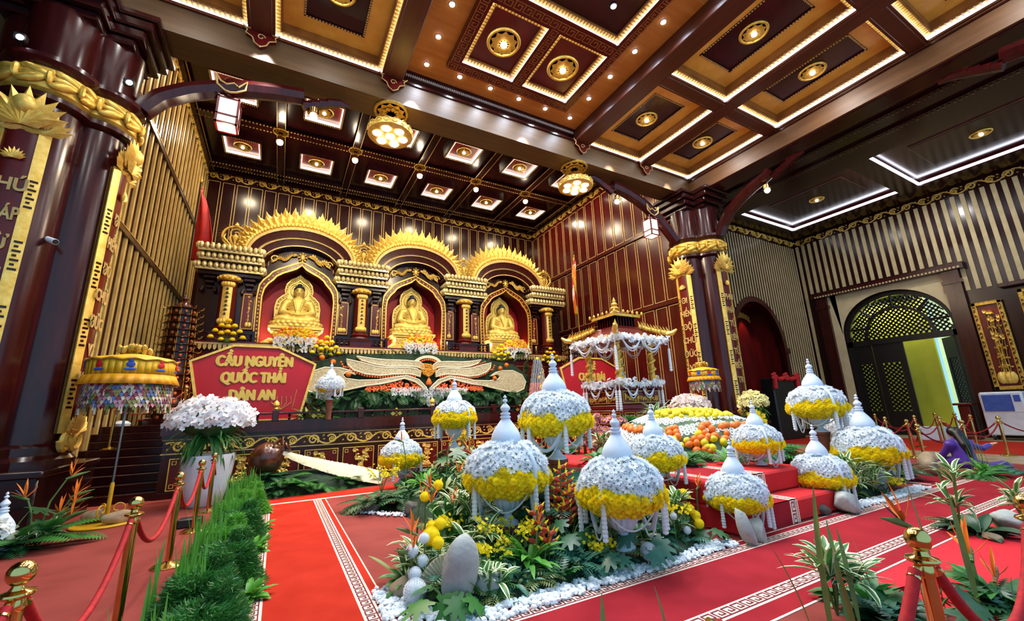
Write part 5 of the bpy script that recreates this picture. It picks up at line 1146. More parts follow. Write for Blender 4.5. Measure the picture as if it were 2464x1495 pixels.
def can_tower(x, y, z, w, h, label, cols):
    t = thing('gift_tower', label, 'stacked offering', (x, y, z), 'cone-shaped towers of stacked cans'); n = 11; P = [MB(), MB()]
    for i in range(n):
        k = w*(1 - .78*i/n); zz = z + h*i/n; m_ = max(5, int(2*PI*k/.085))
        for q in range(m_): a = 2*PI*q/m_; P[0 if i < 6 else 1].lathe([(.04, zz), (.04, zz + h/n*.92), (.03, zz + h/n*.96)], 8, (x + k*math.cos(a), y + k*math.sin(a), 0))
    for p, m_, nm in zip(P, cols, ('lower_cans', 'upper_cans')): o = p.build(nm, m_, t); o['kind'] = 'stuff'
    c = MB().lathe([(w*1.02, z), (w*.3, z + h*.85)], 6, (x, y, 0), arc=(-PI/2 - .35, -PI/2 + .45)); 
    MB().lathe([(.0, z), (w*.95, z), (w*.2, z + h)], 16, (x, y, 0)).build('core', greenD, t)
    d = MB()
    for k in range(12): u = k/12; r = w*(1.1 - .78*u); a = -PI/2 + .15 + .3*math.sin(k*1.9); d.tube(spiral((0, 0), .1, .03, 1.3, k, 14) @ np.array([(1, 0, 0), (0, 1, 0), (0, 0, 1)]) + np.array([x + r*math.cos(a), y + r*math.sin(a), z + h*.8*u + .08]), .03, 5)
    d.build('gold_dragon', goldB, t); MB().ell((x, y, z + h + .03), (.07, .07, .07), 12, 8).build('gold_ball', goldB, t)
canS = mat('silver_cans', '#b9bcc4', '#9a9da6', 0.3, 0.7); canP = mat('pink_cans', '#d4a0a0', '#b98484', 0.4, 0.2); canB = mat('blue_grey_cans', '#8fa3b8', '#76899e', 0.35, 0.4)
can_tower(8.22, 13.0, 1.5, .42, 1.85, 'tall cone of stacked pink and silver cans with a gold dragon', (canP, canS)); can_tower(9.15, 13.3, 1.5, .5, 1.5, 'lower cone of blue-grey cans behind the tall white spire', (canB, canB))
def stanchion_proto():
    t = thing('rope_post', 'x', 'rope post', (0, 0, 0))
    MB().lathe([(.16, 0), (.16, .012), (.13, .03), (.05, .045), (.03, .06)], 28).build('base', brass, t); MB().lathe([(.032, .05), (.032, .82)], 18).build('pole', brass, t)
    c = MB().lathe([(.032, .80), (.04, .82), (.03, .85), (.06, .865), (.064, .872), (.06, .88), (.03, .89), (.022, .905), (.02, .915)], 20); c.build('collar', brass, t)
    MB().ell((0, 0, .955), (.05, .05, .052), 20, 14).build('ball_top', brass, t); return t
SPOST = stanchion_proto(); _first = [True]
def post(x, y, z, label, group, s=1.0):
    if _first[0]: _first[0] = False; o = SPOST
    else: o = dup(SPOST, (0, 0, 0))
    o.location = (x, y, z); o['label'] = label; o['group'] = group; o.scale = (s, s, s); return (x, y, z + .84*s)
def rope(a, b, sag, label, r=.02, m=None, group=None, n=20):
    a = np.array(a); b = np.array(b); d = (b-a); d[2] = 0; d /= np.linalg.norm(d)
    t = thing('barrier_rope', label, 'rope', (a+b)/2, group); P = catenary(a + d*.07, b - d*.07, sag, n); MB().tube(P, r, 10).build('rope', m or velvet, t)
    e = MB(); e.tube([a + d*.03 + np.array([0, 0, .02]), P[0] + (P[1]-P[0])*.4], [.012, r*1.15], 10); e.tube([b - d*.03 + np.array([0, 0, .02]), P[-1] + (P[-2]-P[-1])*.4], [.012, r*1.15], 10); e.build('brass_hook', brass, t)
a = post(-3.35, 13.3, 1.0, 'brass rope post standing on the dark stairs beside the striped wall', None); b = post(-2.25, 14.4, 1.5, 'brass rope post at the top of the dark stairs, behind the orchids', None)
rope(a, b, .25, 'thin dark red rope across the top of the stairs', .014, velvetD)
tb = thing('low_table', 'low red lacquered table with papers at the top of the stairs', 'table', (-3.0, 15.0, 1.5)); MB().bbox(-3.3, -2.55, 14.85, 15.25, 1.62, 1.66, .01).build('tabletop', velvetD, tb); [MB().box(x_, x_ + .05, y_, y_ + .05, 1.5, 1.62).build('leg', mahogD, tb) for x_ in (-3.25, -2.65) for y_ in (14.9, 15.15)]
tag(MB().bbox(-3.15, -2.7, 14.9, 15.15, 1.66, 1.69, .008).build('paper_stack', whiteC), 'small stack of white papers on the low red table', 'papers')
tag(MB().lathe([(.17, 1.5), (.19, 1.56), (.12, 1.62), (.03, 1.64)], 14, (-3.52, 14.6, 0)).build('white_cushion', white), 'white rounded cushion on the stage at the stair head', 'cushion')
ar = thing('altar_rail', 'dark rail with gold ball knobs on the stage beyond the tallest lantern', 'railing', (10.2, 13.0, 1.5))
for x in (9.62, 10.05, 10.5, 10.95): MB().lathe([(.06, 1.5), (.05, 1.56), (.04, 2.2), (.07, 2.25)], 10, (x, 13.0, 0)).build('post', mahogD, ar); MB().ell((x, 13.0, 2.34), (.09, .09, .09), 14, 10).build('gold_knob', goldB, ar)
MB().bbox(9.6, 11.0, 12.97, 13.03, 2.1, 2.18, .01).build('top_rail', mahogD, ar); MB().bbox(9.6, 11.0, 12.97, 13.03, 1.65, 1.7, .01).build('bottom_rail', mahogD, ar)
# flags
def flag(x, y, z0, z1, cols, label, nm, side=1, w_=.75):
    t = thing(nm, label, 'flag', (x, y, z0)); MB().tube([(x, y, z0), (x, y, z1 - .15)], .025, 8).build('pole', blackM if len(cols) == 1 else goldK, t); MB().lathe([(.03, z1 - .15), (.05, z1 - .05), (.0, z1 + .1)], 10, (x, y, 0)).build('finial', goldK if len(cols) == 1 else blackM, t)
    nx, nz = 18, 30; top = z1 - .3; V = []; M_ = []; F = []
    for j in range(nz+1):
        v = j/nz
        for i in range(nx+1):
            u = i/nx; wd = w_*(.12 + .88*min(1, v*1.5)**.8)*(1 - .35*max(0, v - .75)/.25*u); fold = .09*math.sin(u*8 + v*3)*min(1, u*2)
            V.append((x + (.05 + wd*u*.62 + fold*.6)*(1 if x < 5 else -1), y + side*(.03 + wd*u*.5) + fold, top - 3.1*v - .5*u*(1 - v*.6)))
    for j in range(nz):
        for i in range(nx): b_ = j*(nx+1) + i; F.append((b_, b_+1, b_+nx+2, b_+nx+1)); M_.append(int((i/nx*len(cols)*.999 + (j/nz)*len(cols)*1.3)) % len(cols))
    mb = MB(); mb.add(V, {4: (np.array(F), np.array(M_))}); o = mb.build('cloth', cols, t, sharp=180); sd = o.modifiers.new('thick', 'SOLIDIFY'); sd.thickness = .012
flag(-3.4, 18.6, 1.5, 10.8, [redC], 'tall plain red flag hanging on a pole in the left corner of the alcove', 'flag', -1, 1.1)
flag(13.35, 16.9, 1.5, 9.8, [yellowC, redC, whiteC, opetal], 'striped yellow red and white flag hanging beside the right alcove wall', 'flag', -1, .75)
# ------------------------------------------------------------------ flower lanterns: urn, ball of chrysanthemums, white spire, garlands, tassels
ycore = mat('yellow_flower_core', '#d9a90c', '#b98a08', 0.8, scale=20)
SPIRE = [(.178, 0), (.19, .03), (.19, .065), (.178, .11), (.155, .155), (.125, .20), (.095, .24), (.07, .275), (.056, .30), (.07, .31), (.07, .325), (.054, .333), (.054, .345), (.066, .352), (.066, .366), (.046, .374), (.036, .385), (.056, .405), (.066, .425), (.058, .447), (.03, .48), (.016, .495), (.014, .502), (.028, .512), (.034, .525), (.028, .538), (.012, .548), (.010, .556), (.022, .566), (.022, .578), (.008, .592), (0, .605)]
def tassel(mb, p, L, r):
    n = 9; pr = [(r*.3, 0), (r*.85, -.02*L)]
    for i in range(n): z = -.05*L - .93*L*i/n; k = r*(.9 + .12*i/n); pr += [(k*.8, z), (k, z - .03*L), (k, z - .07*L)]
    pr.append((0, -L)); mb.lathe(pr[::-1], 9, p)
def bead_string(mb, P, r):
    P = np.array(P); L = np.concatenate([[0], np.cumsum(np.linalg.norm(np.diff(P, axis=0), axis=1))]); n = int(L[-1]/(r*1.7)); T = MB().ell((0, 0, 0), (r, r, r), 6, 4).tpl()
    mb.stamp(T, [MX([np.interp(s_, L, P[:, k]) for k in range(3)]) for s_ in np.linspace(0, L[-1], n)])
def flower_lantern(x, y, zc, W, zfoot, ground, label, rot=0.0, split=0.0, dens=1.0, open_=True):
    t = thing('flower_lantern', label, 'flower lantern', (x, y, ground), 'white and yellow flower lanterns'); c = np.array([x, y, zc]); R = np.array([W*.5, W*.5, W*.36])
    ck = MB().ell(c, R*.9, 24, 16); ck.ell(c - np.array([0, 0, R[2]*.12]), R*np.array([.915, .915, .8]), 24, 16, 1); ck.build('flower_core', [fcore, ycore], t)
    n = int(760*dens); Y_, W_ = [], []; s0 = math.sqrt(4*PI*.8/n)*W*.5
    for p in sphere_pts(n):
        ph = math.atan2(p[1], p[0]); lim = split + .13*math.sin(ph*3 + x*3) + .09*math.sin(ph*7 + y)
        if p[2] < -.80: continue
        q = p.copy(); 
        if q[2] < 0: q[:2] *= 1 + .16*math.sin(min(1, -q[2]*1.15)*PI)
        if p[2] > .95: continue
        s_ = s0*random.uniform(.85, 1.2); M = aim(c + q*R*random.uniform(.92, 1.0), (q[0] + random.uniform(-.25, .25), q[1] + random.uniform(-.25, .25), q[2]*1.3 + random.uniform(-.25, .25)), random.random()*6, s_*(1.08 if p[2] > lim else .92))
        (W_ if p[2] > lim else Y_).append(M)
    MB().stamp(MUM, Y_).build('yellow_chrysanthemums', [ypetal, ypetal], t)['kind'] = 'stuff'
    k = len(W_)//2; random.shuffle(W_); wm = MB().stamp(DAISY, W_[k:]).stamp(MUM, W_[:k], 0); wm.build('white_daisies', [wpetal, fcore], t)['kind'] = 'stuff'
    zs = zc + W*.325; sp = MB().lathe([(r*W, z*W + zs) for r, z in SPIRE], 36, (x, y, 0)); sp.build('white_spire', white, t, sharp=50)
    # fluted urn under the ball
    zb = zc - W*.3; h = max(.16, zb - zfoot); u = MB()
    u.lathe([(W*.17, zb + .02), (W*.19, zb - h*.06), (W*.18, zb - h*.12)], 28, (x, y, 0)); u.lathe([(W*.17, zb - h*.12), (W*.17, zb - h*.22), (W*.13, zb - h*.4), (W*.07, zb - h*.52), (W*.05, zb - h*.56)], 48, (x, y, 0), flute=.07, nfl=16)
    u.lathe([(W*.055, zb - h*.56), (W*.07, zb - h*.58), (W*.045, zb - h*.63), (W*.05, zb - h*.72), (W*.09, zb - h*.84), (W*.125, zb - h*.9), (W*.13, zb - h)], 28, (x, y, 0)); u.build('fluted_urn', white, t)
    if zfoot > ground + .03:
        p = MB().lathe([(W*.1, ground), (W*.11, ground + .03), (W*.1, ground + .05), (W*.13, zfoot - .06), (W*.15, zfoot - .05), (W*.15, zfoot)][0:6], 20, (x, y, 0)); p.build('terracotta_pedestal', terra, t)
    # garlands and tassels
    g, b = MB(), MB(); A = [rot + k_*PI/2 for k_ in range(4)]
    def P(a, up, out=1.03): return c + np.array([R[0]*out*math.cos(a)*math.cos(up), R[1]*out*math.sin(a)*math.cos(up), R[2]*1.05*math.sin(up)])
    for i in range(4):
        a0, a1 = A[i], A[i] + PI/2*.96; down0 = [P(a0, u_) for u_ in np.linspace(1.0, -.55, 8)]; down1 = [P(a1, u_) for u_ in np.linspace(-.55, 1.0, 8)]
        mid = catenary(down0[-1], down1[0], W*.3, 10); k0 = i % 2 == 0
        if k0: g.tube(np.concatenate([down0, mid[1:-1], down1[:3]]), W*.027, 8)
        bead_string(b, np.concatenate([down0[4:], catenary(down0[-1], down1[0], W*(.4 if k0 else .24), 10)[1:-1], down1[:3]]), W*.012)
    g.build('flower_garland', white, t); b.build('bead_strings', wpetal, t)['kind'] = 'stuff'
    for a in A + [rot + .5, rot + PI + .45]:
        p = P(a, -.25, 1.05); L = W*random.uniform(.4, .5); L = min(L, p[2] - ground - .06); q = MB(); q.tube([P(a, .45), P(a, .1, 1.05), p], W*.008, 5); tassel(q, tuple(p), L, W*.034); q.build('hanging_tassel', wpetal, t)
    return t
flower_lantern(2.47, 4.70, .90, .95, .30, 0, 'large white and yellow flower lantern at the garden front, directly behind the yellow orchids', -1.35)
flower_lantern(3.31, 3.68, .76, .87, .14, 0, 'large white and yellow flower lantern on a terracotta pedestal in the middle of the front', -1.15)
flower_lantern(3.51, 5.13, 1.51, .96, .90, 0, 'tallest flower lantern, rising behind the two large front ones', -.35, .0)
flower_lantern(2.42, 9.48, .72, .85, .12, 0, 'flower lantern at the back left of the garden beside the stream of white petals', -.6, .12)
flower_lantern(3.50, 9.13, 1.51, .92, .80, 0, 'high flower lantern in front of the gold scroll frieze of the stage', -1.2, .25)
flower_lantern(4.74, 4.49, .93, .74, .50, 0, 'flower lantern between the middle front one and the fruit mound', -1.1, .0)
flower_lantern(5.26, 3.68, .47, .71, .05, 0, 'low flower lantern at the left foot of the red carpeted steps', -1.5, -.1)
flower_lantern(7.57, 3.80, .48, .79, .08, 0, 'low flower lantern on grey stones at the right foot of the red carpeted steps', -2.0, .05)
flower_lantern(6.95, 4.35, .99, .69, .60, .58, 'flower lantern standing on the upper red step', -2.2, .0)
flower_lantern(9.40, 4.56, 1.53, .96, .98, 0, 'tall flower lantern of the right group, highest on the right side', -2.1, .05)
flower_lantern(9.36, 3.85, .75, 1.0, .13, 0, 'wide flower lantern at the right end of the pebble border', -1.7, .0)
flower_lantern(11.3, 4.9, .98, .88, .40, 0, 'flower lantern of mostly white blooms behind the right group', -1.7, -.45)
flower_lantern(1.10, 11.53, 2.36, .62, 1.98, 1.5, 'small pale flower lantern standing by the stage balustrade right of the prayer sign', -1.3, -.6, .6)
# ------------------------------------------------------------------ red stepped dais
dz = MB(); dz.bbox(5.05, 7.45, 3.53, 5.0, 0, .29, .03); dz.bbox(5.05, 7.45, 3.93, 5.0, .29, .58, .03); dz.bbox(4.95, 9.9, 4.95, 10.3, 0, .58, .03)
tag(dz.build('red_dais', mat('red_step_carpet', '#d51f25', '#c0181e', 0.95, scale=2.5, bump=.25, bscale=240)), 'red carpeted stepped platform rising in the middle of the garden', 'platform')
rs = MB(); e = .006
def stepband(x0, x1, m, key):
    for (ya, za), (yb, zb) in (((3.53, .0), (3.53, .29)), ((3.53, .29), (3.93, .29)), ((3.93, .29), (3.93, .58)), ((3.93, .58), (4.9, .58))):
        if ya == yb:
            rs.box(x0, x1, ya - e, ya + .002, za, zb + e, m)
            if key: key_row(rs, (x1 - .03, ya - e - .002, za), (x1 - .03, ya - e - .002, zb), x1 - x0 - .06, 2, up=(0, -1, 0), side=(-1, 0, 0))
        else:
            rs.box(x0, x1, ya - e, yb, za - .002, za + e, m)
            if key: key_row(rs, (x1 - .03, ya, za + e + .002), (x1 - .03, yb, za + e + .002), x1 - x0 - .06, 2, side=(-1, 0, 0))
stepband(5.28, 5.42, 1, True); stepband(6.12, 6.27, 1, True); stepband(5.42, 6.12, 0, False); stepband(6.29, 6.31, 1, False)
tag(rs.build('step_runner', [carpD, cream, keyM], sharp=None), 'red runner with key-pattern borders climbing the two steps', 'carpet')
# ------------------------------------------------------------------ mound of white flowers and fruit on the dais
mo = thing('fruit_and_flower_mound', 'mound of white flowers with oranges and yellow fruit in front of the palanquin', 'flower display', (7.75, 6.25, .58))
wf, yf, of, gf, bf = [], [], [], [], []
fl_ = np.array([.78, .62, 0]); lat = np.array([.62, -.78, 0]); SPH = MB().ell((0, 0, 0), (1, 1, 1.15), 10, 7).tpl()
mc = np.array([7.55, 6.2, .56]); MR = np.stack([lat*1.72, fl_*1.12, np.array([0, 0, .92])]); MN = np.stack([lat/1.72, fl_/1.12, np.array([0, 0, 1/.92])])
el_ = MB().ell((0, 0, 0), (.96, .96, .96), 36, 20); el_.V[0] = el_.V[0] @ MR + mc; el_.build('mound_base', fcore, mo)
for p in sphere_pts(3600):
    if p[2] < .03: continue
    t_ = p[0]; f = p[1]; h = p[2]; P = mc + p @ MR; N = tuple(p @ MN); r = random.random()
    front = f < .35
    w1 = .05*math.sin(t_*5)
    if front and -.42 < t_ - .0 < .42 and .16 + w1 < h < .52 + w1:
        if r < .5: (yf if random.random() < .55 else of).append(MX(P + p*.0, (r, r*3, 0), random.uniform(.055, .075)))
    elif front and -.75 < t_ < .75 and .56 + w1 < h < .66 + w1 and abs(t_) > .1:
        if r < .35: of.append(MX(P, (r, r*3, 0), .07))
    elif front and -.35 < t_ < .5 and .84 < h:
        if r < .4: yf.append(MX(P, (0, 0, 0), .055))
    elif front and .68 + w1 < h < .76 + w1 and r < .75: continue
    elif front and h < .16 + w1 and abs(t_) < .35:
        if r < .9: bf.append(aim(P, N, r*6, .055))
    else: wf.append(aim(P, N, r*6, .056))
MB().stamp(DAISY, wf).build('white_flowers', [wpetal, fcore], mo)['kind'] = 'stuff'; MB().stamp(ORCH, bf).build('pale_blue_hydrangea', [mat('pale_blue_petals', '#d3ddf3', '#b9c8e8', .6), wpetal], mo)['kind'] = 'stuff'
MB().stamp(SPH, yf).build('yellow_fruit', yellowF, mo)['kind'] = 'stuff'; MB().stamp(SPH, of).build('orange_fruit', orangeF, mo)['kind'] = 'stuff'
fr_ = MB()
for k in range(130):
    a = random.uniform(0, 2*PI); fr_.put(frond(random.uniform(.35, .6), random.uniform(-.1, .6), 1.0, .32, 8), MX((*((np.array([.92*math.cos(a), .92*math.sin(a), 0]) @ MR + mc)[:2]), .62 + random.uniform(0, .12)), (0, 0, a - .9 + random.uniform(-.5, .5))))
fr_.build('fern_skirt', green, mo)
# ------------------------------------------------------------------ palanquin
pq = thing('palanquin', 'gilt open palanquin with two-tiered roof hung with white flowers and tassels', 'palanquin', (8.05, 8.55, .58)); X, Y = 8.05, 8.55
b = MB().bbox(X - .85, X + .85, Y - .85, Y + .85, .58, 1.1, .02); b.bbox(X - .78, X + .78, Y - .78, Y + .78, 1.1, 1.5, .02); b.bbox(X - .72, X + .72, Y - .72, Y + .72, 1.5, 1.62, .02); b.bbox(X - .66, X + .66, Y - .66, Y + .66, 1.62, 2.0, .02); b.bbox(X - .72, X + .72, Y - .72, Y + .72, 2.0, 2.08, .02)
b.build('base', mahogR, pq); gp = MB()
for (u, n, o) in (((1, 0, 0), (0, -1, 0), (X, Y - .66, 0)), ((0, 1, 0), (-1, 0, 0), (X - .66, Y, 0)), ((-1, 0, 0), (0, 1, 0), (X, Y + .66, 0)), ((0, -1, 0), (1, 0, 0), (X + .66, Y, 0))):
    M = FR(o, u, n)
    for k in range(3): gp.put(relief(90 + k, .3, .3), M @ MX((-.42 + .42*k, .01, 1.81), (0, PI/2, 0))); outline(gp, M, -.62 + .42*k, -.22 + .42*k, 1.66, 1.96, .015, .02, 0)
    M2 = FR(np.array(o) + np.array(n)*.12, u, n)
    for k in range(4): outline(gp, M2, -.72 + .37*k, -.4 + .37*k, 1.16, 1.44, .015, .02, 0); gp.put(scroll(.3, .18), M2 @ MX((-.71 + .37*k, .01, 1.3)))
gp.build('gilt_carving', goldK, pq)
for sx in (-1, 1):
    for sy in (-1, 1):
        p = MB(); px_, py_ = X + sx*.58, Y + sy*.58; p.bbox(px_ - .05, px_ + .05, py_ - .05, py_ + .05, 2.05, 3.3, .01); t_ = np.linspace(0, 1, 60); p.tube(np.stack([px_ + .085*np.cos(t_*30), py_ + .085*np.sin(t_*30), 2.1 + 1.1*t_], -1), .035, 5)
        p.lathe([(.13, 2.05), (.1, 2.15), (.08, 2.2)], 10, (px_, py_, 0)); p.build('dragon_post', gold, pq)
r = MB()
def hip(mb, h0, h1, z0, z1, n=6):
    for i in range(n):
        u0, u1 = i/n, (i+1)/n; a = h0 + (h1-h0)*u0; c_ = h0 + (h1-h0)*u1; za = z0 + (z1-z0)*u0**1.6; zb = z0 + (z1-z0)*u1**1.6
        V = [(X - a, Y - a, za), (X + a, Y - a, za), (X + a, Y + a, za), (X - a, Y + a, za), (X - c_, Y - c_, zb), (X + c_, Y - c_, zb), (X + c_, Y + c_, zb), (X - c_, Y + c_, zb)]; mb.add(V, [(k, (k+1) % 4, 4 + (k+1) % 4, 4 + k) for k in range(4)])
hip(r, .86, .4, 3.36, 3.68); r.box(X - .86, X + .86, Y - .86, Y + .86, 3.3, 3.36); r.box(X - .36, X + .36, Y - .36, Y + .36, 3.66, 3.98); hip(r, .46, .08, 4.0, 4.18); r.box(X - .46, X + .46, Y - .46, Y + .46, 3.95, 4.0); r.build('roof', mahogR, pq, sharp=30)
g = MB()
for h_, z_ in ((.87, 3.33), (.47, 3.97)): rect_ring(g, X - h_, X + h_, Y - h_, Y + h_, .03, z_ - .03, z_ + .04)
for sx in (-1, 1):
    for sy in (-1, 1):
        for k in range(10): u = k/9; q = np.array([X + sx*(.95 - .5*u), Y + sy*(.95 - .5*u), 3.45 + .22*u**1.3]); g.ell(q, (.06 + .02*math.sin(k*2.2), .06, .07), 7, 5); g.add([q, q + np.array([.06, 0, .05]), q + np.array([sx*-.04, sy*-.04, .2]), q + np.array([-.06, 0, .05])], [(0, 1, 2, 3)])
        g.tube([(X + sx*.9, Y + sy*.9, 3.42), (X + sx*1.02, Y + sy*1.02, 3.45), (X + sx*1.1, Y + sy*1.1, 3.54)], [.08, .07, .03], 6)
        for k in range(5): u = k/4; q = np.array([X + sx*(.5 - .34*u), Y + sy*(.5 - .34*u), 4.04 + .12*u]); g.ell(q, (.035, .035, .06), 6, 5)
    for k in range(7):
        g.box(X - .33 + .1*k, X - .3 + .1*k, Y - .39, Y - .36, 3.7, 3.94); g.box(X - .39, X - .36, Y - .33 + .1*k, Y - .3 + .1*k, 3.7, 3.94)
    g.box(X - .4, X - .33, Y - .4, Y - .33, 3.62, 3.98)
g.lathe([(.16, 4.12), (.1, 4.2), (.14, 4.26), (.07, 4.32), (.1, 4.38), (.04, 4.44), (.05, 4.48), (0, 4.6)], 16, (X, Y, 0)); g.build('gilt_roof_ornament', gold, pq)
for lev, hh, z_ in ((0, .9, 3.27), (1, .7, 2.2)):
    of_ = MB(); cv_ = MB()
    for (u, o) in (((1, 0, 0), (X - hh, Y - hh, z_)), ((0, 1, 0), (X - hh, Y - hh, z_)), ((1, 0, 0), (X - hh, Y + hh, z_)), ((0, 1, 0), (X + hh, Y - hh, z_))):
        u = np.array(u); o = np.array(o)
        for k in range(170): v = random.random(); q = o + u*2*hh*v + RNG.normal(0, .045, 3) + np.array([0, 0, -.1*math.sin(PI*v) if lev else 0]); of_.put(ORCH, aim(q, RNG.normal(0, 1, 3) + np.array([-.6, -.8, .2]), random.random()*6, .062))
        for a_, c_ in ((.12, .45), (.5, .86)): P = catenary(o + u*2*hh*a_ - np.array([0, 0, .05]), o + u*2*hh*c_ - np.array([0, 0, .05]), .22 if lev == 0 else .3, 12); cv_.tube(P, .022, 6); P2 = P.copy(); P2[:, 2] -= .07*np.sin(np.linspace(0, PI, 12)); cv_.tube(P2, .012, 5)
    for sx, sy in ((-1, -1), (-1, 1), (1, -1), (1, 1)):
        for q in range(1 if lev == 0 else 2):
            tm = MB(); p = (X + sx*(hh + .04), Y + sy*(hh - .12*q), z_ - .22); tm.tube([(p[0], p[1], z_), p], .01, 5); tassel(tm, p, .62 if lev == 0 else .55, .04); tm.build('white_tassel', wpetal, pq)
    o = of_.build('white_orchids', [wpetal, creamp], pq); o['kind'] = 'stuff'; cv_.build('white_garland', white, pq)
ri = thing('relic_stupa', 'small white domed relic container inside the palanquin', 'relic container', (8.0, 8.5, 2.08)); MB().lathe([(.3, 2.08), (.32, 2.12), (.3, 2.2), (.22, 2.26)], 24, (8.0, 8.5, 0)).build('yellow_base', creamp, ri); MB().lathe([(r_*.75, z_*.9 + 2.26) for r_, z_ in SPIRE], 24, (8.0, 8.5, 0)).build('white_dome', white, ri)
# ------------------------------------------------------------------ parasols
def parasol(x, y, z0, zt, R, label, tilt=0.0, base=True):
    t = thing('ceremonial_parasol', label, 'parasol', (x, y, z0), 'yellow ceremonial parasols'); p = MB().tube([(x, y, z0 + (.62 if base else 0)), (x, y, zt + .1)], .018, 10); p.build('pole', steel, t)
    H = R*.42; c = MB(); n = 40
    for i in range(n):
        a0, a1 = 2*PI*i/n, 2*PI*(i+1)/n; k = 1.0
        c.add([(x + R*math.cos(a0), y + R*math.sin(a0), zt - H), (x + R*math.cos(a1), y + R*math.sin(a1), zt - H), (x + R*math.cos(a1), y + R*math.sin(a1), zt), (x + R*math.cos(a0), y + R*math.sin(a0), zt)], [(0, 1, 2, 3)])
    c.lathe([(R, zt), (R*.9, zt + .05), (.0, zt + .16)], n, (x, y, 0)); o = c.build('silk_drum', yellowC, t); s_ = o.modifiers.new('thick', 'SOLIDIFY'); s_.thickness = .008
    e = MB()
    for k in range(9):
        a = 2*PI*k/9; M = FR((x + R*1.01*math.cos(a), y + R*1.01*math.sin(a), zt - H*.5), (-math.sin(a), math.cos(a), 0), (math.cos(a), math.sin(a), 0))
        e.put(MB().ell((0, 0, .03), (.06, .01, .05), 8, 5).ell((0, 0, .09), (.035, .012, .035), 8, 5).tpl(), M, k % 2); e.put(MB().ell((0, 0, -.05), (.085, .008, .022), 8, 5).tpl(), M, 1)
    e.tube([(x + R*1.01*math.cos(a), y + R*1.01*math.sin(a), zt + .012*math.sin(a*13)) for a in np.linspace(0, 2*PI, 80, endpoint=False)], .02, 6, 2, closed=True); e.build('embroidery', [redC, blueC, goldK], t)
    f = MB(); m_ = 120; A = np.linspace(0, 2*PI, m_, endpoint=False); w = R*(1.03 + .035*np.sin(A*26)); V = np.concatenate([np.stack([x + R*1.01*np.cos(A), y + R*1.01*np.sin(A), 0*A + zt - H], -1), np.stack([x + w*1.06*np.cos(A), y + w*1.06*np.sin(A), 0*A + zt - H - R*.26], -1)]); f.add(V, [(i, (i+1) % m_, m_ + (i+1) % m_, m_ + i) for i in range(m_)]); o = f.build('orange_ruffle', orangeC, t, sharp=180); s_ = o.modifiers.new('thick', 'SOLIDIFY'); s_.thickness = .006
    cols = [mat('beaded_%s' % nm, a_, b_, .5) for nm, a_, b_ in (('olive', '#8f8a4a', '#6d6a34'), ('blue', '#5a74b0', '#3c5690'), ('pink', '#c99aa8', '#a87080'), ('cream', '#d9cfb8', '#bdb096'), ('green', '#4f7a54', '#3a6040'), ('crimson', '#8e3040', '#702030'))]
    bd = MB()
    for row in range(7):
        for k in range(int(70*R/.63)):
            a = 2*PI*(k + .5*(row % 2))/int(70*R/.63); z = zt - H - R*.27 - row*R*.095; p = np.array([x + R*.98*math.cos(a), y + R*.98*math.sin(a), z])
            bd.put(MB().add([(-.028, 0, .035), (.028, 0, .035), (.03, .012, 0), (0, .02, -.045), (-.03, .012, 0)], [(0, 1, 2, 3, 4)]).tpl(), FR(p, np.array((-math.sin(a), math.cos(a), 0))*R/.63, (math.cos(a), math.sin(a), 0)), random.randrange(6))
            if row in (1, 3, 5, 6) and k % 3 == row % 3: bd.lathe([(.0, z - .03*R), (.012, z - .05*R), (.018, z - .22*R), (0, z - .24*R)], 6, (p[0], p[1], 0), m=(k*5 + row) % 6)
    o = bd.build('beaded_fringe', cols, t); o['kind'] = 'stuff'
    cr = MB()
    for k in range(26): a = 2*PI*k/26; r_ = R*random.uniform(.1, .4); cr.ell((x + r_*math.cos(a), y + r_*math.sin(a), zt + .17 + .08*random.random()), (.04, .04, .07), 6, 5)
    cr.lathe([(.1, zt + .1), (.08, zt + .2), (.03, zt + .26), (0, zt + .34)], 10, (x, y, 0)); cr.build('gilt_crown', goldK, t)
    if base:
        MB().lathe([(.022, z0 + .03), (.03, z0 + .05), (.03, z0 + .6), (.022, z0 + .64)], 12, (x, y, 0)).build('yellow_sleeve', ypaint, t); q = MB().lathe([(.42, z0), (.43, z0 + .02), (.42, z0 + .03), (0, z0 + .03)], 36, (x, y, 0))
        for a in (.3, 2.3, 4.3): q.tube(spiral((.12, .18), .1, .035, 1.0, -1.2, 18) @ np.array([(math.cos(a), math.sin(a), 0), (0, 0, 0), (0, 0, 1)]) + np.array([x, y, z0 + .05]), .012, 6)
        q.build('yellow_base_plate', ypaint, t)
    return t
parasol(-2.30, 9.62, 0, 2.62, .60, 'yellow silk ceremonial parasol with beaded fringe standing left of the rope posts')
rock((-2.48, 9.72, .03), (.2, .14, .13), 'brown stone on the back of the yellow parasol base plate', 3, stoneB, .4); rock((-2.10, 9.48, .03), (.27, .13, .12), 'longer brown stone on the front of the yellow parasol base plate', 4, stoneB, .5)
parasol(12.05, 9.0, 0, 2.62, .46, 'yellow silk ceremonial parasol with beaded fringe in front of the right column')
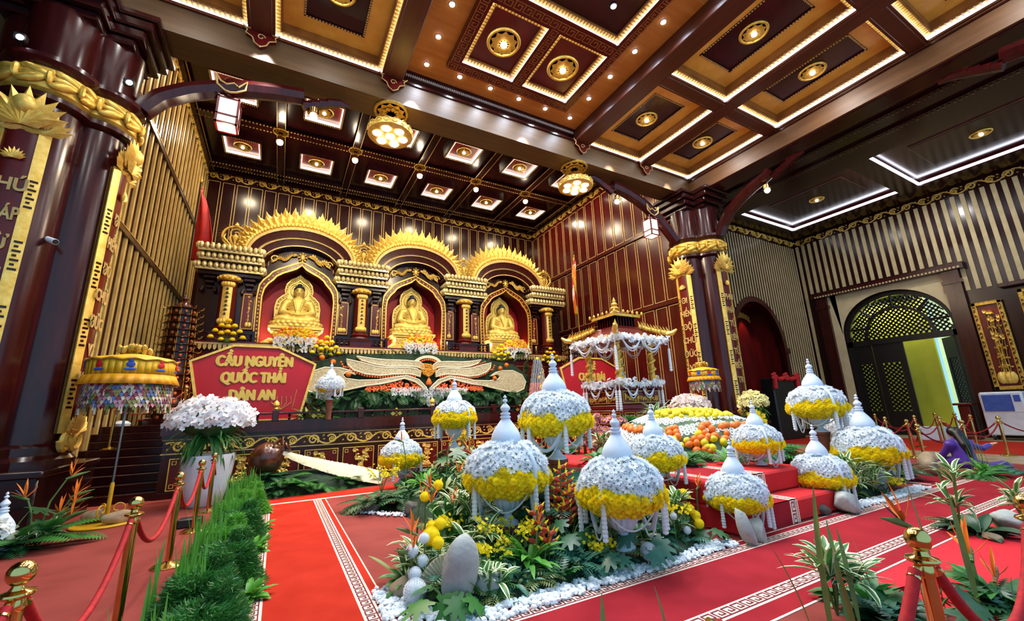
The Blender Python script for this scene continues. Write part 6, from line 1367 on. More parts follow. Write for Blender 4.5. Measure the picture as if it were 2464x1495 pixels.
# ------------------------------------------------------------------ dark garden mounds and pebbles
gb = MB()
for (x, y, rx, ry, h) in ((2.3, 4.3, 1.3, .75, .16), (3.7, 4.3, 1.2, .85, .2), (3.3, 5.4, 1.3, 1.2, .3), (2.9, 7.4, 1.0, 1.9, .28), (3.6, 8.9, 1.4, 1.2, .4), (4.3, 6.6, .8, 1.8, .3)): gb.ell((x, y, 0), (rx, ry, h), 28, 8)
tag(gb.build('dark_gap_mound', gapM), 'low mound added under the left garden, dark green to shade the gaps', 'planting bed', kind='stuff')  # added mound, dark so the gaps between plants look shaded
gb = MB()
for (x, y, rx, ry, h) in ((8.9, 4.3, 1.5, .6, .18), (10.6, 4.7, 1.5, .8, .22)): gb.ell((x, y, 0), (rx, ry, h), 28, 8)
tag(gb.build('dark_gap_mound', gapM), 'low mound added under the right garden, dark green to shade the gaps', 'planting bed', kind='stuff')
def cover(name, label, spots, n):
    mb = MB(); L1 = [rosette(9, .2, .022, (.1, 1.2), 1.1) for _ in range(5)]; F1 = [ferns(6, .26, (.2, 1.1), 1.2, .3, 8) for _ in range(5)]; L2 = [rosette(7, .18, .04, (.0, 1.0), 1.0) for _ in range(4)]
    for i in range(n):
        x, y, rx, ry, h = random.choice(spots); a = random.uniform(0, 2*PI); r = math.sqrt(random.random())*.97; px_, py_ = x + rx*r*math.cos(a), y + ry*r*math.sin(a)
        if py_ < 3.62: continue
        z = max(0, max(h_*(1 - ((px_-x_)/rx_)**2 - ((py_-y_)/ry_)**2)**.5 if ((px_-x_)/rx_)**2 + ((py_-y_)/ry_)**2 < 1 else 0 for x_, y_, rx_, ry_, h_ in spots) - .02)
        T = random.choice(random.choice((L1, F1, L2))); k = random.choice((0, 1, 2, 3)); T = (T[0], {q: (f, m*0 + k) for q, (f, m) in T[1].items()}); mb.put(T, MX((px_, py_, z), (0, 0, random.uniform(0, 6.3)), random.uniform(.8, 1.5)))
    tag(mb.build(name, [green, greenD, greenT, greenO]), label, 'ground cover', kind='stuff')
SP1 = ((2.3, 4.3, 1.3, .75, .16), (3.7, 4.3, 1.2, .85, .2), (3.3, 5.4, 1.3, 1.2, .3), (2.9, 7.4, 1.0, 1.9, .28), (3.6, 8.9, 1.4, 1.2, .4), (4.3, 6.6, .8, 1.8, .3))
cover('ground_foliage', 'low mixed leaves covering the bed of the left garden', SP1, 420); cover('ground_foliage', 'low mixed leaves covering the bed of the right garden', ((8.9, 4.3, 1.5, .6, .18), (10.6, 4.7, 1.5, .8, .22)), 150)
def strip_place(P, w_):
    P = np.array(P); L = np.concatenate([[0], np.cumsum(np.linalg.norm(np.diff(P, axis=0), axis=1))])
    def f(i): s_ = random.random()*L[-1]; return (np.interp(s_, L, P[:, 0]) + random.uniform(-w_, w_), np.interp(s_, L, P[:, 1]) + random.uniform(-w_, w_), .003 + .02*random.random())
    return f
for P, w_, n, lb in (([(1.0, 4.4), (1.0, 3.75), (1.6, 3.42), (3.0, 3.47), (4.75, 3.5)], .12, 1500, 'strip of white pebbles edging the front of the left garden'), ([(1.35, 7.9), (1.75, 7.3), (2.2, 7.05), (2.6, 7.0)], .09, 260, 'small patch of white pebbles at the back left of the garden'), ([(7.6, 3.5), (8.6, 3.47), (10.2, 3.5)], .11, 700, 'strip of white pebbles edging the right garden')):
    tag(stones(n, .026, strip_place(P, w_)).build('pebbles', pebbleM), lb, 'pebbles', kind='stuff')
# ------------------------------------------------------------------ stones
rock((1.47, 3.72, .0), (.2, .15, .3), 'tall grey egg-shaped stone at the front corner of the garden', 11, stoneM, .5, .15); rock((1.76, 3.78, .0), (.16, .14, .13), 'rounded pale stone with striped leaves, right of the tall egg-shaped one', 12, stoneM, .2)
rock((1.12, 4.2, .0), (.13, .1, .1), 'small brown stone under the striped leaves at the left garden corner', 13, stoneB); rock((1.24, 4.32, .08), (.09, .09, .09), 'small round olive stone stacked at the left garden corner', 14, stoneB); rock((1.28, 3.95, .0), (.1, .08, .07), 'small dark stone beside the white pompom flower', 15, stoneD)
rock((4.86, 3.36, .0), (.12, .09, .22), 'upright grey stone slab leaning at the foot of the steps', 16, stoneM, .3, -.35); rock((5.12, 3.38, .0), (.15, .12, .16), 'grey boulder beside the leaning slab at the foot of the steps', 17, stoneM, .9)
rock((7.35, 3.42, .0), (.32, .2, .17), 'broad grey boulder under the lantern at the right foot of the steps', 18, stoneM, .3); rock((6.98, 3.58, .0), (.2, .14, .11), 'flat grey stone left of the broad boulder by the steps', 19, stoneD, .1); rock((7.25, 3.62, .22), (.1, .08, .06), 'small dark stone on top of the broad boulder', 20, stoneD)
rock((12.05, 3.95, .0), (.28, .2, .24), 'pale brown boulder on the dark carpet right of the garden', 21, stoneB, .4); rock((12.5, 3.85, .0), (.18, .14, .13), 'small pale stone next to the brown boulder right of the garden', 22, stoneB, .2)
rock((7.75, 1.95, .0), (.27, .16, .14), 'grey oval stone among the plants at the right picture edge', 23, stoneM, .6); rock((7.2, 1.95, .0), (.13, .09, .05), 'small flat tan stone left of the grey oval stone', 24, stoneB, .3)
rock((2.05, 7.2, .0), (.2, .14, .15), 'dark grey stone on the pebbles at the back left of the garden', 25, stoneD, .7); rock((1.5, 7.75, .0), (.15, .1, .1), 'small dark stone under the ferns at the back left', 26, stoneD, .2); rock((9.3, 3.75, .0), (.22, .16, .2), 'grey stone half hidden under the right lantern plants', 27, stoneM, .2); rock((10.0, 4.1, .1), (.18, .13, .15), 'grey stone behind the yellow flowers of the right garden', 28, stoneM, .8)
# ------------------------------------------------------------------ plants
def plant(name, x, y, z, label, parts, cat='plant', group=None, rot=0.0, tilt=0.0):
    t = thing(name, label, cat, (x, y, z), group, rot); t.rotation_euler = (tilt, 0, rot)
    for nm, T, m in parts:
        mb = MB(); mb.put(T) if isinstance(T, tuple) else None
        o = (mb if isinstance(T, tuple) else T).build(nm, m, None, world=False); o.parent = t
    return t
def variegated(x, y, z, label, L=.32, n=26, h=.35):
    T = MB()
    for k in range(4): T.put(rosette(n//3, L*random.uniform(.8, 1.1), .022 + L*.03, (.2, 1.35), 1.1, (0, 1), spread=.02), MX((random.uniform(-.12, .12), random.uniform(-.12, .12), h*random.uniform(.25, 1))))
    s_ = MB(); [s_.tube([(0, 0, 0), (random.uniform(-.1, .1), random.uniform(-.1, .1), h)], .01, 5) for _ in range(4)]
    return plant('striped_leaf_plant', x, y, z, label, [('leaves', T.tpl(), [leafC, green]), ('stems', s_, stemM)], group='striped plants beside the red dais' if 'red dais' in label else None)
def broad(x, y, z, label, m=None, L=.42, n=26, W=.035, el=(.3, 1.35), name='broad_leaf_plant'): return plant(name, x, y, z, label, [('leaves', rosette(n, L, W, el, 1.1), [m or greenB, m or greenB])], group='leafy plants beside the red dais' if 'red dais' in label else None)
def fern(x, y, z, label, m=None, L=.5, n=18, el=(.15, 1.1), pin=.28, pairs=12): return plant('fern', x, y, z, label, [('fronds', ferns(n, L, el, 1.3, pin, pairs), m or green)], group='plants beside the red dais' if 'red dais' in label else None)
def mons(x, y, z, label, R=.2, h=.45, n=9, m=None): return plant('monstera_plant', x, y, z, label, [('leaves', monstera(n, R, h), [m or greenD, stemM])])
def heli(x, y, z, label, H=.8, n=9):
    b = MB(); t_ = MB(); s_ = MB(); s_.tube([(0, 0, 0), (.01, 0, H)], .009, 6)
    for k in range(n):
        zz = H*(.35 + .62*k/(n-1)); sg = 1 if k % 2 else -1; l = .13*(1 - .35*k/n); d = np.array([sg*.85, .2*sg*(k % 3 - 1), .35]); d /= np.linalg.norm(d); p = np.array([0, 0, zz])
        b.tube([p, p + d*l*.45, p + d*l*.85], [.012, .032*(1 - .3*k/n), .016], 7); t_.tube([p + d*l*.85, p + d*l*1.25 + np.array([0, 0, .02])], [.016, .003], 7)
    t_.tube([(0, 0, H*.97), (0, 0, H*1.12)], [.022, .004], 6)
    return plant('heliconia_flower', x, y, z, label, [('red_bracts', b, rpetal), ('yellow_tips', t_, ypetal), ('stem', s_, stemM)], 'flower', 'red heliconia spikes')
def bop(x, y, z, label, H=.7, a=0.0, lean=.15, s=1.0, spathe=None):
    b, o, st_, bl = MB(), MB(), MB(), MB(); top = np.array([lean*H, 0, H]); st_.tube([(0, 0, 0), (lean*H*.3, 0, H*.6), top], [.012*s, .01*s, .009*s], 6)
    b.tube([top + np.array([-.02, 0, -.02])*s, top + np.array([.08, 0, .02])*s, top + np.array([.2, 0, .05])*s], [.012*s, .022*s, .003*s], 7)
    for k, (e, l) in enumerate(((1.95, .17), (1.5, .2), (1.05, .19), (.65, .15), (2.4, .14))):
        T = leaf(l*s*1.15, .013*s, e, .25, 4, m=(0, 0)); o.put(T, MX(top + np.array([.03, 0, .01])*s, (0, 0, (k - 2)*.6)))
    bl.put(leaf(.14*s, .010*s, .7, -.1, 3, m=(0, 0)), MX(top + np.array([.05, 0, .02])*s))
    return plant('bird_of_paradise_flower', x, y, z, label, [('beak', b, spathe or stemM), ('orange_sepals', o, opetal), ('blue_tongue', bl, bluep), ('stem', st_, stemM)], 'flower', 'bird of paradise flowers', a)
def pomflower(x, y, z, r, label, m, H, group): 
    s_ = MB().tube([(0, 0, -H), (.01, .01, -r*.6)], .006, 5); return plant('pompom_flower', x, y, z, label, [('bloom', MB().put(POM, MX(sc=r)), m), ('stem', s_, stemM)], 'flower', group)
def oncid(x, y, z, label, H=.5, n=10, spread=.28, m=None):
    f = MB(); s_ = MB(); T = petal_ring(5, .05, 1, .5, 0, .15)
    for k in range(n):
        a = random.uniform(0, 2*PI); P = [np.array([0, 0, 0]), np.array([math.cos(a)*spread*.3, math.sin(a)*spread*.3, H*.6]), np.array([math.cos(a)*spread, math.sin(a)*spread, H*random.uniform(.75, 1.1)])]; s_.tube(P, .004, 4)
        for q in range(13): u = .35 + .65*q/12; p = P[1]*(1-u) + P[2]*u + RNG.normal(0, .025, 3); f.put(T, aim(p, RNG.normal(0, 1, 3) + np.array([-.5, -.9, .6]), random.random()*6, .019))
    return plant('yellow_orchid_spray', x, y, z, label, [('blooms', f, m or ypetal), ('stems', s_, stemM)], 'flower')
plant('bird_of_paradise_leaves', 2.0, 5.3, .1, 'tall mixed green leaves under the orange bird of paradise flowers', [('leaves', rosette(26, .6, .05, (.6, 1.4), .7), [green, green])])
mons(1.35, 3.62, .02, 'broad split green leaves at the very front corner of the garden', .16, .26, 8, green)
variegated(1.2, 4.35, .05, 'cream striped leaf plant at the left corner of the garden, below the orange beaks', .26, 24, .3); variegated(2.05, 5.0, .15, 'cream striped leaf plant left of the large left lantern', .34, 40, .5); variegated(1.95, 4.45, .1, 'cream striped leaf plant behind the straw fan', .3, 34, .32)
variegated(2.7, 5.5, .25, 'cream striped leaf plant behind the large left lantern urn', .36, 36, .4); variegated(3.25, 7.6, .3, 'cream striped leaf plant at the middle of the garden, before the high lantern', .4, 44, .5); variegated(2.6, 6.3, .25, 'cream striped leaf plant in the left middle of the garden', .36, 40, .42); variegated(4.25, 3.85, .1, 'cream striped leaf plant right of the terracotta pedestal', .28, 40, .36)
variegated(1.72, 3.66, .1, 'small cream striped leaf plant growing over the rounded pale stone', .2, 12, .15)
variegated(8.4, 3.75, .12, 'grey-green striped leaf bush right of the steps', .3, 48, .4); variegated(8.85, 3.68, .08, 'grey-green striped leaf bush under the wide right lantern', .28, 40, .34)
broad(2.3, 3.95, .1, 'bright green long-leaved plant at the front of the garden', greenB, .42, 30); broad(2.55, 8.3, .2, 'bright green long-leaved plant below the back left lantern', greenB, .45, 28); broad(4.05, 4.6, .2, 'bright green arching leaves right of the middle front lantern', greenB, .5, 24); broad(8.0, 4.75, .4, 'bright green tuft of leaves behind the step lantern', greenB, .4, 26); broad(9.9, 3.85, .1, 'fresh green leaves at the right end of the garden', greenB, .35, 30, .03)
broad(6.75, 4.75, .58, 'tuft of green leaves on the dais beside the white mound', greenB, .35, 24)
fern(2.75, 3.72, .06, 'teal-green fern at the front pebble edge', greenT, .42, 16); fern(1.75, 3.85, .05, 'small fern behind the tall egg-shaped stone', green, .35, 12, (.4, 1.3)); fern(3.5, 4.4, .2, 'dark fern behind the middle front lantern', greenD, .6, 20); fern(1.6, 8.0, .05, 'dark leaning fern clump at the back left of the garden', greenD, .7, 22, (.1, .8)); fern(2.05, 7.7, .1, 'dark fern clump behind the back left pebbles', greenD, .6, 20); fern(3.1, 4.9, .3, 'blue-green palm-like fern between the two front lanterns', greenT, .8, 18, (.7, 1.4), .3, 16); fern(3.9, 5.1, .3, 'dark green fern right of the tallest lantern', greenT, .7, 20)
fern(4.5, 5.0, .2, 'soft dark fern at the left side of the red steps', green, .5, 20); fern(10.0, 4.6, .2, 'dark fern behind the wide right lantern', greenD, .65, 24, (.3, 1.3)); fern(8.6, 4.5, .3, 'dark fern under the tall right lantern', greenD, .6, 22, (.4, 1.4)); fern(10.9, 4.1, .1, 'dark loose fern beside the pale brown boulder', greenD, .6, 24, (.3, 1.35)); fern(6.2, 4.9, .5, 'low fern spilling over the upper red step', greenT, .35, 16)
mons(2.95, 4.15, .15, 'large split leaves in front of the two big lanterns', .2, .42, 10); mons(3.55, 3.62, .05, 'large split leaves beside the terracotta pedestal', .18, .3, 8, greenT); mons(3.35, 8.6, .4, 'dark split leaves below the high lantern', .26, .55, 12); mons(3.3, 4.65, .35, 'dark split leaves under the tallest lantern urn', .24, .45, 10); mons(3.05, 3.55, .02, 'drooping split leaves hanging over the front pebbles', .15, .2, 7, greenT); mons(4.5, 3.6, .02, 'broad dark leaves by the pebbles left of the leaning slab', .15, .24, 7)
broad(2.5, 7.0, .2, 'olive leafy plant in the left middle of the garden', greenO, .5, 26, .04); broad(3.9, 6.4, .3, 'mixed dark leaves behind the tallest lantern', green, .55, 30, .05); broad(3.05, 6.7, .3, 'mixed green leaves in the middle of the garden', green, .55, 32, .045); broad(4.35, 8.2, .35, 'dark leaves left of the dais', greenD, .6, 30, .05); broad(1.75, 5.0, .05, 'dark green leaves at the left garden edge', green, .42, 26, .04)
for i, (x, y, z, H) in enumerate(((3.0, 4.36, .2, .72), (2.93, 4.42, .2, .58), (3.12, 4.4, .2, .62), (3.08, 4.3, .15, .5), (2.98, 4.28, .1, .42), (3.2, 4.46, .2, .46), (2.86, 4.36, .1, .34))): heli(x, y, z, 'red heliconia spike with yellow tips in the cluster between the two large front lanterns', H, 10)
heli(2.42, 3.98, .1, 'single red heliconia spike rising from the bright green plant at the front', .5, 8); heli(4.15, 4.0, .15, 'red heliconia spike above the striped plant right of the terracotta pedestal', .55, 8); heli(2.5, 3.9, .1, 'short red and yellow heliconia bud at the front of the garden', .3, 5)
B = [(1.42, 4.6, .1, .55, .3, 'beside the two yellow pompoms at the left garden edge'), (1.3, 4.3, .05, .42, 2.6, 'behind the white pompoms at the left corner, upper one'), (1.24, 4.12, .05, .3, 2.9, 'below the white pompoms at the left corner'), (1.34, 4.42, .05, .3, .4, 'right of the white pompoms at the left corner'), (2.0, 5.3, .2, .62, .2, 'highest of those left of the large left lantern'), (1.8, 5.4, .15, .5, 1.8, 'in the middle of those left of the large left lantern'), (1.62, 5.5, .15, .42, .3, 'lowest of those left of the large left lantern'), (1.9, 5.1, .1, .4, .7, 'next to the yellow button flower left of the large lantern'),
     (2.3, 8.6, .3, .75, 2.5, 'right of the back left lantern'), (2.35, 3.9, .1, .34, .5, 'in the bright green front plant'), (2.42, 3.86, .05, .2, .2, 'low in the bright green front plant'), (4.55, 4.4, .3, .55, .3, 'beside the lantern left of the steps'), (4.75, 4.3, .2, .5, 1.2, 'left of the red steps, upper'), (4.95, 4.05, .2, .3, .2, 'left of the red steps, lower'), (2.9, 8.0, .4, .6, .4, 'before the high lantern at the back'), (2.6, 5.9, .3, .7, 2.2, 'dry one behind the large left lantern')]
for x, y, z, H, a, q in B: bop(x, y, z, 'orange bird of paradise flower %s' % q, H, a, .12, .95, rpetal if 'dry' in q else None)
for x, y, z, r, q in ((1.3, 4.18, .45, .05, 'uppermost, beside the orange beak'), (1.18, 4.15, .37, .06, 'second from the top, at the left corner'), (1.27, 4.12, .28, .055, 'right of the orange beaks'), (1.18, 4.05, .21, .06, 'lowest of the round ones, left of the straw fan'), (1.15, 3.93, .12, .1, 'large one at the front corner beside the egg-shaped stone'), (3.4, 3.44, .16, .085, 'large one right of the terracotta pedestal'), (4.05, 3.66, .36, .04, 'small one above the large white one by the pedestal'), (4.2, 3.62, .2, .045, 'small pale one between the split leaves near the pedestal')): pomflower(x, y, z, r, 'round white pompom flower, %s' % q, wpetal, max(.02, z - .02), 'white pompom flowers')
for x, y, z, r, q in ((1.39, 4.25, .44, .085, 'large one at the left garden edge'), (1.53, 4.39, .5, .06, 'top one at the left garden edge'), (1.45, 4.43, .48, .055, 'left one of the group at the garden edge'), (1.42, 4.14, .4, .06, 'lowest of the group at the garden edge'), (1.75, 5.1, .75, .06, 'in front of an orange beak left of the large lantern'), (1.62, 5.2, .62, .06, 'below the orange beaks left of the large lantern'), (4.5, 3.87, .52, .055, 'upper one left of the steps'), (4.43, 3.75, .37, .06, 'second one left of the steps'), (4.5, 3.73, .29, .06, 'third one left of the steps'), (4.43, 3.64, .23, .06, 'lowest one left of the steps, on the brown leaf'), (9.55, 3.75, .42, .06, 'right of the wide right lantern'), (9.7, 3.7, .36, .07, 'lower one right of the wide right lantern'), (8.6, 3.8, .5, .05, 'above the grey-green striped bush')): pomflower(x, y, z, r, 'yellow pompom flower, %s' % q, ypetal, z - .03, 'yellow pompom flowers')
oncid(2.2, 4.2, .12, 'spray of small yellow orchids below the large left lantern', .36, 14, .32); oncid(1.95, 4.05, .1, 'spray of small yellow orchids right of the straw fan', .26, 9, .22); oncid(1.85, 4.75, .15, 'small yellow blossoms left of the large left lantern', .3, 6, .15); oncid(3.0, 3.72, .08, 'small cluster of yellow button flowers before the middle lantern', .2, 6, .14); oncid(1.75, 8.2, .2, 'yellow blossoms in the ferns below the back left lantern', .45, 12, .3); oncid(4.2, 3.75, .12, 'yellow-green small blossoms right of the striped plant by the pedestal', .38, 10, .22); oncid(9.15, 3.62, .05, 'bright yellow blossoms at the pebble edge of the right garden', .2, 12, .24); oncid(3.9, 9.6, .7, 'white and yellow flower tuft behind the tallest lantern', .4, 12, .25)
for i, (x, y, z, f) in enumerate(((4.75, 5.5, .0, 0), (4.7, 6.2, .0, 1), (4.8, 6.9, .0, 0), (5.3, 5.35, .58, 2), (5.6, 5.9, .58, 0), (5.2, 6.3, .58, 1), (5.7, 6.8, .58, 2), (5.0, 7.6, .58, 0), (6.1, 5.1, .58, 1), (5.9, 8.2, .58, 1))):
    q = ('first', 'second', 'third', 'fourth', 'fifth', 'sixth', 'seventh', 'eighth', 'ninth', 'tenth')[i]
    if f == 0: fern(x, y, z, 'dark green fern covering the left side of the red dais', greenD, .7 if z < .1 else .5, 22, (.4, 1.4))
    elif f == 1: broad(x, y, z, 'leafy green plant covering the left side of the red dais', green, .62 if z < .1 else .42, 30, .05)
    else: variegated(x, y, z, 'cream striped plant covering the left side of the red dais', .34, 36, .35)
broad(1.02, 11.98, 1.5, 'green long-leaved plant on the stage under the small pale lantern', greenB, .42, 34, .03, (.1, 1.2)); broad(.62, 12.0, 1.5, 'yellow-green leaves between the prayer sign and the small pale lantern', greenO, .5, 30, .03, (.3, 1.3))
fern(4.62, 5.0, .1, 'tall fern in front of the left corner of the dais', green, .75, 24, (.5, 1.45)); fern(4.85, 4.7, .1, 'dark fern beside the left lantern of the steps', greenD, .6, 22, (.4, 1.4)); mons(4.55, 5.6, .1, 'large split leaves beside the left dais corner', .22, .6, 10)
# straw fan and dry leaf
ft = thing('straw_fan', 'pale ribbed straw fan standing behind the egg-shaped stone', 'fan', (1.42, 4.02, 0)); fm = MB(); n = 22
for k in range(n):
    a0 = -.35 + 2.5*k/n; a1 = -.35 + 2.5*(k + 1)/n; am = (a0 + a1)/2; c0 = np.array([1.5, 4.0, .03])
    def q(a, r, o): return c0 + np.array([-math.cos(a)*r*.9, math.cos(a)*r*.3 + o, math.sin(a)*r])
    fm.add([q(a0, .05, 0), q(a0, .31, 0), q(am, .315, -.02), q(am, .05, -.01), q(a1, .31, 0), q(a1, .05, 0)], [(0, 1, 2, 3), (3, 2, 4, 5)])
strawM = mat('pale_straw', '#d9c9b0', '#bfae94', .7, scale=14); o = fm.build('ribs', strawM, ft, sharp=None); s_ = o.modifiers.new('thick', 'SOLIDIFY'); s_.thickness = .006; MB().tube([(1.5, 3.995, .06), (1.52, 3.98, .0)], .02, 8).build('handle', strawM, ft)
tag(MB().put(leaf(.5, .09, 1.3, .5, 8, m=(0, 0)), MX((4.5, 3.66, .0), (0, 0, 2.4))).build('dry_leaf', brownL), 'large dry brown leaf standing among the plants left of the steps', 'leaf')
tag(MB().put(leaf(.35, .035, .7, .3, 8, m=(0, 0)), MX((1.15, 4.55, .05), (0, 0, 2.6))).build('spiky_leaf', greenO), 'long speckled green spike pointing out over the carpet at the left corner', 'leaf')
# pink lotus blooms, orchids and vases behind
def orchid_dome(name, x, y, z, rx, rz, n, label, petals, s=.07, vase=None, leaves=True, cat='bouquet'):
    t = thing(name, label, cat, (x, y, 0 if vase else z)); f = MB(); Ms = []
    for p in sphere_pts(n):
        if p[2] < -.25: continue
        q = np.array([x, y, z]) + p*np.array([rx, rx, rz])*random.uniform(.78, 1.03); Ms.append(aim(q, p*.8 + np.array([-.2, -.5, .2]) + RNG.normal(0, .35, 3), random.random()*6, s*random.uniform(.8, 1.15)))
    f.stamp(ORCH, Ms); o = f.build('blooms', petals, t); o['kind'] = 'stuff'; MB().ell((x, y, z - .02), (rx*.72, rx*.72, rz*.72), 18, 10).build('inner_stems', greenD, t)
    if leaves:
        T = MB().put(rosette(110, rx*1.15, .024, (-.6, .9), 1.5), MX((x, y, z - rz*.6))); T.build('leaves', [green, green], t)
    if vase: vase(t)
    return t
def bigvase(t):
    x, y = -1.12, 10.45; MB().lathe([(.27, 0), (.3, .03), (.36, .3), (.42, .62), (.45, .88), (.44, .93), (.4, .93), (.38, .86), (0, .84)], 40, (x, y, 0)).build('vase', whiteV, t)
orchid_dome('orchid_vase', -1.14, 10.42, 1.58, .74, .46, 560, 'huge bouquet of white orchids in a tall white vase at the foot of the stage', [wpetal, mat('pink_orchid_centre', '#e9a8a0', '#d98c88', .6)], .085, bigvase)
def potv(t): MB().lathe([(.25, 0), (.3, .05), (.2, .5), (.3, 1.0), (.26, 1.05), (0, 1.0)], 24, (10.9, 8.75, 0)).build('vase', whiteV, t)
orchid_dome('orchid_vase', 10.9, 8.75, 1.45, .62, .42, 420, 'mound of pale blush orchids between the palanquin and the right column', [mat('blush_petals', '#efe0d8', '#dcc6bd', .6), creamp], .075, potv)
def yv(t): MB().lathe([(.2, 0), (.24, .05), (.16, .4), (.26, .95), (.28, 1.0), (.2, 1.0), (0, .95)], 24, (12.8, 7.95, 0)).build('vase', mat('olive_glazed_vase', '#8d8456', '#6f683f', .4), t)
yo = orchid_dome('flower_vase', 12.8, 7.95, 1.55, .42, .38, 260, 'tall vase of pale yellow flowers beside the right column', [mat('pale_yellow_petals', '#f0e9a8', '#ddd382', .6), ypetal], .07, yv)
tt = MB().put(blades(16, 1.0, .12, 0, .01), MX((12.7, 7.8, .9))); o = tt.build('reeds', greenB, yo); yy = MB()
for k in range(16): yy.put(ORCH, aim((12.55 + random.uniform(-.2, .25), 7.75 + random.uniform(-.2, .1), 1.0 + .3*random.random()), (-.6, -.7, .2), k, .12))
yy.build('yellow_orchids', [ypetal, ypetal], yo)
pk = thing('pink_lotus_bouquet', 'bank of pink lotus blossoms in front of the palanquin, left side', 'bouquet', (6.35, 7.4, .58)); pf = MB(); ps = MB()
BL = MB(); BL.put(petal_ring(7, .1, .8, .38, 0, .5)); BL.put(petal_ring(7, .1, .55, .32, .1, .85, ph=.4)); BL.lathe([(.2, .3), (.16, .6), (0, .7)], 6, m=1); BL = BL.tpl()
for k in range(95):
    u, v = random.uniform(-1, 1), random.random(); p = np.array([6.35 + u*.42 + .1*v, 7.4 - u*.42 + .22*v, .72 + .72*v*(1 - .25*abs(u))]); pf.put(BL, aim(p, (random.uniform(-.9, .3), random.uniform(-1.0, 0), random.uniform(.1, .9)), k, random.uniform(.085, .12)))
for k in range(40): u = random.uniform(-1, 1); ps.tube([(6.4 + u*.42, 7.5 - u*.42, .58), (6.35 + u*.42, 7.45 - u*.42, .75 + .5*random.random())], .01, 5)
pf.build('pink_blooms', [ppetal, ypetal], pk)['kind'] = 'stuff'; ps.build('stems', stemM, pk); MB().put(rosette(50, .55, .05, (.4, 1.3), .8), MX((6.45, 7.55, .58))).build('leaves', [greenD, greenD], pk)
plant('bushy_green_plant', 7.0, 7.35, .58, 'rounded feathery green bush between the pink lotus and the white mound', [('foliage', fluffy(3500, .34, .75, 0, .07, .55), green)])
plant('bushy_green_plant', 11.6, 8.3, 0, 'feathery green bush in front of the right column', [('foliage', fluffy(2500, .35, 1.15, 0, .09, .4), green)])
variegated(7.9, 7.4, 1.3, 'spiky bromeliad leaves with orange tips on top of the white mound', .4, 30, .1)
plant('reed_tuft', 4.2, 7.6, .3, 'tuft of thin reeds behind the tallest lantern', [('blades', blades(40, 1.0, .25, 0, .009, .3), greenO)])
# jar pouring a stream of petals over ferns
jr = thing('tilted_jar', 'dark glazed brown jar lying tilted on the ferns in front of the stage', 'jar', (-.15, 11.05, .35)); Mj = aim((-.42, 11.1, .58), (.72, -.12, .38))
MB().put(MB().lathe([(.0, 0), (.14, .0), (.28, .12), (.34, .3), (.32, .46), (.2, .6), (.1, .66), (.09, .72), (.13, .78), (.12, .8), (.08, .78), (.07, .7)], 36).tpl(), Mj).build('body', bronze, jr)
hd = MB()
for s_ in (-1, 1): hd.tube([tuple((Mj @ np.array([.1*s_, .1, .7, 1]))[:3]), tuple((Mj @ np.array([.16*s_, .24, .74, 1]))[:3]), tuple((Mj @ np.array([.2*s_, .2, .6, 1]))[:3]), tuple((Mj @ np.array([.2*s_, .14, .56, 1]))[:3])], .022, 8)
hd.build('handle', bronze, jr)
sw = MB(); t_ = np.linspace(0, 1, 14); PC = np.stack([.2 + 2.05*t_, 10.95 - .35*t_, .80 - .68*t_**.8], -1); Wd = .05 + .17*np.sin(np.clip(t_*1.05, 0, 1)*PI*.62)
V = []; SD = np.array([-.25, -.72, -.5])
for p, w_ in zip(PC, Wd): V += [p + SD*w_, p + SD*w_*.45 + np.array([0, -.03, .05]), p - SD*w_*.45 + np.array([0, -.03, .05]), p - SD*w_]
sw.add(V, [(4*i + j, 4*i + j + 1, 4*i + j + 5, 4*i + j + 4) for i in range(13) for j in range(3)]); Ms = []
for k in range(1900): u = random.random(); p = np.array([np.interp(u, t_, PC[:, j]) for j in range(3)]); w_ = np.interp(u, t_, Wd); v = random.uniform(-1, 1); Ms.append(aim(p + SD*v*w_ + np.array([0, -.03, .05])*(1 - .6*abs(v)), (random.uniform(-.3, .3), -.7, .8), k, .04))
sw.stamp(DAISY, Ms, 0); tag(sw.build('petal_stream', [creamp, creamp]), 'stream of cream white petals pouring from the tilted jar down to the carpet', 'petals', kind='stuff')
tag(MB().ell((.6, 11.1, 0), (1.75, .72, .42), 28, 10).build('fern_bank', gapM), 'dark bank under the ferns below the petal stream', 'planting bed', kind='stuff')
k = 0
for x, y, z, m, q in ((-.35, 10.6, .05, greenD, 'below the tilted jar, leftmost'), (.1, 10.5, .08, greenD, 'below the tilted jar, right one'), (.5, 10.55, .12, green, 'in the middle of the fern bank'), (.95, 10.6, .1, green, 'right of the middle of the fern bank'), (1.4, 10.7, .08, green, 'near the lower end of the petal stream'), (.3, 10.75, .25, green, 'just under the petal stream'), (1.75, 10.8, .03, greenD, 'at the tip of the petal stream'), (-.1, 10.85, .3, greenD, 'directly under the jar')): fern(x, y, z, 'dark green fern %s' % q, m, .55, 22, (-.1, .9), .3, 13)
broad(-.75, 11.1, .0, 'small yellow-leaved plant left of the tilted jar', mat('pale_yellow_leaf', '#c9b86a', '#a5974e', .5), .5, 16, .025, (.9, 1.45))
tag(MB().bbox(-1.2, -.9, 8.45, 8.65, 0, .13, .015).build('floor_lamp_box', blackM), 'small black floodlight box on the floor between the rope posts', 'lamp')
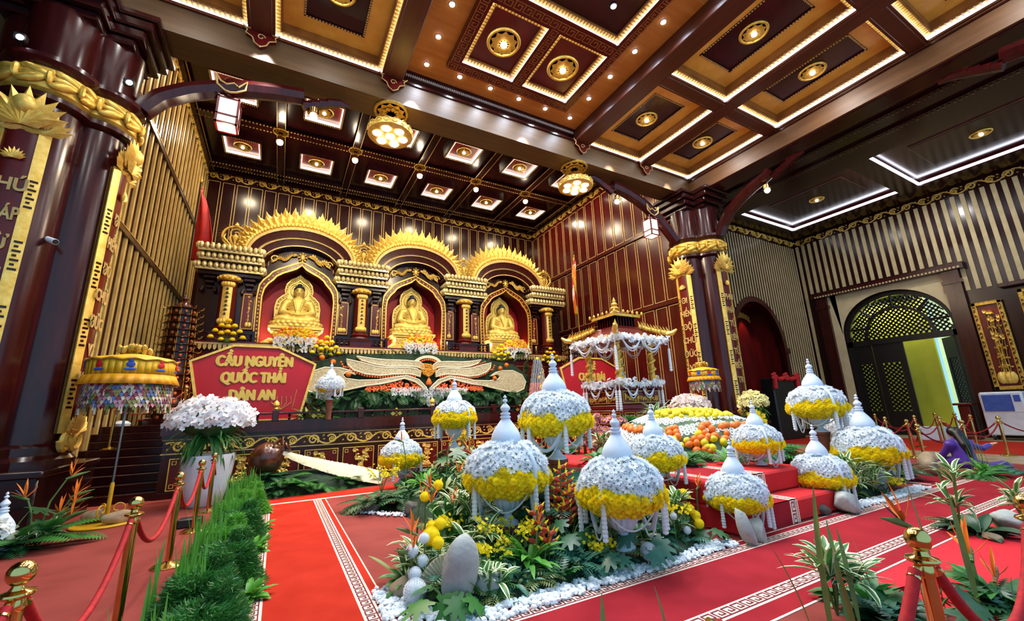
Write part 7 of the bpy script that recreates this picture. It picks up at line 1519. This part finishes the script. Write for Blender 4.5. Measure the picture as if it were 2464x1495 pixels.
# rope posts on the left and their ropes
tops = []
nmz = ('nearest the camera at the lower left corner', 'second from the camera at the lower left', 'third from the camera', 'at the white vase, left one', 'at the white vase, right one', 'farthest, at the left end of the stage')
for y, q in zip((2.9, 4.68, 6.48, 8.17, 9.66, 11.2), nmz): tops.append(post(-.95, y, 0, 'brass rope post of the left row, %s' % q, 'left row of rope posts'))
for i in range(5): rope(tops[i], tops[i+1], .34 if i else .42, 'red velvet rope of the left row, %s' % ('nearest one', 'second one', 'third one', 'fourth one', 'farthest one')[i], .021, velvet, 'ropes of the left row')
rope((-.95, 1.2, .84), tops[0], .36, 'red velvet rope running out of the lower left corner', .021, velvet, 'ropes of the left row')
# grass edging along the left runner
lab = ('nearest the camera', 'second from the camera', 'third from the camera', 'in the middle of the row', 'second from the white vase', 'closest to the white vase')
for i, (x, y, n, H) in enumerate(((-.62, 3.3, 26, .62), (-.55, 4.6, 40, .66), (-.5, 5.9, 50, .7), (-.45, 7.2, 60, .74), (-.4, 8.5, 60, .74), (-.38, 9.7, 50, .7))): plant('reed_clump', x, y, 0, 'clump of upright green reeds along the left runner, %s' % lab[i], [('blades', blades(n, H, .22, 0, .012, .18, .5), [greenB])], group='reeds along the left runner')
lab2 = ('nearest the camera', 'second from the camera', 'third from the camera', 'fourth from the camera', 'fifth from the camera', 'sixth from the camera', 'seventh from the camera', 'farthest one, by the ferns')
for i, y in enumerate((3.7, 4.5, 5.3, 6.1, 7.0, 7.9, 8.9, 9.8)): plant('feathery_bush', -.33 - .1*(i % 2), y, 0, 'feathery green bush along the left runner, %s' % lab2[i], [('foliage', MB().put(fluffy(8500, .38, .40, 0, .038, .5)).put(fluffy(2600, .22, .5, 0, .034, .3), MX((.1, .15, 0))).tpl(), greenB if i in (3, 5, 6) else green)], group='feathery bushes along the left runner')
for i, (x, y) in enumerate(((-.12, 3.5), (-.1, 4.9), (-.12, 6.5), (-.1, 7.6), (-.12, 8.9))): plant('herb_tuft', x, y, 0, 'low leafy tuft at the edge of the left runner, %s from the camera' % ('first', 'second', 'third', 'fourth', 'last')[i], [('leaves', rosette(40, .22, .035, (.1, 1.3), 1.0), [greenB, green])], group='leafy tufts along the left runner')
# arrangement before the left column
variegated(-2.7, 8.5, .0, 'striped leaves at the base of the arrangement before the left column', .3, 24, .2)
for i, (x, y, a, e) in enumerate(((-2.75, 8.45, .1, .7), (-2.8, 8.5, -.9, .9), (-2.80, 8.42, -.6, .5), (-3.00, 8.42, -2.0, .8), (-2.70, 8.52, -.1, .35), (-3.0, 8.4, -1.4, .6))): plant('palm_frond', x, y, .08, 'arching palm frond of the arrangement before the left column', [('frond', frond(.75, e, .9, .34, 16, 0, .14), green)], 'plant', 'palm fronds before the left column', a)
fern(-2.9, 8.35, .02, 'ferns at the foot of the arrangement before the left column', greenD, .5, 26, (.0, 1.0)); mons(-3.0, 8.5, .1, 'broad dark leaf behind the white spire before the left column', .24, .42, 4)
for x, y, z, H, a, q in ((-2.75, 8.62, .1, .75, .4, 'topmost'), (-2.60, 8.62, .1, .5, .2, 'upper right'), (-2.55, 8.52, .1, .42, .0, 'far right'), (-2.80, 8.57, .1, .52, 2.8, 'inner left'), (-2.50, 8.47, .1, .26, -.1, 'lower right'), (-2.65, 8.52, .1, .3, .1, 'low middle')): bop(x, y, z, 'orange bird of paradise flower before the left column, %s' % q, H, a, .25, 1.1)
sp = thing('white_urn_lid', 'white spire-shaped urn lid among the palms before the left column', 'urn lid', (-3.02, 8.32, .05)); MB().lathe([(r_*.75, z_*.85 + .1) for r_, z_ in SPIRE], 30, (-3.02, 8.32, .15)).build('spire', white, sp); MB().lathe([(.12, .02), (.15, .06), (.1, .14), (.14, .25)], 24, (-3.02, 8.32, 0)).build('foot', white, sp)
orchid_dome('orchid_cluster', -3.05, 8.05, .3, .22, .2, 70, 'white orchids at the left edge before the left column', [wpetal, creamp], .07, leaves=False, cat='flower')
# ------------------------------------------------------------------ right foreground
a = post(2.65, 0.97, 0, 'brass rope post at the lower right, in front of the red carpet', 'front rope posts'); b = post(3.98, 0.90, 0, 'brass rope post at the right picture edge', 'front rope posts')
rope(a, b, .4, 'red velvet rope between the two front posts at the lower right', .024, velvet, 'front ropes'); rope((1.35, 1.15, .84), a, .42, 'red velvet rope falling left of the lower right brass post', .024, velvet, 'front ropes'); rope(b, (5.3, .8, .84), .4, 'red velvet rope hanging from the post at the right picture edge', .024, velvet, 'front ropes')
variegated(3.75, 1.95, .05, 'cream striped leaf plant at the lower right, beside the upright blades', .3, 46, .35); variegated(7.2, 2.2, .1, 'white striped branching plant beyond the front rope post', .32, 30, .6); variegated(8.2, 1.9, .05, 'white striped leaves at the right picture edge above the oval stone', .3, 24, .35)
broad(4.0, 1.75, 0, 'glossy green leaves at the lower right, under the striped plant', greenD, .34, 30, .06, (.1, 1.1)); broad(4.25, 1.95, 0, 'bright green leaves in the lower right plant group', green, .38, 24, .045, (.3, 1.2)); mons(4.3, 1.6, 0, 'broad split leaves behind the front rope post', .16, .3, 8); fern(4.0, 1.55, 0, 'low fern at the bottom edge left of the front rope post', greenT, .4, 18); broad(7.35, 2.1, 0, 'dark green foliage below the white striped branching plant', greenD, .42, 36, .06, (.0, .9)); fern(4.9, 1.3, 0, 'dark fern behind the front rope at the lower right corner', greenD, .45, 22); broad(5.1, 1.45, 0, 'green leaves right of the front rope post', green, .4, 26, .05, (.3, 1.2)); fern(7.6, 2.3, 0, 'fern spreading right of the white striped plant', green, .45, 16, (.0, .7))
for i, (x, y, H, ln, a_) in enumerate(((3.45, 1.85, .8, .05, .2), (3.52, 1.9, .98, .1, 0.1), (3.62, 1.82, .72, .12, .6), (3.72, 1.8, .66, .05, 1.0), (3.9, 1.74, .6, .08, 2.0), (3.55, 1.75, .5, .1, 3.0), (3.4, 1.95, .62, .2, 2.5), (4.42, 1.55, 1.0, .04, 1.6), (4.7, 1.45, .85, .05, .4), (2.2, 2.1, .5, .1, 2.0), (1.55, 1.95, .62, .12, .8))):
    plant('upright_blade', x, y, 0, 'long upright brown-tipped green blade in the right foreground', [('blade', leaf(H, .02, PI/2 - ln, ln*1.5, 7, m=(0, 0)), [greenO, greenO])], 'leaf', 'upright blades of the right foreground', a_)
bop(4.42, 1.62, .02, 'large orange bird of paradise flower behind the front brass post', .62, 2.9, .1, 1.35); bop(4.95, 1.5, .02, 'large orange bird of paradise flower right of the front brass post', .3, .3, .2, 1.3); bop(5.0, 1.42, .0, 'dry bird of paradise beak at the right of the front brass post', .18, .1, .3, 1.0, brownL)
# plants and rocks beyond the runner on the right
fern(12.2, 3.3, 0, 'spreading green fern before the person in purple', green, .7, 26, (.0, .8)); broad(12.6, 3.25, 0, 'spiky bright green plant before the person in purple', greenB, .45, 34, .03, (.2, 1.3)); fern(13.4, 2.9, 0, 'low dark foliage at the right end before the person in purple', greenT, .6, 22, (.0, .6)); plant('reed_tuft', 12.7, 3.35, 0, 'thin bare reeds before the person in purple', [('blades', blades(12, .75, .15, 0, .006, .3), greenO)]); variegated(13.6, 2.6, 0, 'white striped leaves at the right picture edge near the purple cloth', .3, 16, .35)
# ------------------------------------------------------------------ person in purple
ps_ = thing('person', 'crouching person in purple with long black hair, seen from behind, arm held out', 'person', (13.45, 3.75, 0))
Q = lambda a_, b_, c_: np.array([13.45 + a_*.83 + b_*.56, 3.75 - a_*.56 + b_*.83, c_])   # a: to the viewer's right, b: away
bd = MB(); caps(bd, Q(0, 0, .18), Q(.02, .05, .5), .17, .17); caps(bd, Q(-.19, .05, .52), Q(.2, .05, .52), .09, .09); caps(bd, Q(0, .07, .56), Q(.0, .1, .66), .055, .055); bd.ell(Q(0, .12, .76), (.095, .105, .125), 14, 10); bd.ell(Q(0, .23, .74), (.02, .025, .03), 8, 6)
for s_ in (-1, 1): caps(bd, Q(.1*s_, 0, .15), Q(.26*s_ + .1, .34, .12), .11, .085); caps(bd, Q(.26*s_ + .1, .34, .12), Q(.2*s_ + .2, -.05, .06), .075, .05); caps(bd, Q(.2*s_ + .2, -.05, .06), Q(.2*s_ + .22, -.2, .035), .045, .035)
caps(bd, Q(.21, .05, .5), Q(.5, .1, .42), .06, .048); caps(bd, Q(.5, .1, .42), Q(.78, .16, .5), .045, .032); caps(bd, Q(-.2, .05, .5), Q(-.26, .2, .3), .06, .048); caps(bd, Q(-.26, .2, .3), Q(-.1, .36, .2), .045, .032)
for k, (u_, v_) in enumerate(((-.025, .09), (-.008, .1), (.01, .095), (.026, .08))): caps(bd, Q(.8, .165 + u_, .505), Q(.8 + v_*.8, .17 + u_*1.3, .53), .013, .009)
caps(bd, Q(.79, .13, .5), Q(.83, .09, .53), .014, .01); bd.ell(Q(.8, .165, .505), (.035, .035, .02), 8, 6)
for k in range(4): caps(bd, Q(-.08 + .02*k, .38, .19), Q(-.03 + .02*k, .43, .14), .012, .009)
remesh('body', bd, skin, .011, ps_, 3)
tu = MB(); caps(tu, Q(0, 0, .16), Q(.02, .05, .5), .205, .19); caps(tu, Q(-.19, .05, .52), Q(.2, .05, .52), .105, .105); caps(tu, Q(.21, .05, .5), Q(.5, .1, .42), .08, .065); caps(tu, Q(.5, .1, .42), Q(.68, .14, .47), .062, .058); caps(tu, Q(-.2, .05, .5), Q(-.26, .2, .3), .08, .065); caps(tu, Q(-.26, .2, .3), Q(-.14, .33, .22), .062, .05)
remesh('tunic', tu, purple, .014, ps_, 3)
tr_ = MB()
for s_ in (-1, 1): caps(tr_, Q(.1*s_, 0, .15), Q(.26*s_ + .1, .34, .12), .135, .11); caps(tr_, Q(.26*s_ + .1, .34, .12), Q(.2*s_ + .2, -.03, .075), .1, .07)
caps(tr_, Q(.3, -.1, .06), Q(.55, -.22, .1), .07, .1); caps(tr_, Q(.5, -.22, .08), Q(.66, -.2, .07), .09, .07); remesh('trousers', tr_, purple, .014, ps_, 3)
hr = MB(); hr.ell(Q(0, .105, .785), (.115, .12, .125), 16, 10); caps(hr, Q(0, .03, .76), Q(-.02, -.11, .52), .105, .1); caps(hr, Q(-.02, -.11, .52), Q(-.02, -.17, .3), .1, .05); remesh('hair', hr, hairM, .014, ps_, 2)
fc = MB(); [fc.ell(Q(.04*s_, .222, .78), (.014, .01, .007), 8, 5) for s_ in (-1, 1)]; fc.ell(Q(0, .222, .705), (.022, .01, .006), 8, 5); fc.build('face_features', hairM, ps_)
# ------------------------------------------------------------------ right aisle
AP = [(15.0, 5.14, 'second from the person, toward the garden'), (14.95, 6.3, 'left end of the near row'), (12.6, 4.15, 'closest to the pale brown boulder'), (14.75, 4.0, 'just behind the person in purple'), (16.85, 3.85, 'right of the person in purple'), (17.0, 5.05, 'behind the white box, near row'), (18.3, 4.75, 'back row, left of the air cooler'), (18.0, 5.95, 'back row, before the doorway'), (16.6, 6.2, 'middle of the cluster before the doorway'), (20.2, 6.1, 'far row, at the door'), (20.2, 5.6, 'far row, beside the wooden stand'), (19.6, 7.6, 'far left, by the dark door leaf')]
T_ = [post(x, y, .013 if x > 15.1 else 0, 'brass rope post of the right aisle, %s' % q, 'rope posts of the right aisle') for x, y, q in AP]
def gt(i): return T_[i]
for i, j, q in ((2, 0, 'from the boulder post to the next'), (0, 1, 'at the left of the near row'), (2, 3, 'sagging over the person in purple'), (3, 4, 'right of the person in purple'), (0, 5, 'crossing before the white box'), (5, 6, 'before the wooden stand'), (5, 4, 'before the air cooler'), (1, 8, 'at the left of the cluster'), (8, 7, 'before the doorway'), (7, 9, 'toward the door'), (9, 10, 'at the door'), (6, 10, 'beside the air cooler'), (7, 11, 'by the dark door leaf')): rope(gt(i), gt(j), .3, 'dark red rope of the right aisle, %s' % q, .017, velvetD, 'ropes of the right aisle')
rope(gt(4), (18.9, 3.0, .85), .3, 'dark red rope of the right aisle running out of the right picture edge', .017, velvetD, 'ropes of the right aisle')
cl = thing('air_cooler', 'white evaporative air cooler with blue louvred grille below the gilt wall panel', 'air cooler', (22.5, 4.85, .012)); x = 22.2
MB().bbox(x, x + .6, 4.35, 5.4, .18, .98, .03).build('tank', coolW, cl); MB().bbox(x - .02, x + .62, 4.35, 5.4, .92, 1.66, .05).build('body', coolW, cl); g = MB().box(x - .05, x - .01, 4.62, 5.32, 1.0, 1.56)
for k in range(11): g.tube([(x - .06, 4.64, 1.03 + .05*k), (x - .06, 5.3, 1.03 + .05*k)], .014, 5, 1)
g.build('blue_grille', [coolB, mat('light_blue_louvre', '#5f80cf', '#4d6dbd', .45)], cl); MB().bbox(x - .05, x - .01, 4.42, 4.57, 1.32, 1.54, .01).build('control_panel', coolB, cl)
for y_ in (4.45, 5.3):
    for x_ in (x + .08, x + .52): MB().lathe([(.0, -.03), (.075, -.03), (.075, .03), (0, .03)], 16, (x_, y_, .092), ax='y').build('wheel', blackM, cl); MB().box(x_ - .02, x_ + .02, y_ - .05, y_ + .05, .14, .19).build('caster_bracket', coolW, cl)
pd_ = thing('wooden_stand', 'red-brown wooden pedestal stand left of the air cooler', 'stand', (22.3, 5.85, .012)); MB().bbox(22.05, 22.6, 5.6, 6.1, 1.22, 1.3, .015).build('top', mahogR, pd_); MB().bbox(22.15, 22.5, 5.7, 6.0, .14, 1.22, .02).build('shaft', mahogR, pd_); MB().bbox(22.08, 22.58, 5.62, 6.08, .012, .15, .02).build('plinth', mahogR, pd_)
tag(MB().bbox(20.9, 21.3, 6.15, 6.95, .02, .5, .02).build('white_box', white), 'low white box on the red carpet in front of the open door', 'box'); lamp('AREA', (20.9, 5.2, 9.6), 120, NEUT, .4)
def wallpanel(y0, y1, z0, z1, label, seed):
    t = thing('gilt_wall_panel', label, 'wall panel', (23.4, (y0+y1)/2, z0), 'gilt carved panels on the right wall'); M = FR((23.46, (y0+y1)/2, (z0+z1)/2), (0, 1, 0), (-1, 0, 0)); w_, h_ = (y1-y0)/2, (z1-z0)/2
    MB().put(MB().box(-w_ + .1, w_ - .1, 0, .05, -h_ + .1, h_ - .1).tpl(), M).build('panel', mahogR, t, sharp=None); f = MB()
    for a_, b_, c_, e_ in ((-w_, w_, -h_, -h_ + .14), (-w_, w_, h_ - .14, h_), (-w_, -w_ + .14, -h_, h_), (w_ - .14, w_, -h_, h_)): f.put(MB().bbox(a_, b_, 0, .12, c_, e_, .02).tpl(), M, 0)
    for k in range(9):
        for s_ in (-1, 1): f.put(scroll(.3, .09), M @ np.array([[0, 0, 1, s_*(w_ - .07)], [0, 1, 0, .125], [1, 0, 0, -h_ + .2 + .34*k], [0, 0, 0, 1]]), 1)
    f.build('frame', [goldK, mahogD], t); r_ = MB()
    for k in range(5): r_.put(relief(seed + k, 2*w_*1.0, 2*h_*.84), M @ MX((0, .06 + .012*k, -.05)) @ np.diag([.66, 2.4, 1, 1]))
    r_.build('carving', goldB, t); return t
wallpanel(4.38, 5.2, 1.72, 5.05, 'tall gilt carved panel of branches and birds above the air cooler', 120); wallpanel(3.0, 3.95, 1.72, 5.3, 'gilt carved panel cut off by the right picture edge', 130); spot_at((22.9, 4.8, 5.5), (23.4, 4.8, 3.6), 60, WARM, 1.0, .05)
struct(MB().bbox(23.2, 23.5, 2.7, 4.33, 5.45, 5.6, .02).build('trim_12', mahog))
# recess with black covered cabinet and red swag
cb = thing('covered_cabinet', 'black cloth covered cabinet topped with a red swag in the arched recess', 'cabinet', (18.95, 10.55, 0)); MB().bbox(18.1, 19.85, 10.25, 10.8, 0, 2.55, .05).build('black_cover', blackM, cb); s_ = MB()
for k, x_ in enumerate((18.15, 19.0, 19.85)):
    s_.ell((x_, 10.22, 2.6), (.16, .1, .14), 10, 8)
    for q in range(5): a_ = q*1.256; s_.ell((x_ + .14*math.cos(a_), 10.18, 2.6 + .12*math.sin(a_)), (.09, .06, .07), 8, 6)
for a_, b_ in ((18.15, 19.0), (19.0, 19.85)): s_.tube(catenary((a_, 10.22, 2.62), (b_, 10.22, 2.62), .12, 10), .09, 8)
s_.tube([(18.15, 10.2, 2.55), (18.14, 10.2, 2.1)], [.1, .09], 8); s_.tube([(19.86, 10.2, 2.55), (19.88, 10.2, 1.2)], [.1, .09], 8); s_.build('red_swag', redC, cb)
rc = MB(); M = FR((20.15, 12.38, 5.45), (1, 0, 0), (0, -1, 0))
for k in range(9): a_ = -1.1 + .28*k; rc.put(scroll(.4, .3), M @ MX((math.sin(a_)*.75, .02, math.cos(a_)*.35), (0, a_, 0)))
tag(rc.build('lotus_wall_ornament', goldB), 'gilt flower ornament lit at the top of the arched recess', 'wall ornament'); spot_at((20.0, 11.9, 6.05), (20.1, 12.38, 4.6), 120, (1, .6, .35), .9, .05)
